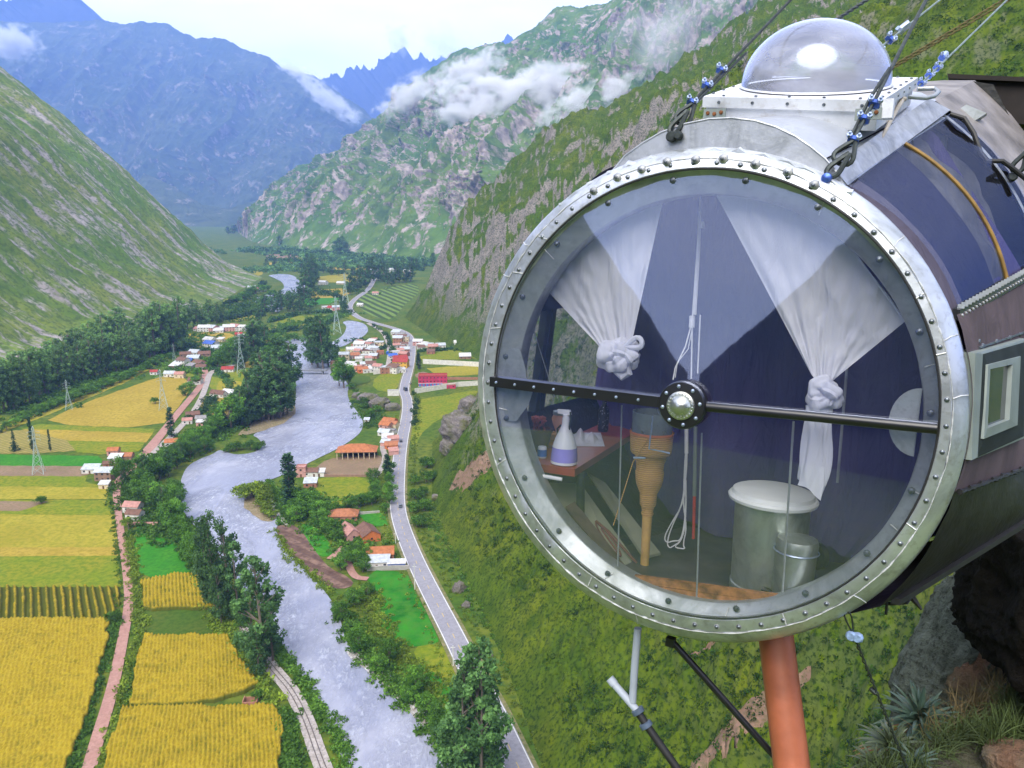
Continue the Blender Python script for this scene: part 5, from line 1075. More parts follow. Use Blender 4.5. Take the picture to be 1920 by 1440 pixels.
g = MB(); g.tube(PX([(1700, 181, 1.45), (1735, 184, 1.5), (1752, 180, 1.55), (1760, 172, 1.6), (1752, 166, 1.65), (1720, 167, 1.62)]), .013, 10); pod.part('handle', g, M_alu2)
g = MB(); g.tube(PX([(1692, 186, 1.2), (1672, 222, 1.0), (1652, 262, .8)]), [.015, .012, .008], 8); g.lathe([(.02, -.01), (.024, 0), (.02, .01)], PL(1692, 186, 1.2), (0, 0, 1), 10); g.tube(PX([(1652, 262, .8), (1610, 312, .4), (1580, 342, .2), (1563, 352, .1), (1560, 362, .08)]), .0025, 5); pod.part('prop', g, flat('pale_plastic', (.42, .38, .32), .5, 0, .3, 8))
g = MB(); g.tube(PX([(1782, 214, 1.75), (1808, 222, 1.75), (1826, 250, 1.72), (1838, 285, 1.70), (1850, 302, 1.70), (1880, 302, 1.72), (1902, 318, 1.75), (1935, 345, 1.8)]), .014, 8); pod.part('hose', g, M_rubber, label='black hose lying over the rear hoop')
# ================================================================ CABLES AND SUPPORTS
def ext(a, b, k): return b + (b - a) * k
def clamp(t, c, ax, s=1.0):
    """wire rope clip: saddle, U bolt and two nuts"""
    ax = Vector(ax).normalized(); u = ax.cross(Vector((0, 1, .2))).normalized(); w = ax.cross(u); g = MB(); M = Matrix((u, w, ax)).transposed()
    g.box(c, (.046 * s, .030 * s, .022 * s), M, 0); g.tube([c + u * .020 * s + w * .030 * s, c + u * .020 * s - w * .018 * s, c + u * .010 * s - w * .028 * s, c - u * .010 * s - w * .028 * s, c - u * .020 * s - w * .018 * s, c - u * .020 * s + w * .030 * s], .006 * s, 7, 1)
    for k in (-1, 1): g.lathe([(.013 * s, 0), (.013 * s, .014 * s), (.006 * s, .015 * s), (.006 * s, .026 * s)], c + u * (.020 * s * k) + w * .014 * s, tuple(w), 6, 1)
    t.part('clamp', g, [M_blue, M_bluew])
def thimble(g, a, b, wd, r, mi=0):
    """tear-drop loop from a (tip) round b"""
    ax = (b - a).normalized(); u = ax.cross(Vector((0, 1, 0))).normalized(); L_ = (b - a).length; pts = []
    for k in range(21):
        t_ = k / 20; an = math.pi * 2 * t_; pts.append(a + ax * (L_ * .5 * (1 - math.cos(an))) + u * (wd * math.sin(an) * (1 - .5 * math.cos(an)) * (.45 + .55 * (1 - math.cos(an)) / 2)))
    g.tube(pts, r, 7, mi, False)
def strand(a, b, r, n=60, tw=.004):
    """two wires twisted round one another"""
    g = MB(); ax = (b - a).normalized(); u = ax.orthogonal().normalized(); w = ax.cross(u)
    for ph in (0, math.pi): g.tube([a.lerp(b, k / n) + (u * math.cos(k * 1.1 + ph) + w * math.sin(k * 1.1 + ph)) * tw for k in range(n + 1)], r, 5)
    return g
t = Thing('support_cable', PL(1262, 258, .1), 'dark steel cable hooked left of the skylight, running up past three blue clamps', 'cable', 'steel cables')
a, b = PL(1300, 190, .16), PL(1482, 0, .9); e_ = ext(a, b, .6)
g = MB(); g.tube([a, b, e_], .0085, 7); s_ = PL(1398, 100, .55); g.tube([a + Vector((.010, 0, -.010)), PL(1352, 140, .35) + Vector((.010, 0, -.004)), s_], .0075, 6); t.part('wire', g, M_cable)
g = MB(); thimble(g, PL(1303, 192, .15), PL(1273, 232, .12), .040, .011); thimble(g, PL(1289, 208, .12), PL(1258, 250, .08), .022, .012); g.lathe([(.02, -.02), (.027, -.008), (.027, .012), (.016, .024)], PL(1259, 256, .08), (0, 1, 0), 12); g.lathe([(.016, -.02), (.022, -.008), (.022, .012), (.012, .024)], PL(1272, 254, .08), (0, 1, 0), 12); t.part('shackle', g, M_cable)
for q in ((1297, 192, .15), (1325, 161, .26), (1352, 132, .37)): clamp(t, PL(*q), b - a, .95)
t = Thing('support_cable', PL(1550, 333, .06), 'dark steel cable hooked right of the skylight, running up past three blue clamps', 'cable', 'steel cables')
a, b = PL(1600, 262, .14), PL(1736, 0, .9); g = MB(); g.tube([a, PL(1642, 185, .3), b, ext(a, b, .6)], .0090, 7); g.tube([a + Vector((-.016, 0, .0)), PL(1636, 185, .3) + Vector((-.012, 0, 0)), PL(1668, 128, .45)], .009, 6); t.part('wire', g, M_cable)
g = MB(); thimble(g, PL(1604, 262, .14), PL(1573, 306, .10), .045, .011); thimble(g, PL(1592, 288, .10), PL(1553, 330, .05), .026, .012); t.part('shackle', g, M_cable); g = MB(); g.lathe([(.006, -.022), (.020, -.016), (.024, 0), (.020, .016), (.006, .022)], PL(1550, 334, .04), (0, 1, 0), 14); t.part('hook_bolt', g, M_blue)
for q in ((1600, 262, .14), (1620, 223, .22), (1640, 194, .28)): clamp(t, PL(*q), b - a, 1.0)
t = Thing('support_cable', PL(1630, 105, 2.0), 'galvanised cable with a turnbuckle rising from behind the clear dome', 'cable', 'steel cables')
a, b = PL(1612, 120, 2.0), PL(1772, -8, 2.6); g = MB(); g.tube([a, b, ext(a, b, .5)], .007, 6); t.part('wire', g, M_cableg); g = MB(); g.tube([PL(1686, 58, 2.3), PL(1706, 43, 2.3)], .026, 8); g.tube([PL(1684, 60, 2.3), PL(1690, 54, 2.3)], .032, 8); t.part('turnbuckle', g, M_bluew)
for q in ((1646, 92, 2.1), (1669, 73, 2.2)): clamp(t, PL(*q), b - a, 1.2)
t = Thing('support_cable', PL(1724, 158, 1.7), 'galvanised cable rising from the rounded handle past a row of small clamps', 'cable', 'steel cables')
a, b = PL(1724, 160, 1.7), PL(1888, 0, 2.6); g = MB(); g.tube([a, b, ext(a, b, .5)], .006, 6); t.part('wire', g, M_cableg); g = MB(); g.tube([PL(1764, 112, 2.0), PL(1774, 100, 2.05)], .018, 8); t.part('turnbuckle', g, M_bluew)
for q in ((1727, 156, 1.72), (1742, 141, 1.8), (1757, 127, 1.88), (1767, 108, 1.97)): clamp(t, PL(*q), b - a, .85)
for k, lab in ((0, 'olive rope, upper one of the pair crossing behind the right cable'), (1, 'olive rope, lower one of the pair crossing behind the right cable')):
    a, b = PL(1676, 122 + 5 * k, 3.0), PL(1884, -2 + 7 * k, 3.6); g = strand(ext(b, a, .1), ext(a, b, .4), .006, 70, .005); solo('rope', a, g, flat('olive_rope', (.10, .085, .03), .9, 0, .3, 20), lab, 'rope', group='pair of olive ropes')
a, b = PL(1538, 57, 2.6), PL(1628, -2, 3.2); solo('rope', a, strand(ext(b, a, .3), ext(a, b, .6), .010, 50, .006), M_cable, 'thick black rope rising behind the top of the dome', 'rope')
t = Thing('support_cable', PL(1903, 330, 1.8), 'short chain link bolted to the rear hoop at the right border', 'cable'); g = MB(); thimble(g, PL(1925, 285, 1.8), PL(1903, 322, 1.8), .03, .014); g.lathe([(.02, -.02), (.028, 0), (.02, .02)], PL(1899, 331, 1.78), (0, 1, 0), 10); t.part('shackle', g, M_cable)
t = Thing('guy_cable', PL(1588, 1145, .1), 'thin guy cable with a pale blue clamp hanging below the rim', 'cable')
a, b = PL(1604, 1200, .12), PL(1684, 1400, .5); g = strand(a, ext(a, b, .25), .004, 60, .006); thimble(g, PL(1600, 1190, .12), PL(1587, 1146, .05), .016, .004); g.tube([PL(1632, 1290, .3), PL(1642, 1300, .3)], .014, 6); t.part('wire', g, M_cable)
g = MB(); c = PL(1602, 1194, .11); g.lathe([(.018, -.016), (.026, -.006), (.026, .006), (.018, .016)], c + Vector((-.014, 0, 0)), (0, 1, 0), 10); g.lathe([(.018, -.016), (.026, -.006), (.026, .006), (.018, .016)], c + Vector((.014, 0, .0)), (0, 1, 0), 10); g.box(c, (.06, .02, .03)); t.part('clamp', g, flat('pale_blue_clamp', (.30, .42, .66), .4, .4, .4, 40))
M_orange = flat('rust_red_primer', (.33, .098, .045), .45, .05, .34, 3.4, .003, spec=.45)
t = Thing('support_column', PL(1484, 1440, .35), 'thick rust red steel column standing under the capsule', 'column')
a, b = PL(1455, 1195, .55), PL(1486, 1452, .35); g = MB(); g.tube([ext(b, a, .15), a, b, ext(a, b, 4.5)], .094, 32); t.part('shaft', g, M_orange)
t = Thing('brace', PL(1262, 1208, .3), 'slim black strut slanting from the rim down to the rust red column', 'brace'); g = MB(); a, b = PL(1258, 1200, .35), PL(1450, 1416, .42); g.tube([a, b], .019, 12); g.box(a + Vector((0, 0, -.01)), (.05, .04, .05)); t.part('strut', g, M_black)
M_pvc = flat('grey_pvc', (.34, .38, .44), .45, 0, .15, 4); M_pvcd = flat('dark_pvc', (.07, .10, .15), .45, 0, .25, 6)
t = Thing('drain_pipe', PL(1195, 1190, .3), 'grey plastic drain pipe with a side branch hanging below the left of the rim', 'pipe')
g = MB(); g.tube(PX([(1196, 1178, .30), (1190, 1250, .30), (1186, 1316, .30)]), .0215, 14); t.part('downpipe', g, M_pvc)
g = MB(); g.tube(PX([(1146, 1276, .30), (1172, 1306, .30), (1196, 1334, .30)]), .0225, 14); g.tube(PX([(1143, 1272, .30), (1152, 1283, .30)]), .026, 14); t.part('branch', g, M_pvc)
g = MB(); ax_ = (PL(1214, 1362, .3) - PL(1196, 1332, .3)).normalized()
for q in ((1196, 1333, .3), (1211, 1359, .3)): g.lathe([(.030, -.016), (.038, -.012), (.038, .012), (.030, .016)], PL(*q), tuple(ax_), 18)
t.part('collar', g, M_pvcd)
g = MB(); g.tube(PX([(1198, 1338, .3), (1225, 1378, .3), (1262, 1430, .3), (1290, 1470, .3)]), .0225, 12); t.part('hose', g, M_rubber)
# beam and platform edge at the far right
t = Thing('steel_beam', PL(1850, 190, 3.2), 'black steel beam end reaching in from the right above the capsule', 'beam'); g = MB()
pts = PX([(1780, 140, 3.2), (2050, 152, 3.2), (2050, 240, 3.2), (1905, 232, 3.2), (1800, 200, 3.2), (1812, 188, 3.2)]); g.slab(pts, (0, .5, 0)); g.hexa(PX([(1776, 138, 3.15), (2050, 150, 3.15), (2050, 158, 3.15), (1779, 147, 3.15)]), [p + Vector((0, .6, 0)) for p in PX([(1776, 138, 3.15), (2050, 150, 3.15), (2050, 158, 3.15), (1779, 147, 3.15)])])
t.part('flange', g, flat('black_rusted_steel', (.014, .010, .009), .7, .3, .5, 5), False)
g = MB(); g.slab(PX([(1812, 196, 2.2), (1850, 212, 2.2), (1828, 226, 2.2), (1798, 205, 2.2)]), (0, .1, 0)); pod.part('rear_bracket', g, M_alu2)

# ================================================================ INSIDE THE CAPSULE
def pleated(top, bot, n, m, depth, amp, folds, dd=.0, seed=0):
    """cloth hanging between two curves of pixel points"""
    T_ = resample(top, n); B_ = resample(bot, n); g = MB(); vs = []; rs = random.Random(seed); ph = rs.uniform(0, 6)
    for i in range(m + 1):
        t_ = i / m
        for j in range(n):
            x, y = T_[j] * (1 - t_) + B_[j] * t_; s_ = j / (n - 1)
            f = math.sin(s_ * folds * math.tau + ph + 1.2 * math.sin(s_ * 5) + .5 * t_) * (.35 + .65 * t_) + .4 * math.sin(s_ * folds * 2.3 * math.tau + 1)
            sag = math.sin(math.pi * t_) * dd
            p = PL(x, y, depth + amp * f * (1 - .35 * t_) + sag + .022 * mnoise.noise(Vector((s_ * 5, t_ * 2.2, seed))) + .010 * mnoise.noise(Vector((s_ * 13 + t_ * 3, t_ * 7, seed + 4)))); vs.append(p)
    g.add(vs, [(i * n + j, i * n + j + 1, (i + 1) * n + j + 1, (i + 1) * n + j) for i in range(m) for j in range(n - 1)]); return g
def knot(c, R_, r_, sx=1.0, sz=1.0, seed=0, turns=3):
    g = MB(); rs = random.Random(seed); N_ = 150; pts = []; rad = []
    for k in range(N_ + 1):
        a = math.tau * k / N_ * 2; b = a * 1.5; rr_ = R_ * (1 + .38 * math.cos(b + .6)); pts.append(c + Vector((sx * rr_ * math.cos(a), -.6 * R_ * math.sin(b + .6), sz * rr_ * math.sin(a)))); rad.append(r_ * (1 + .25 * math.sin(a * 3.3 + seed) + .12 * math.sin(a * 9)))
    # fluted cross-section, so that it reads as wound cloth
    n = 18; vs = []; fs = []; ref = None
    for i, p in enumerate(pts):
        t_ = (pts[min(i + 1, N_)] - pts[max(i - 1, 0)]).normalized(); ref = t_.orthogonal().normalized() if ref is None else (ref - t_ * ref.dot(t_)).normalized(); q = t_.cross(ref)
        for j in range(n): a = math.tau * j / n; k = rad[i] * (1 + .13 * math.sin(5 * a + i * .05) + .07 * math.sin(8 * a - i * .09)); vs.append(p + (ref * math.cos(a) + q * math.sin(a)) * k)
    for i in range(N_):
        for j in range(n): j2 = (j + 1) % n; fs.append((i * n + j, i * n + j2, (i + 1) * n + j2, (i + 1) * n + j))
    g.add(vs, fs); return g
t = Thing('curtain', PL(1160, 700, .13), 'white curtain knotted at its lower end, left one behind the round window', 'curtain', 'white knotted curtains')
g = pleated([(1246, 362), (1205, 366), (1170, 378), (1125, 402), (1085, 438), (1052, 470), (1030, 500), (1014, 532)], [(1184, 645), (1178, 652), (1170, 656), (1160, 658), (1150, 660), (1142, 660), (1134, 658), (1126, 652)], 90, 26, .15, .007, 4.2, .05, 3)
t.part('cloth', g, M_curt)
g = knot(PL(1160, 668, .11), .050, .042, 1.2, .85, 3); t.part('knot', g, M_curt)
g = MB(); thimble(g, PL(1172, 650, .08), PL(1203, 640, .08), .028, .014); g.tube(PX([(1150, 690, .1), (1168, 706, .09), (1180, 700, .09), (1176, 680, .08)]), [.02, .024, .018, .010], 10); t.part('loop', g, M_curt)
t = Thing('curtain', PL(1545, 760, .15), 'white curtain with a long twisted tail below its knot, right one behind the round window', 'curtain', 'white knotted curtains')
g = pleated([(1341, 362), (1380, 362), (1430, 368), (1480, 382), (1530, 408), (1575, 446), (1612, 486), (1645, 528), (1672, 562), (1698, 602)], [(1520, 700), (1524, 706), (1528, 710), (1534, 714), (1540, 716), (1546, 718), (1552, 718), (1558, 716), (1562, 714), (1568, 708)], 110, 30, .17, .007, 4.6, .05, 8)
t.part('cloth', g, M_curt)
g = knot(PL(1544, 738, .13), .044, .031, .95, .8, 6); t.part('knot', g, M_curt)
g = MB(); ctr = [(1535, 762, .14, .055), (1533, 790, .14, .050), (1534, 820, .14, .062), (1530, 850, .14, .066), (1526, 880, .14, .068), (1522, 905, .14, .064), (1518, 918, .14, .058)]; n = 34; vs = []
for i, (x, y, d, w) in enumerate(ctr):
    c = PL(x, y, d)
    for j in range(n): a = math.tau * j / n; k = 1 + .16 * math.sin(4 * a + i * .7) + .10 * math.sin(7 * a - i); vs.append(c + Vector((w * math.cos(a) * k, .032 * math.sin(a) * k, (-.035 * math.cos(a) + .01 * math.sin(3 * a)) * (i == 6))))
g.add(vs, [(i * n + j, i * n + (j + 1) % n, (i + 1) * n + (j + 1) % n, (i + 1) * n + j) for i in range(6) for j in range(n)]); o = t.part('tail', g, M_curt); md = o.modifiers.new('s', 'SUBSURF'); md.levels = md.render_levels = 1
g = MB(); g.tube(PX([(1030, 505, .14), (1110, 410, .14), (1245, 360, .14), (1300, 352, .14)]), .004, 5); g.tube(PX([(1288, 357, .14), (1342, 364, .14), (1480, 383, .15), (1600, 470, .15), (1696, 602, .15)]), .004, 5); solo('clothes_line', PL(1245, 360, .14), g, M_curt, 'white cord on which both curtains hang', 'cord')
# pull cord with toggle, loops of cable
M_wcord = flat('white_cord', (.62, .62, .66), .6, 0, .1, 20)
t = Thing('pull_cord', PL(1300, 600, .5), 'white pull cord with a small toggle hanging in the middle of the window', 'cord')
g = MB(); g.tube(PX([(1313, 352, .5), (1312, 400, .5), (1305, 500, .5), (1298, 600, .5), (1296, 710, .5)]), .0045, 6); g.tube(PX([(1312, 395, .5), (1310, 470, .5), (1303, 590, .5)]), .009, 6); g.tube(PX([(1313, 590, .5), (1308, 700, .5)]), .004, 5); g.tube(PX([(1296, 610, .5), (1285, 650, .45), (1266, 690, .4), (1262, 712, .35)]), .004, 5); g.tube(PX([(1299, 610, .5), (1290, 655, .5), (1270, 680, .45), (1266, 708, .4)]), .003, 5); t.part('cord', g, M_wcord); g = MB(); g.tube(PX([(1298, 592, .5), (1297, 614, .5)]), .016, 10); g.tube(PX([(1316, 415, .5), (1316, 428, .5)]), .014, 8); t.part('toggle', g, M_wcord)
g = MB()
for k, (x0, x1, yb) in enumerate(((1286, 1245, 1018), (1283, 1250, 1028), (1288, 1280, 1030))): g.tube([PL(x, y, .9) for x, y in chaikin([(1288, 820), (x0, 880), (1284 - 2 * k, 940), (x1 + 8, 990), (x1, yb - 8), (x1 + 6, yb), (1262, yb - 4), (1278, 1014), (1286, 960 + 10 * k), (1286, 900)], 2, False)], .0045, 5)
g.tube(PX([(1287, 760, .9), (1287, 850, .9)]), .012, 8); solo('loose_cable', PL(1260, 1025, .9), g, M_wcord, 'white cable hanging in long loops in front of the navy lining', 'cable')
t = Thing('umbrella', PL(1300, 1010, 1.0), 'slim grey pole with a red lower end leaning on the navy lining', 'pole'); g = MB(); g.tube(PX([(1304, 800, 1.0), (1302, 930, 1.0)]), .012, 8); t.part('pole', g, M_grey); g = MB(); g.tube(PX([(1302, 930, 1.0), (1300, 1010, 1.0)]), .010, 8); t.part('tip', g, flat('red_plastic', (.45, .03, .04), .4, 0, .2, 8))
t.e.name = 'leaning_pole'
# table and what stands on it
M_red = flat('red_lacquered_wood', (.26, .035, .022), .30, 0, .3, 5, spec=.6)
TZ = PL(1085, 880, .30).z; tz = lambda px, py, d: PL(px, py, d)
t = Thing('side_table', PL(1040, 980, .4), 'glossy red brown wooden shelf table at the lower left of the window', 'table')
def onz(px, py, z):
    """capsule point seen at (px, py) lying on the horizontal level z"""
    r = ray(px, py); u_, d_, v_ = r @ PU, r @ (-PN), r @ PV; c = PC - np.array([0, 0, HC]); k = (z + c @ PV) / v_; P = r * k - c; return Vector((P @ PU, P @ (-PN), z))
TQ = [onz(982, 866, TZ), onz(1078, 880, TZ), onz(1196, 806, TZ), onz(1120, 800, TZ)]
g = MB(); A = [TQ[0], TQ[1], TQ[2] + (TQ[2] - TQ[1]) * .25, TQ[3] + (TQ[2] - TQ[1]) * .2 + Vector((-.3, 0, 0))]; g.slab(A, (0, 0, -.045)); t.part('tabletop', g, M_red, False)
g = MB(); g.tube([A[0] + Vector((.05, .06, -.045)), A[0] + Vector((.08, .06, -.40))], .022, 10); t.part('leg', g, M_dgrey); g = MB(); g.tube([A[1] + Vector((-.02, .12, -.045)), A[1] + Vector((.00, .12, -.36))], .026, 10); t.part('leg', g, M_dgrey)
g = MB(); g.tube([PL(992, 888, .12), PL(1054, 899, .16)], .011, 12); solo('roller_tube', PL(992, 888, .12), g, M_wcord, 'short white tube lying below the edge of the red table', 'tube')
def ontab(px, py): return onz(px, py, TZ + .001)
M_lilacliq = flat('lilac_liquid', (.28, .24, .72), .25, 0, .1, 6, spec=.6); M_milky = flat('milky_plastic', (.62, .64, .74), .35, 0, .06, 8); M_dtrig = flat('dark_trigger', (.02, .035, .03), .4, 0, .2, 9)
b = ontab(1057, 869); t = Thing('spray_bottle', b, 'spray bottle half full of lilac liquid on the corner of the red table', 'bottle'); s_ = 1.45
g = MB(); g.lathe([(.050 * s_, 0), (.055 * s_, .006), (.054 * s_, .02)], b, (0, 0, 1), 28); g.lathe([(.050 * s_, .07 * s_), (.040 * s_, .105 * s_), (.020 * s_, .150 * s_), (.016 * s_, .165 * s_), (.016 * s_, .19 * s_)], b, (0, 0, 1), 28); t.part('body', g, M_milky)
g = MB(); g.lathe([(.0545 * s_, .02), (.054 * s_, .045), (.0505 * s_, .070 * s_)], b, (0, 0, 1), 28, 0, False); t.part('liquid', g, M_lilacliq)
g = MB(); q = b + Vector((0, 0, .19 * s_)); g.lathe([(.02, 0), (.02, .02), (.014, .024)], q, (0, 0, 1), 16); g.hexa([q + Vector(v) for v in ((-.05, -.012, .022), (.03, -.012, .022), (.03, .012, .022), (-.05, .012, .022))], [q + Vector(v) for v in ((-.058, -.010, .045), (.022, -.010, .05), (.022, .010, .05), (-.058, .010, .045))]); t.part('spray_head', g, M_milky)
g = MB(); g.tube([q + Vector((.026, -.006, .04)), q + Vector((.034, -.008, .0)), q + Vector((.028, -.008, -.05)), q + Vector((.022, -.008, -.10))], .006, 7); g.tube([q + Vector((-.028, -.008, -.045)), q + Vector((-.05, -.008, -.07)), q + Vector((-.045, -.008, -.13))], .006, 7); t.part('trigger', g, M_dtrig)
TBIG = []
def TT(*a, **k):
    x = Thing(*a, **k); TBIG.append(x); return x
TS = 1.4
b = ontab(1016, 858); t = TT('tube_bottle', b, 'small white and blue tub beside the flower pot', 'tub'); g = MB(); g.lathe([(.018, 0), (.020, .004), (.020, .045), (.017, .05), (.002, .051)], b, (0, 0, 1), 18); t.part('body', g, M_milky); g = MB(); g.lathe([(.0206, .008), (.0206, .038)], b, (0, 0, 1), 18, 0, False); t.part('sleeve', g, flat('blue_sleeve', (.03, .13, .55), .35, 0, .3, 14)); t.e.name = 'plastic_tub'
b = ontab(1003, 846); t = TT('potted_succulent', b, 'dark terracotta pot with a red branching succulent on the table', 'potted plant'); g = MB(); g.lathe([(.038, 0), (.048, .04), (.058, .085), (.062, .088), (.062, .10), (.052, .10), (.05, .085), (.002, .085)], b + Vector((0, .03, 0)), (0, 0, 1), 24); t.part('pot', g, flat('dark_terracotta', (.07, .035, .022), .8, 0, .4, 12))
g = MB(); rs = random.Random(4); c0 = b + Vector((0, .03, .085))
def twig(g, p, d, L_, r_, lv):
    q = p + d * L_; g.tube([p, p.lerp(q, .5) + Vector((rs.uniform(-.005, .005), 0, 0)), q], [r_, r_ * 1.1, r_ * .8], 6)
    g.lathe([(r_ * 1.1, 0), (r_ * 1.3, r_ * 1.5), (.0005, r_ * 3)], q, tuple(d), 7)
    if lv:
        for _ in range(3): twig(g, q, (d + Vector((rs.uniform(-.9, .9), rs.uniform(-.6, .6), rs.uniform(-.1, .6)))).normalized(), L_ * .75, r_ * .85, lv - 1)
for k in range(6): twig(g, c0 + Vector((rs.uniform(-.02, .02), rs.uniform(-.02, .02), 0)), Vector((rs.uniform(-.6, .6), rs.uniform(-.3, .3), 1)).normalized(), .028, .0048, 2)
t.part('stems', g, flat('red_succulent', (.30, .075, .045), .5, 0, .45, 22))
b = ontab(1040, 826); t = TT('storage_jar', b, 'salmon coloured jar standing behind the spray bottle', 'jar'); g = MB(); g.lathe([(.040, 0), (.044, .01), (.044, .10), (.036, .115), (.036, .12), (.002, .121)], b + Vector((0, .05, 0)), (0, 0, 1), 24); t.part('body', g, flat('salmon_glaze', (.50, .27, .18), .5, 0, .15, 6)); g = MB(); g.lathe([(.038, .12), (.038, .135), (.01, .138), (.002, .138)], b + Vector((0, .05, 0)), (0, 0, 1), 24); t.part('lid', g, M_grey)
b = ontab(1022, 838); t = TT('wicker_basket', b, 'small orange brown wicker basket behind the plastic tub', 'basket'); g = MB(); g.lathe([(.036, 0)] + [(.040 + .003 * (k % 2), .006 + .006 * k) for k in range(10)] + [(.034, .066), (.034, .02), (.002, .02)], b + Vector((.0, .03, 0)), (0, 0, 1), 24); t.part('body', g, flat('orange_wicker', (.36, .16, .045), .8, 0, .5, 30))
b = ontab(1121, 812); t = TT('sequin_bottle', b, 'slim black bottle speckled with white dots at the back of the table', 'bottle'); g = MB(); g.lathe([(.024, 0), (.028, .01), (.028, .11), (.012, .14), (.010, .17), (.002, .171)], b + Vector((0, .06, 0)), (0, 0, 1), 20)
M_seq = NT('speckled_black'); v_ = M_seq.voro(M_seq.pos('Object'), 95); M_seq.set(Base_Color=M_seq.mix(M_seq.ramp(v_, [(.16, 1.), (.22, 0.)]), (.008, .008, .01), (.7, .7, .75)), Roughness=.3); t.part('body', g, M_seq.mat); g = MB(); g.lathe([(.013, .17), (.013, .195), (.004, .2), (.004, .215)], b + Vector((0, .06, 0)), (0, 0, 1), 14); t.part('cap', g, M_milky); t.e.name = 'speckled_bottle'
for x in TBIG: x.e.scale = (TS, TS, TS)
rs = np.random.RandomState(3); n_, m_ = 26, 16; g = MB(); vs = []
for i in range(m_):
    for j in range(n_):
        p = ontab(1072 + 62 * j / (n_ - 1) - 8 * (i / (m_ - 1)), 838 - 26 * i / (m_ - 1)); s_ = math.sin(math.pi * i / (m_ - 1)) * math.sin(math.pi * j / (n_ - 1)) ** .6; h = .016 + .062 * math.exp(-((j - 8) / 3.2) ** 2 - ((i - 8) / 4.5) ** 2) + .034 * math.exp(-((j - 17) / 3.6) ** 2 - ((i - 7) / 4) ** 2) + .020 * mnoise.noise(Vector((j * .33, i * .33, 5)))
        vs.append(p + Vector((0, 0, .004 + s_ * h)))
g.add(vs, [(i * n_ + j, i * n_ + j + 1, (i + 1) * n_ + j + 1, (i + 1) * n_ + j) for i in range(m_ - 1) for j in range(n_ - 1)]); solo('crumpled_towel', ontab(1100, 830), g, M_curt, 'crumpled white cloth lying on the red table', 'cloth')
# rope bound vase
M_rope = NT('wound_straw_rope'); p = M_rope.pos('Object'); w = M_rope.node('ShaderNodeTexWave', wave_type='BANDS', bands_direction='Z'); M_rope.L(M_rope.pos('Object', (1, 1, 1), (0, R(3), 0)), w.inputs[0]); w.inputs['Scale'].default_value = 26; w.inputs['Distortion'].default_value = 1.6; w.inputs['Detail'].default_value = 2
n2 = M_rope.noise(p, 30, 4); M_rope.set(Base_Color=M_rope.mix(M_rope.ramp(w.outputs[0], [(.05, .6), (.45, 0.)]), M_rope.mix(n2, (.40, .21, .055), (.56, .33, .11)), (.20, .10, .03)), Roughness=.85); M_rope.bump(w.outputs[0], .6, .006)
VD = .50; b0 = PL(1207, 1086, VD); vt = lambda y: PL(1207 + (1086 - y) * .055, y, VD)
def prof(pts): base = vt(1086); return [(w_ / 1480 * 4.35 / 2, (vt(y).z - base.z)) for y, w_ in pts]
ax_ = (vt(800) - vt(1086)).normalized(); t = Thing('rope_vase', b0, 'tall vase bound in straw rope on a bamboo stem inside the window', 'vase')
g = MB(); g.lathe(prof([(1086, 14), (1086, 17), (1010, 18), (965, 20)]), vt(1086), tuple(ax_), 26); t.part('stem', g, flat('bamboo', (.42, .25, .08), .5, 0, .25, 9))
g = MB(); g.lathe(prof([(966, 22), (962, 25), (958, 22), (950, 26), (946, 32), (928, 34), (925, 34), (908, 50), (898, 54), (885, 56), (880, 53), (868, 55), (862, 60), (852, 62), (850, 74), (845, 80), (835, 82), (812, 84), (811, 84)]), vt(1086), tuple(ax_), 34); t.part('rope_binding', g, M_rope.mat)
g = MB(); g.lathe(prof([(812, 82), (811, 78), (772, 78), (772, 74), (811, 74)]), vt(1086), tuple(ax_), 30, 0, False); t.part('glass_rim', g, glass_mat('frosted_collar', (.55, .62, .64), .5, 1.4, (.22, .27, .28)))
g = MB(); g.lathe(prof([(812, 86), (808, 86)]), vt(1086), tuple(ax_), 34, 0, False); t.part('orange_band', g, flat('orange_band', (.50, .16, .05), .5)); g = MB(); g.tube([vt(812) + Vector((.03, -.13, 0)), vt(860) + Vector((-.05, -.14, 0)), PL(1150, 985, .25)], .003, 5); t.part('tie_string', g, M_rope.mat); g = MB(); g.tube([PL(1224, 780, .3), PL(1217, 842, .3), PL(1240, 846, .3), PL(1256, 850, .3)], .005, 6); g.tube([PL(1188, 858, .3), PL(1210, 859, .3)], .006, 6); t.part('wire_clip', g, M_bluew)
# leaning boards and dark corner
M_board = flat('grey_green_board', (.30, .31, .23), .7, 0, .2, 3); g_mark = flat('dark_red_mark', (.11, .035, .03), .8, 0, .3, 8)
t = Thing('leaning_board', PL(1120, 1040, .3), 'grey green board with a worn red emblem lying low behind the glass', 'board'); A = PX([(1010, 905, .40), (1088, 905, .75), (1192, 1052, .55), (1160, 1062, .30)]); g = MB(); g.slab(A, (0, .01, -.02)); t.part('board', g, M_board, False)
g = MB(); cen = sum(A, Vector()) / 4 + Vector((0, -.004, .012)); ux = (A[2] - A[1]).normalized(); nn_ = (A[1] - A[0]).cross(A[2] - A[1]).normalized(); uy = nn_.cross(ux); nn_ = -nn_ if nn_.y > 0 else nn_
E1 = [cen + ux * (.16 + .13 * math.cos(a)) + uy * .035 * math.sin(a) + nn_ * .016 for a in np.linspace(0, math.tau, 28)]; g.tube(E1, .0055, 5); g.tube([E1[0] + ux * -.27, E1[5] + ux * -.1 + uy * -.08, E1[0] + ux * .06 + uy * -.1], .009, 5); g.tube([cen + ux * .08 + nn_ * .016, cen + ux * .26 + nn_ * .016], .006, 5); t.part('emblem', g, g_mark)
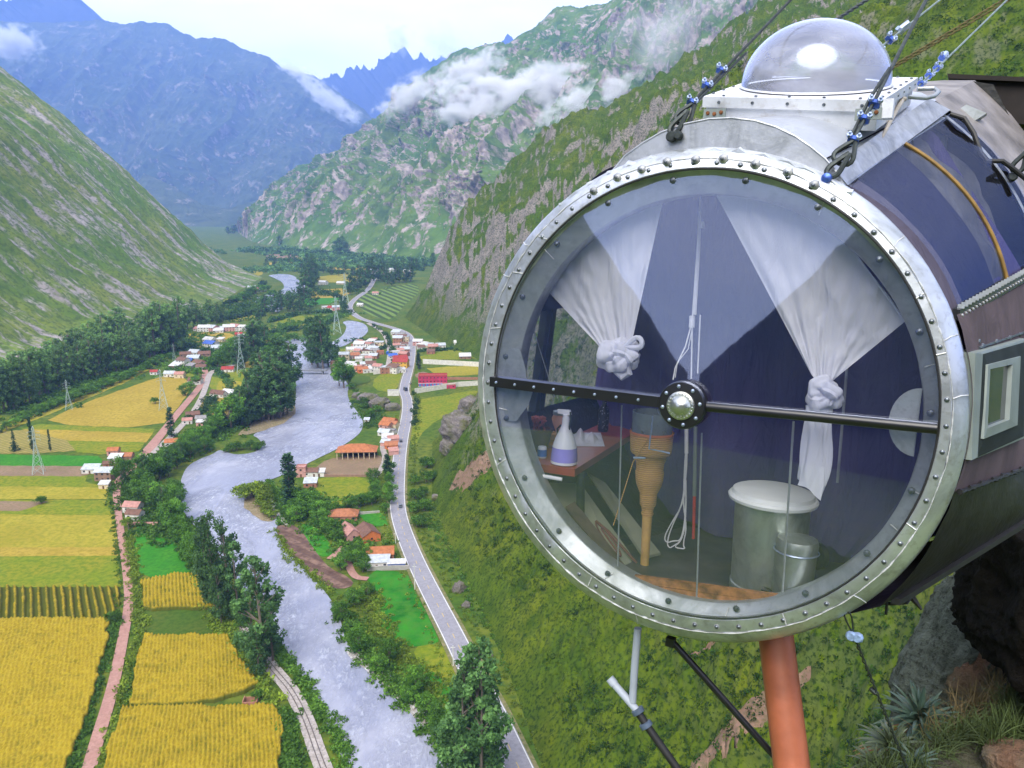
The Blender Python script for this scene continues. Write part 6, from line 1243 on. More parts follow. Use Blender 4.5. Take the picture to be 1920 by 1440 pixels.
t = Thing('leaning_board', PL(1225, 1030, .6), 'plain grey green board leaning right of the one with the emblem', 'board'); A = PX([(1100, 885, .85), (1135, 905, 1.0), (1238, 1036, .75), (1206, 1044, .55)]); g = MB(); g.slab(A, (0, .01, -.02)); t.part('board', g, M_board, False)
t = Thing('timber_ledge', PL(1090, 1020, .2), 'weathered plank at the very bottom left inside the window', 'plank'); A = PX([(1060, 950, .24), (1078, 940, .40), (1180, 1070, .30), (1170, 1084, .16)]); g = MB(); g.slab(A, (0, .01, -.03)); t.part('board', g, flat('brown_plank', (.10, .07, .055), .8, 0, .4, 8), False)
# canister and bin
def lathe_thing(px, py, d, hh): return PL(px, py, d)
M_steel = alu('brushed_steel', (.58, .62, .58), (.34, .37, .34), .33, .85, 2.5, (.20, .22, .16), .4)
bt, tp = PL(1437, 1112, .46), PL(1449, 938, .46); ax_ = (tp - bt).normalized(); H_ = (tp - bt).length
t = Thing('canister', bt, 'big round steel canister with a white lid', 'canister'); g = MB(); g.lathe([(.190, 0), (.196, .01), (.196, .06), (.190, .065), (.192, H_ * .97), (.196, H_)], bt, tuple(ax_), 48); t.part('body', g, M_steel)
g = MB(); g.lathe([(.190, H_ - .01), (.226, H_ + .002), (.230, H_ + .018), (.222, H_ + .028), (.212, H_ + .030), (.206, H_ + .050), (.19, H_ + .056), (.002, H_ + .062)], bt, tuple(ax_), 48); t.part('lid', g, flat('white_enamel', (.66, .68, .68), .35, 0, .08, 5))
bt, tp = PL(1482, 1130, .26), PL(1496, 1010, .26); ax_ = (tp - bt).normalized(); H_ = (tp - bt).length
t = Thing('pedal_bin', bt, 'small steel pedal bin in front of the round canister', 'bin'); g = MB(); g.lathe([(.090, 0), (.094, .01), (.100, H_ * .8), (.100, H_ * .86)], bt, tuple(ax_), 36); t.part('body', g, M_steel); g = MB(); g.lathe([(.106, H_ * .80), (.111, H_ * .815), (.106, H_ * .83)], bt, tuple(ax_), 36, 0, False); t.part('band', g, M_bluew); g = MB(); g.lathe([(.101, H_ * .86), (.103, H_ * .93), (.096, H_ * 1.0), (.03, H_ * 1.03), (.001, H_ * 1.035)], bt, tuple(ax_), 36); t.part('lid', g, M_steel)
g = MB(); p = bt + Vector((-.11, -.03, .05)); g.tube([bt + Vector((-.06, -.02, .02)), p, p + Vector((-.03, 0, .0))], .012, 8); t.part('pedal', g, M_black)
c = PL(1536, 1042, .40); t = Thing('round_pan', c, 'dark round pan hanging behind the pedal bin', 'pan'); g = MB(); g.lathe([(.07, 0), (.068, -.03), (.05, -.035), (.001, -.036)], c, (.75, 1, 0), 28); t.part('dish', g, M_black)

# ================================================================ CLIFF EDGE AT THE LOWER RIGHT
def rock_mesh(name, c, rad, rot, amp, seed, mat, sub=5, label=None, cat=None, kind=None, freq=1.6, facet=.0):
    import bmesh
    bm = bmesh.new(); bmesh.ops.create_icosphere(bm, subdivisions=sub, radius=1); V_ = np.array([v.co[:] for v in bm.verts])
    n = fbm(V_[:, 0] * freq + seed, V_[:, 1] * freq, V_[:, 2] * freq, 6, .55, seed=seed, ridged=True); n2 = fbm(V_[:, 0] * freq * 6, V_[:, 1] * freq * 6 + seed, V_[:, 2] * freq * 6, 6, .7, seed=seed + 3, ridged=True)
    q = np.sign(V_) * np.abs(V_) ** .75; q = q * (1 + amp * n + amp * .38 * n2)[:, None] * np.array(rad); M = np.array(Matrix.Rotation(rot[1], 3, 'Y') @ Matrix.Rotation(rot[0], 3, 'X') @ Matrix.Rotation(rot[2], 3, 'Z')); q = q @ M.T
    for v, p in zip(bm.verts, q): v.co = p
    me = bpy.data.meshes.new(name); bm.to_mesh(me); bm.free(); o = link(name, me, mat, None, True); o.location = tuple(c); return tag(o, label, cat, kind=kind)
def rock_mat(name, a, b, c3, sc=3.0, bumpd=.06, moss=None):
    t = NT(name); p = t.pos('Object'); n = t.noise(p, sc, 8, .65, .6); n2 = t.noise(p, sc * 5, 6, .7); n3 = t.noise(p, sc * .45, 3, .5)
    c = t.mix(t.ramp(n, [(.36, 0.), (.64, 1.)]), a, b); c = t.mix(t.ramp(n2, [(.52, 0.), (.66, .8)]), c, c3)
    if moss: c = t.mix(t.ramp(n3, [(.42, 0.), (.60, .9)]), c, moss)
    t.set(Base_Color=c, Roughness=.93, Specular_IOR_Level=.15); t.bump(t.math('ADD', n2, t.math('MULTIPLY', n, 1.5)), .9, bumpd); return t.mat
M_rockg = rock_mat('lichen_rock', (.10, .115, .085), (.30, .34, .27), (.035, .035, .028), 4.2, .14); M_rocko = rock_mat('ochre_rock', (.22, .12, .075), (.30, .20, .13), (.07, .05, .035), 3.0, .10, (.17, .18, .12)); M_rockm = rock_mat('mossy_rock', (.11, .10, .075), (.20, .19, .14), (.05, .05, .035), 4, .08, (.09, .11, .035)); M_dark = rock_mat('shade_black_rock', (.008, .007, .006), (.014, .012, .010), (.004, .004, .004), 2, .08); M_soil = rock_mat('dark_cliff_soil', (.022, .018, .010), (.045, .036, .018), (.010, .010, .006), 4, .08, (.03, .04, .012))  # M_dark: shade of the overhang is painted into its near-black colour
def at(px, py, Y): return W(px, py, Y)
rock_mesh('boulder', at(1822, 1225, 7.4), (.36, .50, .98), (R(-8), R(27), R(20)), .20, 5, M_rockg, 6, 'tall grey green lichen covered boulder leaning at the cliff edge', 'rock')
rock_mesh('boulder', at(1868, 1262, 7.1), (.26, .42, .56), (R(-5), R(34), R(50)), .22, 8, M_rocko, 5, 'ochre brown boulder right behind the lichen covered one', 'rock')
rock_mesh('boulder', at(1800, 1468, 5.6), (.40, .4, .15), (0, R(-10), 0), .24, 11, M_rockm, 5, 'low mossy boulder at the bottom border beside the agaves', 'rock'); rock_mesh('boulder', at(1935, 1448, 5.4), (.22, .3, .14), (0, 0, R(40)), .22, 14, M_rocko, 5, 'reddish boulder in the bottom right corner', 'rock')
rock_mesh('cliff', at(2010, 1110, 6.2), (.62, .9, .80), (0, R(8), 0), .26, 21, M_dark, 6, 'overhanging cliff at the right border, its shade painted in black', None, 'structure'); rock_mesh('cliff', at(1975, 1225, 6.8), (.42, .7, .55), (0, R(-20), 0), .24, 25, M_dark, 5, 'cliff foot behind the ochre boulder, its shade painted in black', None, 'structure')
# ledge the plants grow on; it falls away steeply out of sight below
LB = resample([W(1560, 1480, 6.9), W(1622, 1418, 7.1), W(1700, 1372, 7.2), W(1780, 1350, 7.3), W(1860, 1320, 7.3), W(1960, 1260, 7.3), W(2150, 1220, 7.2)], 90); LF = resample([W(1560, 1640, 4.6), W(1640, 1620, 4.6), W(1740, 1600, 4.6), W(1850, 1590, 4.6), W(1960, 1560, 4.6), W(2080, 1540, 4.6), W(2300, 1520, 4.6)], 90)
tt = np.linspace(0, 1, 50)[None, :, None]; vs = LB[:, None] * (1 - tt) + LF[:, None] * tt; vs[..., 2] += .10 * fbm(vs[..., 0] * 1.6, vs[..., 1] * 1.6, octv=5, seed=9) + .06 * fbm(vs[..., 0] * 7, vs[..., 1] * 7, octv=4, seed=12, ridged=True)
sk_ = np.linspace(1, 0, 9)[None, :-1, None]; back = vs[:, :1] + sk_ * np.array([.5, .8, -6.0]); vs = np.concatenate([back, vs], 1); sl = np.linspace(1, 0, 7)[:-1, None, None]; left = vs[:1] + sl * np.array([.4, 0, -5.0]); vs = np.concatenate([left, vs], 0)
tag(grid_mesh('ledge', vs, M_soil, flip=True), 'dark soil ledge on the cliff where the agaves grow', kind='structure')
# lower cliff body under the ledge
rock_mesh('cliff', (9.2, 7.0, HC - 13.5), (4.0, 3.0, 7.2), (0, R(10), 0), .14, 31, M_soil, 5, 'dark cliff body below the ledge', None, 'structure')
def leafblade(g, base, az, el, L_, w, droop, mi=0, seg=8, thick=.004):
    d = Vector((math.cos(az) * math.cos(el), math.sin(az) * math.cos(el), math.sin(el))); side = Vector((-math.sin(az), math.cos(az), 0)); p = Vector(base); vs = []; 
    for i in range(seg + 1):
        t_ = i / seg; ww = w * (1 - t_) ** .6 * (.75 + .6 * min(1, t_ * 3)) + .0006; n_ = side.cross(d).normalized(); vs += [p - side * ww, p + n_ * (-ww * .35 - thick), p + side * ww, p + n_ * (-ww * .25 + thick * .5)]
        d = (d + Vector((0, 0, -droop / seg))).normalized(); p = p + d * (L_ / seg)
    fs = [];
    for i in range(seg):
        for j in range(4): j2 = (j + 1) % 4; fs.append((i * 4 + j, i * 4 + j2, (i + 1) * 4 + j2, (i + 1) * 4 + j))
    g.add(vs, fs, mi)
def blade_mat(name, a, b, tip):
    t = NT(name); n = t.noise(t.pos('Object'), 6, 3); n2 = t.noise(t.pos('Object', (1, 1, 1)), 22, 3); c = t.mix(t.ramp(n, [(.35, 0.), (.65, 1.)]), a, b); t.set(Base_Color=t.mix(t.ramp(n2, [(.62, 0.), (.72, .8)]), c, tip), Roughness=.45, Specular_IOR_Level=.4); return t.mat
M_agave = blade_mat('agave_blade', (.045, .085, .060), (.085, .135, .095), (.20, .14, .07)); M_brom = blade_mat('pale_agave_blade', (.07, .10, .055), (.12, .15, .085), (.28, .17, .10)); M_dry = flat('dry_blade', (.30, .14, .07), .8, 0, .3, 20)
def agave(px, py, Y, L_, n, mat, lab, seed, dry=0):
    rs = random.Random(seed); c = Vector(at(px, py, Y)); c.z = min(c.z, c.z); t_ = empty('agave', tuple(c), 0, lab, 'agave plant'); g = MB()
    for k in range(n):
        f = k / n; el = R(80 - 75 * f + rs.uniform(-10, 10)); leafblade(g, (0, 0, .02 * (1 - f)), k * 2.4 + rs.uniform(-.3, .3), el, L_ * rs.uniform(.75, 1.1) * (.7 + .3 * f), .017 * L_ / .3, rs.uniform(.7, 1.5))
    g.build('leaves', mat, t_, True); g = MB()
    for k in range(dry): leafblade(g, (0, 0, -.02), rs.uniform(0, 6.28), R(rs.uniform(-40, 5)), L_ * rs.uniform(.6, .9), .012, rs.uniform(.8, 1.6))
    if dry: g.build('dry_leaves', M_dry, t_, True)
    g = MB(); g.lathe([(.03, -.12), (.035, -.03), (.025, .03), (.002, .05)], (0, 0, 0), (0, 0, 1), 10); g.build('stem', M_soil, t_, True); return t_
agave(1722, 1356, 6.3, .48, 60, M_agave, 'large dark green agave in front of the lichen covered boulder', 3, 16)
agave(1668, 1404, 6.0, .40, 42, M_brom, 'pale agave with dry leaves at the foot of the guy cable', 7, 22); agave(1636, 1436, 5.8, .26, 26, M_brom, 'small pale agave at the bottom border', 9, 10); agave(1716, 1436, 5.5, .28, 26, M_agave, 'small dark agave at the bottom border', 12, 12)
def tufts(name, pts, n, L_, mat, lab, seed):
    rs = random.Random(seed); g = MB()
    for _ in range(n):
        px, py, Y = pts[rs.randrange(len(pts))]; c = Vector(at(px + rs.uniform(-26, 26), py + rs.uniform(-20, 20), Y + rs.uniform(-.2, .2))); c.z = c.z - .03
        leafblade(g, c, rs.uniform(0, 6.28), R(rs.uniform(30, 88)), L_ * rs.uniform(.5, 1.2), .0035, rs.uniform(.3, 1.2), seg=5, thick=.001)
    o = g.build(name, mat, None, False); return tag(o, lab, kind='stuff')
M_tuft = flat('dark_grass', (.055, .085, .018), .7, 0, .5, 4); M_tuftd = flat('dry_grass', (.16, .12, .05), .8, 0, .4, 4)
tufts('grass', [(1890, 1370, 5.9), (1860, 1400, 5.8), (1905, 1330, 6.2), (1830, 1380, 6.0), (1780, 1400, 5.9)], 1500, .26, M_tuft, 'dark grass on the ledge below the overhanging cliff', 2); tufts('dry_grass', [(1840, 1330, 6.4), (1800, 1350, 6.3), (1750, 1380, 6.2), (1880, 1300, 6.6)], 500, .30, M_tuftd, 'dry stalks below the ochre boulder', 5)
tufts('grass', [(1670, 1440, 5.6), (1720, 1445, 5.5), (1760, 1420, 5.7), (1620, 1450, 5.7), (1690, 1410, 5.9)], 600, .18, M_tuft, 'grass between the agaves', 7)
# ================================================================ BUILDINGS, PYLONS, VEHICLES
WALLC = {'white': (.62, .60, .56), 'cream': (.60, .50, .34), 'pink': (.52, .28, .24), 'brown': (.26, .16, .11), 'brick': (.34, .16, .10), 'yellow': (.62, .36, .05), 'magenta': (.46, .035, .10), 'orange': (.58, .17, .05), 'blue': (.10, .16, .42), 'grey': (.36, .34, .32)}
ROOFC = {'tile': (.42, .17, .085), 'orange': (.46, .17, .07), 'tin': (.52, .56, .60), 'white': (.62, .62, .62), 'brown': (.20, .11, .08), 'red': (.38, .06, .05), 'blue': (.08, .16, .55), 'grey': (.30, .29, .29), 'pink': (.50, .26, .22)}
WM = {k: flat('plaster_' + k, v, .85, 0, .18, .6, .02) for k, v in WALLC.items()}; RM = {}
for k, v in ROOFC.items():
    t = NT('roof_' + k); w = t.node('ShaderNodeTexWave', wave_type='BANDS', bands_direction='X'); t.L(t.pos('Object'), w.inputs[0]); w.inputs['Scale'].default_value = 1.1; n_ = t.noise(t.pos('Object'), .7, 5, .65)
    c = t.mix(t.ramp(n_, [(.35, 0.), (.68, 1.)]), v, tuple(x * .55 for x in v)); c = t.mix(t.math('MULTIPLY', w.outputs[0], .3), c, tuple(x * .6 for x in v)); t.set(Base_Color=c, Roughness=.8, Specular_IOR_Level=.2); RM[k] = t.mat
M_hole = flat('dark_opening', (.025, .028, .032), .3, 0, .3, 2); M_door = flat('timber_door', (.12, .06, .035), .7, 0, .3, 2)
def house(px, py, w, d, h, rz, wc, rc, label, kind='gable', rh=None, group=None, name='house', cat='house', floors=1, detail=True):
    e = empty(name, tuple(G(px, py)), R(rz), label, cat, group); rh = (w * .16 + .5) if rh is None else rh; x, y = w / 2, d / 2; o_ = .35
    g = MB(); g.box((0, 0, h / 2 - .3), (w, d, h + .6))
    if kind == 'gable': g.add([(-x, -y, h), (x, -y, h), (x, y, h), (-x, y, h), (-x, 0, h + rh), (x, 0, h + rh)], [(0, 4, 3), (1, 2, 5)])
    g.build('wall', WM[wc], e); g = MB()
    if kind == 'gable':
        for s_ in (-1, 1): a = [(-x - o_, s_ * (y + o_), h - .15), (x + o_, s_ * (y + o_), h - .15), (x + o_, 0, h + rh + .05), (-x - o_, 0, h + rh + .05)]; g.slab(a, (0, 0, .14))
        g.tube([(-x - o_, 0, h + rh + .17), (x + o_, 0, h + rh + .17)], .13, 6)
    elif kind == 'hip':
        rx = max(0.3, x - y * .9); P = [(-x - o_, -y - o_, h - .1), (x + o_, -y - o_, h - .1), (x + o_, y + o_, h - .1), (-x - o_, y + o_, h - .1), (-rx, 0, h + rh), (rx, 0, h + rh)]; g.add(P, [(0, 1, 5, 4), (2, 3, 4, 5), (1, 2, 5), (3, 0, 4), (3, 2, 1, 0)])
        for a_, b_ in ((0, 4), (3, 4), (1, 5), (2, 5), (4, 5)): g.tube([P[a_], P[b_]], .12, 5)
    elif kind == 'shed': a = [(-x - o_, -y - o_, h + .05), (x + o_, -y - o_, h + .05), (x + o_, y + o_, h + rh), (-x - o_, y + o_, h + rh)]; g.slab(a, (0, 0, .12))
    else:
        g.box((0, 0, h + .06), (w + .2, d + .2, .16)); [g.box((sx * (x - .1), 0, h + .4), (.15, d, .55)) for sx in (-1, 1)]; [g.box((0, sy * (y - .1), h + .4), (w - .35, .15, .55)) for sy in (-1, 1)]
    rf = g.build('roof', RM[rc], e)
    if detail:
        fh = h / floors; nw = max(1, int(w / 3.2))
        for fl in range(floors):
            for k in range(nw):
                cx = -x + w * (k + .5) / nw; zz = fl * fh
                if fl == 0 and k == nw // 2: g = MB(); g.box((cx, -y - .03, 1.0), (1.0, .10, 2.1)); g.build('door', M_door, e)
                else: g = MB(); g.box((cx, -y - .02, zz + fh * .58), (min(1.2, w / nw * .45), .08, min(1.1, fh * .42))); g.build('window', M_hole, e)
        g = MB(); g.box((x + .02, 0, h * .55), (.08, 1.0, 1.0)); g.build('window', M_hole, e)
    return e
# farm houses on the left bank
house(214, 852, 7, 6, 3.4, 8, 'pink', 'orange', 'small farm house with a bright orange roof above the vivid green strip'); house(238, 862, 8, 6, 3.2, 5, 'brown', 'tile', 'tiled farm house just right of the white roofed one')
house(218, 866, 8, 5.5, 3.2, 4, 'grey', 'white', 'farm house with a white sheet roof in the farm cluster', 'shed'); house(203, 876, 5, 4, 2.8, 10, 'brick', 'brown', 'little brick hut behind the brown roofed farm house')
house(172, 886, 10, 5, 2.8, 2, 'white', 'tin', 'low shed with a pale tin roof at the end of the brown strip', 'shed'); house(199, 898, 10, 8, 5.6, 0, 'brown', 'tin', 'two storey brown farm house with a pale tin roof beside the track', 'gable', floors=2); house(197, 915, 5.5, 4, 2.8, 3, 'cream', 'white', 'cream shed in front of the two storey farm house', 'shed')
house(251, 958, 9, 6.5, 3.6, -8, 'white', 'pink', 'pink roofed farm house right of the track'); house(254, 972, 8, 5.5, 3.4, -8, 'white', 'brown', 'brown roofed farm house in front of the pink roofed one')
tag(MB().box(tuple(G(268, 984) + np.array([0, 0, .7])), (16, .5, 1.6)).build('garden_wall', WM['pink']), 'low pink garden wall above the bright green field', 'wall')
house(322, 836, 8, 6, 3.4, 15, 'white', 'orange', 'orange roofed house on the side road above the river'); house(286, 882, 6, 4.5, 2.8, 10, 'white', 'white', 'tiny white roofed house among the dark trees', 'shed')
house(362, 783, 10, 6, 3, 25, 'brown', 'brown', 'dark brown roofed farm house below the tan plot'); house(378, 790, 8, 6, 3, 10, 'white', 'grey', 'grey roofed farm house below the tan plot'); house(352, 794, 7, 5, 3, 15, 'white', 'pink', 'pink roofed farm house near the track'); house(376, 798, 5, 4, 3, 0, 'pink', 'white', 'little pale farm building at the edge of the trees', 'shed')
house(410, 744, 14, 6, 3.2, -20, 'white', 'brown', 'long brown roofed building left of the grove'); house(428, 742, 12, 5, 3, -20, 'white', 'white', 'long white roofed building left of the grove', 'shed')
house(367, 720, 12, 8, 4, 0, 'white', 'brown', 'white walled house at the junction of track and side road'); house(319, 706, 10, 6, 3.5, 0, 'white', 'tin', 'white house with a tin roof above the steel pylon'); house(338, 708, 9, 7, 4, 0, 'cream', 'pink', 'cream house right of the tin roofed one'); house(290, 702, 7, 5, 3, 0, 'white', 'red', 'small red roofed house at the hedge'); house(428, 697, 12, 6, 3, 0, 'white', 'red', 'red roofed house by the lattice pylon')
rs_ = random.Random(77)
def hamlet(spots, where, group, tall=1.0):
    names = {'white': 'white', 'cream': 'cream', 'pink': 'pink', 'brown': 'brown', 'brick': 'brick', 'yellow': 'yellow', 'magenta': 'magenta', 'orange': 'orange', 'blue': 'blue', 'grey': 'grey'}; cnt = {}
    for px, py, wc, rc, kd, w in spots:
        key = (wc, rc); cnt[key] = cnt.get(key, 0) + 1; cn = '' if cnt[key] == 1 else ordn(cnt[key] - 1) + ' '
        fl = 2 if (w > 8 and rs_.random() < .5) else 1; house(px, py, w * 1.25, w * rs_.uniform(.8, 1.05), (2.9 if fl == 1 else 5.6) * tall, rs_.uniform(-28, 28), wc, rc, '%s%s walled house with %s roof %s' % (cn, names[wc], rc, where), kd, group=group, floors=fl, detail=w > 6)
hamlet([(329, 690, 'brown', 'white', 'shed', 8), (344, 684, 'white', 'brown', 'gable', 9), (352, 680, 'blue', 'blue', 'gable', 8), (362, 676, 'white', 'tin', 'shed', 10), (374, 684, 'pink', 'brown', 'gable', 10), (348, 668, 'brown', 'brown', 'gable', 9), (366, 664, 'white', 'tin', 'gable', 10), (384, 672, 'brown', 'brown', 'gable', 10), (336, 684, 'cream', 'tin', 'shed', 8), (358, 690, 'grey', 'grey', 'shed', 7), (378, 692, 'white', 'brown', 'gable', 8)], 'in the cluster at the end of the track', 'houses at the end of the track')
hamlet([(396, 652, 'white', 'blue', 'gable', 12), (406, 656, 'white', 'tin', 'shed', 9), (394, 640, 'white', 'white', 'gable', 11), (414, 640, 'cream', 'white', 'shed', 7), (374, 620, 'white', 'pink', 'gable', 10), (384, 621, 'white', 'white', 'gable', 12), (398, 621, 'pink', 'tin', 'gable', 12), (410, 623, 'white', 'white', 'shed', 10), (418, 619, 'white', 'tin', 'gable', 9), (430, 620, 'pink', 'white', 'gable', 12), (442, 619, 'white', 'pink', 'gable', 12), (454, 620, 'white', 'white', 'gable', 9), (456, 634, 'pink', 'white', 'gable', 9), (448, 630, 'brick', 'red', 'gable', 7)], 'in the hamlet under the left wood', 'houses under the left wood')
hamlet([(474, 544, 'pink', 'tin', 'gable', 14), (481, 547, 'white', 'pink', 'gable', 14), (612, 578, 'white', 'white', 'flat', 11), (622, 580, 'white', 'red', 'gable', 10), (630, 582, 'pink', 'tin', 'gable', 9), (606, 534, 'white', 'white', 'gable', 14), (640, 533, 'cream', 'white', 'gable', 14), (692, 520, 'white', 'white', 'gable', 16), (700, 512, 'cream', 'tin', 'gable', 16), (730, 510, 'white', 'white', 'gable', 16), (764, 512, 'cream', 'white', 'gable', 14), (704, 552, 'white', 'pink', 'gable', 9), (676, 574, 'white', 'white', 'gable', 8)], 'among the far groves of the valley', 'houses among the far groves')
sp = []
cols = ['white', 'pink', 'white', 'cream', 'white', 'brick', 'grey', 'white']; rfs = ['white', 'tin', 'pink', 'tile', 'brown', 'white', 'grey', 'tin']
for r_, (x0, x1, y, n_) in enumerate([(652, 716, 662, 8), (660, 712, 652, 7), (668, 704, 644, 5), (640, 704, 674, 7), (735, 758, 630, 3), (740, 764, 640, 3), (740, 764, 650, 3), (738, 762, 661, 3), (646, 700, 690, 5), (668, 742, 698, 6)]):
    for k in range(n_): sp.append((x0 + (x1 - x0) * (k + .5) / n_ + rs_.uniform(-3.5, 3.5), y + rs_.uniform(-3.5, 3.5), cols[(k * 3 + r_) % 8], rfs[(k * 5 + r_ * 3) % 8], ['gable', 'flat', 'shed'][(k + r_) % 3], rs_.uniform(5.5, 10.5)))
hamlet(sp, 'in the village between river and road', 'houses of the village', 1.15)
hamlet([(736, 672, 'white', 'blue', 'gable', 8), (750, 677, 'pink', 'red', 'gable', 12), (752, 689, 'yellow', 'red', 'gable', 12), (746, 698, 'white', 'white', 'flat', 12), (725, 699, 'brick', 'red', 'gable', 8), (680, 698, 'orange', 'orange', 'gable', 8), (632, 692, 'brick', 'brown', 'gable', 9), (758, 668, 'brick', 'pink', 'gable', 8)], 'beside the main road in the village', 'houses beside the main road', 1.2)
hamlet([(784, 648, 'pink', 'white', 'gable', 9), (794, 649, 'white', 'white', 'gable', 11), (804, 651, 'cream', 'tin', 'gable', 9), (812, 653, 'brick', 'pink', 'gable', 9), (826, 651, 'white', 'tin', 'gable', 9), (860, 650, 'white', 'white', 'gable', 9), (874, 655, 'white', 'tin', 'gable', 8), (790, 655, 'white', 'brown', 'shed', 7), (872, 672, 'brown', 'white', 'shed', 10), (808, 663, 'brick', 'brown', 'shed', 7)], 'right of the main road below the slope', 'houses right of the main road')
hamlet([(731, 795, 'orange', 'orange', 'gable', 8), (724, 802, 'pink', 'orange', 'gable', 7), (738, 800, 'cream', 'tile', 'gable', 6), (722, 816, 'white', 'tin', 'gable', 7), (733, 813, 'white', 'grey', 'flat', 6), (727, 826, 'white', 'white', 'shed', 6), (737, 828, 'pink', 'pink', 'gable', 6), (734, 840, 'orange', 'tile', 'gable', 7), (738, 852, 'pink', 'pink', 'shed', 5), (723, 836, 'pink', 'tin', 'shed', 5)], 'in the row between lane and road', 'houses between lane and road', 1.0)
house(566, 892, 6, 6, 6.0, 5, 'pink', 'pink', 'slim two storey pink house on the river bank', 'flat', floors=2); house(584, 892, 9, 5, 3.2, 0, 'white', 'brown', 'white house next to the slim pink one'); house(600, 892, 6, 4, 2.8, 0, 'white', 'white', 'small white house at the corner of the dusty yard', 'shed'); house(583, 912, 7.5, 5.5, 3, 5, 'brick', 'tin', 'brick shed with a pale tin roof in the garden plot', 'shed')
house(645, 972, 15, 9, 3.0, 4, 'brick', 'tile', 'low tiled house with a wide hipped roof', 'hip', 2.6); house(656, 1006, 12, 6.5, 3.6, -58, 'pink', 'pink', 'long pink gabled house with a light tiled roof'); house(690, 1008, 13, 9, 3.6, -62, 'orange', 'brown', 'orange walled gabled house with a brown stained roof'); house(713, 1046, 13, 7, 3.2, 6, 'brick', 'orange', 'orange roofed house behind the white tin shed')
house(708, 1060, 11, 7, 3.0, 4, 'white', 'tin', 'white tin shed at the top of the emerald field', 'shed', .8); house(744, 1064, 8, 4, 2.8, 4, 'blue', 'white', 'blue and white shed beside the main road', 'shed', .5)
house(738, 742, 10, 1.2, 5, 4, 'white', 'white', 'blank white billboard wall left of the road', 'flat', name='billboard', cat='billboard', detail=False); house(688, 792, 4, 3, 2.4, 0, 'white', 'tin', 'tiny white shed above the water', 'shed')
mag = house(812, 722, 26, 12, 9.5, 3, 'magenta', 'red', 'three storey magenta building right of the main road', 'flat', floors=3); g = MB(); [g.box((-11.5 + 3.3 * k, -6.12, 1.5), (2.2, .12, 2.6)) for k in range(8)]; g.build('arcade', WM['blue'], mag); g = MB(); g.box((0, -6.06, .15), (26.2, .2, .5)); g.box((0, -6.06, 3.1), (26.2, .2, .35)); g.build('white_band', WM['white'], mag)
house(842, 727, 12, 7, 3.2, 3, 'magenta', 'pink', 'low magenta annex of the three storey building', 'flat')
def wall_(pts, h, mat, lab, nm='boundary_wall'):
    P = [Vector(G(a, b)) for a, b in pts]; g = MB()
    for a, b in zip(P[:-1], P[1:]): n_ = (b - a).cross(Vector((0, 0, 1))).normalized() * .25; g.hexa([a - n_, a + n_, a + n_ + Vector((0, 0, h)), a - n_ + Vector((0, 0, h))], [b - n_, b + n_, b + n_ + Vector((0, 0, h)), b - n_ + Vector((0, 0, h))])
    tag(g.build(nm, mat), lab, 'wall')
wall_([(793, 682), (905, 688)], 5, WM['white'], 'long white wall behind the magenta building'); wall_([(700, 702), (757, 696)], 4.5, WM['white'], 'white wall across the end of the village'); wall_([(778, 738), (860, 725), (905, 722)], 4.5, WM['white'], 'white wall in front of the magenta building'); wall_([(688, 1070), (768, 1068)], 2.2, WM['grey'], 'grey garden wall at the top of the emerald field'); wall_([(608, 894), (692, 894), (700, 890)], 1.6, WM['brown'], 'low brown wall below the dusty yard'); wall_([(830, 712), (905, 712)], 2.5, WM['brick'], 'brick wall right of the magenta building'); wall_([(668, 965), (712, 962)], 1.4, WM['grey'], 'stone wall at the edge of the green lawn')
# open pavilion
e = empty('pavilion', tuple(G(670, 856)), R(3), 'large open sided pavilion with an orange hipped roof beside the dusty yard', 'pavilion'); g = MB(); P = [(-13.5, -6.5, 5), (13.5, -6.5, 5), (13.5, 7, 5), (-13.5, 7, 5), (-5, 0, 9), (5, 0, 9)]; g.add(P, [(0, 1, 5, 4), (2, 3, 4, 5), (1, 2, 5), (3, 0, 4), (3, 2, 1, 0)]); g.build('roof', RM['orange'], e)
for k in range(8): g = MB(); g.tube([(-12.3 + 3.5 * k, -5.8, 0), (-12.3 + 3.5 * k, -5.8, 5)], .26, 8); g.build('column', WM['cream'], e)
g = MB(); g.box((0, 6, 2.4), (25, .4, 4.8)); g.build('rear_wall', WM['brown'], e); g = MB(); g.box((0, -5.8, 4.85), (25.5, .5, .4)); g.build('lintel', WM['cream'], e)
# ruined hut
e = empty('ruined_hut', tuple(G(470, 1322)), R(5), 'roofless mud hut at the corner of the square maize plot', 'hut'); g = MB()
for c, s_ in (((0, -1.7, 1.1), (4.4, .3, 2.4)), ((0, 1.7, 1.0), (4.4, .3, 2.0)), ((-2.1, 0, 1.3), (.3, 3.1, 2.6)), ((2.1, 0, .8), (.3, 3.1, 1.7))): g.box(c, s_)
g.build('wall', WM['brick'], e)
# bridge
a, b = G(545, 694, 4.2), G(607, 694, 4.2); e = empty('bridge', tuple((a + b) / 2 * [1, 1, 0]), 0, 'low concrete bridge over the river at the village', 'bridge'); L_ = abs(b[0] - a[0]) + 6; M_conc = flat('bridge_concrete', (.17, .18, .20), .8, 0, .2, .5)
g = MB(); g.box((0, 0, 4.0), (L_, 5, .9)); g.build('deck', M_conc, e)
for s_ in (-1, 1): g = MB(); g.box((0, s_ * 2.4, 5.1), (L_, .12, .12)); [g.box((-L_ / 2 + L_ * k / 16, s_ * 2.4, 4.75), (.14, .14, .7)) for k in range(17)]; g.build('railing', M_conc, e)
for x in (-8.5, L_ / 2 - 4): g = MB(); g.box((x, 0, 1.7), (1.3, 4.2, 3.9)); g.build('pier', M_conc, e)
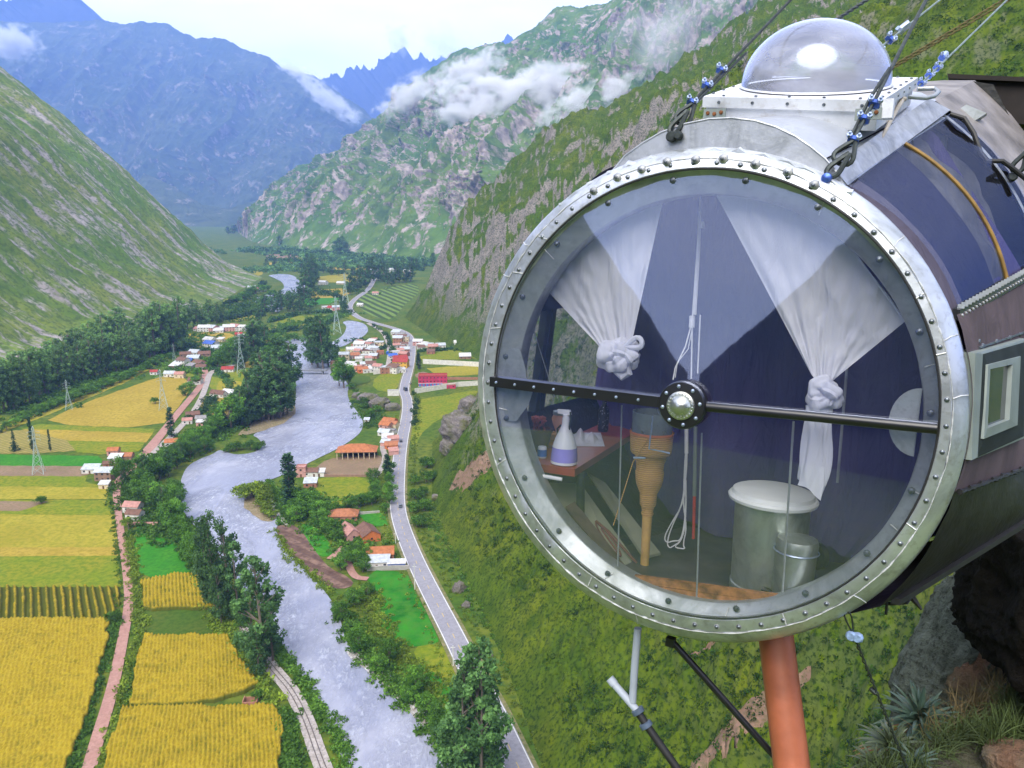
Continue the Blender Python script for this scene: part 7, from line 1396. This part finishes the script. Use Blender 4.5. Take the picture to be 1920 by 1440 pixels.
# lattice pylons
M_pyl = flat('pylon_steel', (.40, .50, .50), .5, .3, .15, 1)
def pylon_mesh():
    g = MB(); H_ = 1.0
    def w(z): return .085 * (1 - z / .62) + .018 if z < .62 else .018
    zs = [0, .16, .30, .42, .53, .62, .70, .78, .86, .94]
    for sx in (-1, 1):
        for sy in (-1, 1): g.tube([(sx * w(z), sy * w(z), z) for z in zs] + [(0, 0, 1.0)], .0042, 4)
    for z0, z1 in zip(zs[:-1], zs[1:]):
        for s_ in (-1, 1): g.tube([(-w(z0), s_ * w(z0), z0), (w(z1), s_ * w(z1), z1)], .0026, 3); g.tube([(w(z0), s_ * w(z0), z0), (-w(z1), s_ * w(z1), z1)], .0026, 3); g.tube([(s_ * w(z0), -w(z0), z0), (s_ * w(z1), w(z1), z1)], .0026, 3)
    me = bpy.data.meshes.new('lattice'); me.from_pydata(g.v, [], g.f); me.update(); me.materials.append(M_pyl)
    g = MB()
    for z in (.72, .80, .88): g.tube([(-.11, 0, z), (0, 0, z + .02), (.11, 0, z)], .0034, 4); [g.tube([(s_ * .105, 0, z), (s_ * .105, 0, z - .03)], .003, 4) for s_ in (-1, 1)]
    m2 = bpy.data.meshes.new('crossarm'); m2.from_pydata(g.v, [], g.f); m2.update(); m2.materials.append(M_pyl); return me, m2
PY = pylon_mesh()
for px, py, top, lab in [(73, 888, 812, 'nearest lattice pylon, standing on the bare brown strip'), (130, 768, 720, 'lattice pylon on the hedge left of the broad tan field'), (307, 768, 700, 'lattice pylon at the right side of the broad tan field'), (453, 700, 628, 'tall lattice pylon between the side road and the grove'), (327, 676, 648, 'small lattice pylon at the tip of the wood'), (632, 626, 560, 'thin lattice pylon behind the river side arm'), (648, 570, 515, 'thin lattice pylon above the far river bend')]:
    p = G(px, py); H_ = (py - top) * np.linalg.norm(p - np.array([0, 0, HC])) / FPX * 1.04; e = empty('pylon', tuple(p), R(20), lab, 'pylon', 'lattice pylons'); e.scale = (H_, H_, H_)
    for nm, me in zip(('lattice', 'crossarm'), PY): o = bpy.data.objects.new(nm, me); COL.objects.link(o); o.parent = e
M_pole = flat('pale_pole', (.62, .62, .58), .6, 0, .1, 1)
for px, py, top, lab in [(850, 1250, 1212, 'pale concrete pole beside the yellow green patch'), (778, 1105, 1060, 'pale pole on the bank beside the main road'), (856, 1318, 1290, 'short white post in the last emerald patch'), (742, 1020, 1000, 'pale pole in front of the orange roofed house')]:
    p = G(px, py); H_ = (py - top) * np.linalg.norm(p - np.array([0, 0, HC])) / FPX * 1.1; e = empty('utility_pole', tuple(p), 0, lab, 'pole'); g = MB(); g.tube([(0, 0, -.2), (0, 0, H_)], [.20, .12], 8); g.build('post', M_pole, e); g = MB(); g.box((0, 0, H_ * .9), (1.6, .14, .14)); [g.lathe([(.06, 0), (.08, .1), (.02, .2)], (s_ * .65, 0, H_ * .9 + .07), (0, 0, 1), 6) for s_ in (-1, 0, 1)]; g.build('crossarm', M_pole, e)
# vehicles
def car(px, py, rz, col, lab, L_=4.4, Wd=1.8, Hh=1.5, truck=False):
    e = empty('truck' if truck else 'car', tuple(G(px, py, .56)), R(rz), lab, 'truck' if truck else 'car'); m = flat('car_paint', col, .3, .2, .05, 1); M_gl = M_hole; x, y = Wd / 2, L_ / 2; g = MB()
    sec = [(-y, .35, .75), (-y + .1, .3, .85), (y - .15, .3, .80), (y, .4, .7)]; g.hexa([(-x, -y, .32), (x, -y, .32), (x, y, .32), (-x, y, .32)], [(-x * .96, -y * .98, .92), (x * .96, -y * .98, .92), (x * .96, y * .97, .86), (-x * .96, y * .97, .86)])
    if truck: g.hexa([(-x, -y, .92), (x, -y, .92), (x, y * .45, .92), (-x, y * .45, .92)], [(-x, -y, Hh + 1.0), (x, -y, Hh + 1.0), (x, y * .45, Hh + 1.0), (-x, y * .45, Hh + 1.0)])
    g.build('body', m, e); g = MB(); c0, c1 = (y * .5, y * .95) if truck else (-y * .72, y * .45); g.hexa([(-x * .92, c0, .9), (x * .92, c0, .9), (x * .92, c1, .87), (-x * .92, c1, .87)], [(-x * .78, c0 + .25, Hh), (x * .78, c0 + .25, Hh), (x * .78, c1 - .55, Hh), (-x * .78, c1 - .55, Hh)]); g.build('windows', M_gl, e); g = MB(); g.box((0, (c0 + c1) / 2 - .15, Hh + .02), (Wd * .76, (c1 - c0) - .9, .05)); g.build('roof', m, e)
    for sx in (-1, 1):
        for sy in (-.62, .62): g = MB(); g.lathe([(.30, -.1), (.34, -.08), (.34, .08), (.30, .1)], (sx * (x - .08), sy * y, .34), (1, 0, 0), 12); g.build('wheel', M_rubber, e)
car(751, 950, 5, (.10, .12, .14), 'dark grey car on the long bend of the main road'); car(752, 828, 6, (.03, .035, .05), 'dark car on the road above the tiled row of houses'); car(768, 720, -8, (.62, .62, .64), 'white pickup on the main road beside the magenta building'); car(760, 732, 25, (.05, .06, .09), 'dark truck at the sharp bend of the main road', 6.5, 2.3, 2.2, True)
car(773, 652, -2, (.60, .60, .62), 'white car on the upper road beside the village'); car(727, 664, 0, (.03, .12, .50), 'blue truck on the gravel road inside the village', 6.5, 2.4, 2.4, True)
# rock outcrops of the valley side
M_crag = rock_mat('valley_crag', (.15, .135, .13), (.27, .24, .23), (.08, .07, .065), .22, 1.0, (.10, .105, .04))
CR = [(690, 752, 14, 9, 6, 'brown crag above the river below the white billboard'), (712, 762, 12, 8, 7, 'split brown crag right of the first one'), (672, 745, 8, 6, 4, 'low brown crag beside the bridge meadow'), (736, 768, 9, 6, 5, 'brown crag next to the main road')]
for px, py, a, b, c, lab in CR: rock_mesh('crag', G(px, py) + np.array([0, 0, c * .1]), (a * .6, b * .7, c * .8), (0, 0, R(px)), .30, int(px), M_crag, 5, lab, 'rock')
def hit_slope(px, py):
    r = ray(px, py); t = np.linspace(60, 900, 4000); x, y, z = r[0] * t, r[1] * t, HC + r[2] * t; h = near_slope_h(x, y, False); k = int(np.argmax(z < h)); return np.array([x[k], y[k], h[k]])
for px, py, a, b, c, lab in [(866, 800, 15, 14, 13, 'big grey crag on the slope right beside the window rim'), (880, 765, 9, 9, 12, 'pointed crag above the big grey one'), (845, 838, 8, 8, 6, 'low crag below the big grey one'), (858, 1112, 3.4, 4, 8, 'pale rock face on the slope above the road'), (872, 1142, 2.4, 3, 5, 'lower part of the pale rock face above the road'), (915, 1232, 2.0, 2.5, 4.5, 'pale rock on the slope beside the tallest roadside tree'), (792, 925, 2.5, 3, 2, 'pale boulder among the bushes above the road'), (818, 932, 3, 3, 2, 'flat pale boulder among the bushes above the road')]:
    p = hit_slope(px, py); rock_mesh('crag', p - np.array([0, 0, c * .15]), (a * .7, b * .7, c * .7), (R(8), R(12), R(px)), .32, int(py), M_crag, 5, lab, 'rock')

# bare paths worn into the near slope
def slope_path(pts, width, lab):
    c = np.array([hit_slope(*q) for q in resample(pts, 60)]); T = np.gradient(c, axis=0)[:, :2]; T /= np.linalg.norm(T, axis=1)[:, None] + 1e-9; N_ = np.stack([T[:, 1], -T[:, 0]], 1); w = np.interp(np.linspace(0, 1, 60), np.linspace(0, 1, len(width)), width); P = []
    for k in np.linspace(-.5, .5, 9): q = c[:, :2] + N_ * (w * k)[:, None] * (1 + .25 * fbm(c[:, 0] / 3, c[:, 1] / 3, octv=3, seed=4))[:, None]; P.append(np.concatenate([q, (near_slope_h(q[:, 0], q[:, 1]) + .9 - 2.2 * abs(k))[:, None]], 1))
    tag(grid_mesh('path', np.stack(P, 1), soil_mat('reddish_slope_dirt', [(.20, .12, .085), (.25, .16, .12), (.12, .10, .05)], 5, 1.0, .3)), lab, kind='structure')
slope_path([(1290, 1450), (1330, 1415), (1380, 1370), (1440, 1325), (1520, 1262)], [5, 7, 6, 3, 1.5], 'bare reddish landslip on the slope left of the rust red column')
slope_path([(1290, 1240), (1325, 1222), (1345, 1208)], [.6, 1.6, .6], 'small bare patch on the slope just under the rim')
slope_path([(850, 905), (900, 880), (925, 862)], [8, 16, 10], 'brown bare slope beside the rim above the road')
# ================================================================ CLOUDS (volumes) AND HAZE
def cloud(px, py, Y, wpx, hpx, depth, dens, lab, seed, tilt=0.0, cover=.5, det=5, sc=2.2):
    import bmesh
    c = W(px, py, Y); k = Y / FPX; sx, sz = wpx * k / 2 * 1.25, hpx * k / 2 * 1.35
    bm = bmesh.new(); bmesh.ops.create_icosphere(bm, subdivisions=3, radius=1); me = bpy.data.meshes.new('cloud'); bm.to_mesh(me); bm.free()
    m = bpy.data.materials.new('cloud_vapour'); m.use_nodes = True; nt = m.node_tree; n = nt.nodes; n.clear(); Lk = nt.links.new
    out = n.new('ShaderNodeOutputMaterial'); v = n.new('ShaderNodeVolumePrincipled'); tc = n.new('ShaderNodeTexCoord'); mp = n.new('ShaderNodeMapping'); mp.inputs['Location'].default_value = (seed * 3.1, seed * 1.7, 0)
    asp = max(1.0, sx / sz); mp.inputs['Scale'].default_value = (asp ** .75, 1, 1.0)
    nz = n.new('ShaderNodeTexNoise'); nz.inputs['Scale'].default_value = sc; nz.inputs['Detail'].default_value = det; nz.inputs['Roughness'].default_value = .58; nz.inputs['Distortion'].default_value = .3
    ln = n.new('ShaderNodeVectorMath'); ln.operation = 'LENGTH'; Lk(tc.outputs['Object'], ln.inputs[0]); Lk(tc.outputs['Object'], mp.inputs[0]); Lk(mp.outputs[0], nz.inputs[0])
    def M(op, a, b, cl=False):
        x = n.new('ShaderNodeMath'); x.operation = op; x.use_clamp = cl
        for i, q in enumerate((a, b)):
            if isinstance(q, (int, float)): x.inputs[i].default_value = q
            else: Lk(q, x.inputs[i])
        return x.outputs[0]
    f = M('SUBTRACT', 1.0, ln.outputs['Value']); a = M('ADD', M('MULTIPLY', M('SUBTRACT', nz.outputs[0], .52), 3.0), M('MULTIPLY', f, 1.25)); a = M('MULTIPLY', M('SUBTRACT', a, 1 - cover), 1.6, True); a = M('MULTIPLY', a, M('MULTIPLY', f, 5.0, True))
    Lk(M('MULTIPLY', a, dens), v.inputs['Density']); v.inputs['Color'].default_value = (.97, .98, 1.0, 1); v.inputs['Anisotropy'].default_value = .0; Lk(v.outputs[0], out.inputs['Volume'])
    o = link('cloud', me, m); o.location = tuple(c); o.scale = (sx, depth / 2, sz); o.rotation_euler = (0, R(tilt), 0); return tag(o, lab, kind='stuff')
cloud(1000, 190, 2950, 370, 105, 330, .060, 'white cloud bank lying across the rocky mountain', 1, -4, .74, 6)
cloud(1120, 215, 2650, 220, 105, 260, .060, 'white cloud behind the crest of the near slope', 2, -24, .74, 6)
cloud(880, 130, 3150, 150, 50, 260, .030, 'thin cloud wisps above the cloud bank', 3, -20, .64, 6)
cloud(770, 178, 3500, 150, 60, 260, .022, 'cloud wisp at the edge of the blue peak', 4, -30, .62, 6)
cloud(1270, 60, 2600, 300, 170, 300, .0040, 'faint mist high on the rocky mountain', 5, -20, .60, 6)
cloud(20, 82, 8600, 110, 60, 700, .014, 'small cloud at the left border on the blue mountain', 6, 0, .66, 5)
cloud(622, 190, 8600, 150, 40, 600, .010, 'cloud strip sliding down the right shoulder of the blue mountain', 7, 38, .66, 6)
cloud(560, 138, 8700, 90, 24, 500, .009, 'cloud wisp on the ridge of the blue mountain', 8, 25, .64, 6)
cloud(750, 75, 13200, 60, 60, 900, .0022, 'small cloud puff above the deep blue peak', 9, 0, .6, 5)
cloud(835, 85, 13200, 90, 70, 900, .0016, 'faint cloud right of the deep blue peak', 10, 0, .6, 5)
def haze(dens, col):
    mb = MB(); mb.box((0, 6600, 1500 - 6), (34000, 20400, 3000))
    m = bpy.data.materials.new('haze_air'); m.use_nodes = True; n = m.node_tree.nodes; n.clear()
    out = n.new('ShaderNodeOutputMaterial'); v = n.new('ShaderNodeVolumePrincipled'); v.inputs['Density'].default_value = dens; v.inputs['Color'].default_value = (*col, 1)
    v.inputs['Anisotropy'].default_value = 0.0
    m.node_tree.links.new(v.outputs[0], out.inputs['Volume'])
    o = mb.build('haze', m); tag(o, 'thin blue air that fades the distant mountains', kind='stuff'); return o
haze(8.5e-5, (.25, .43, 1.0))
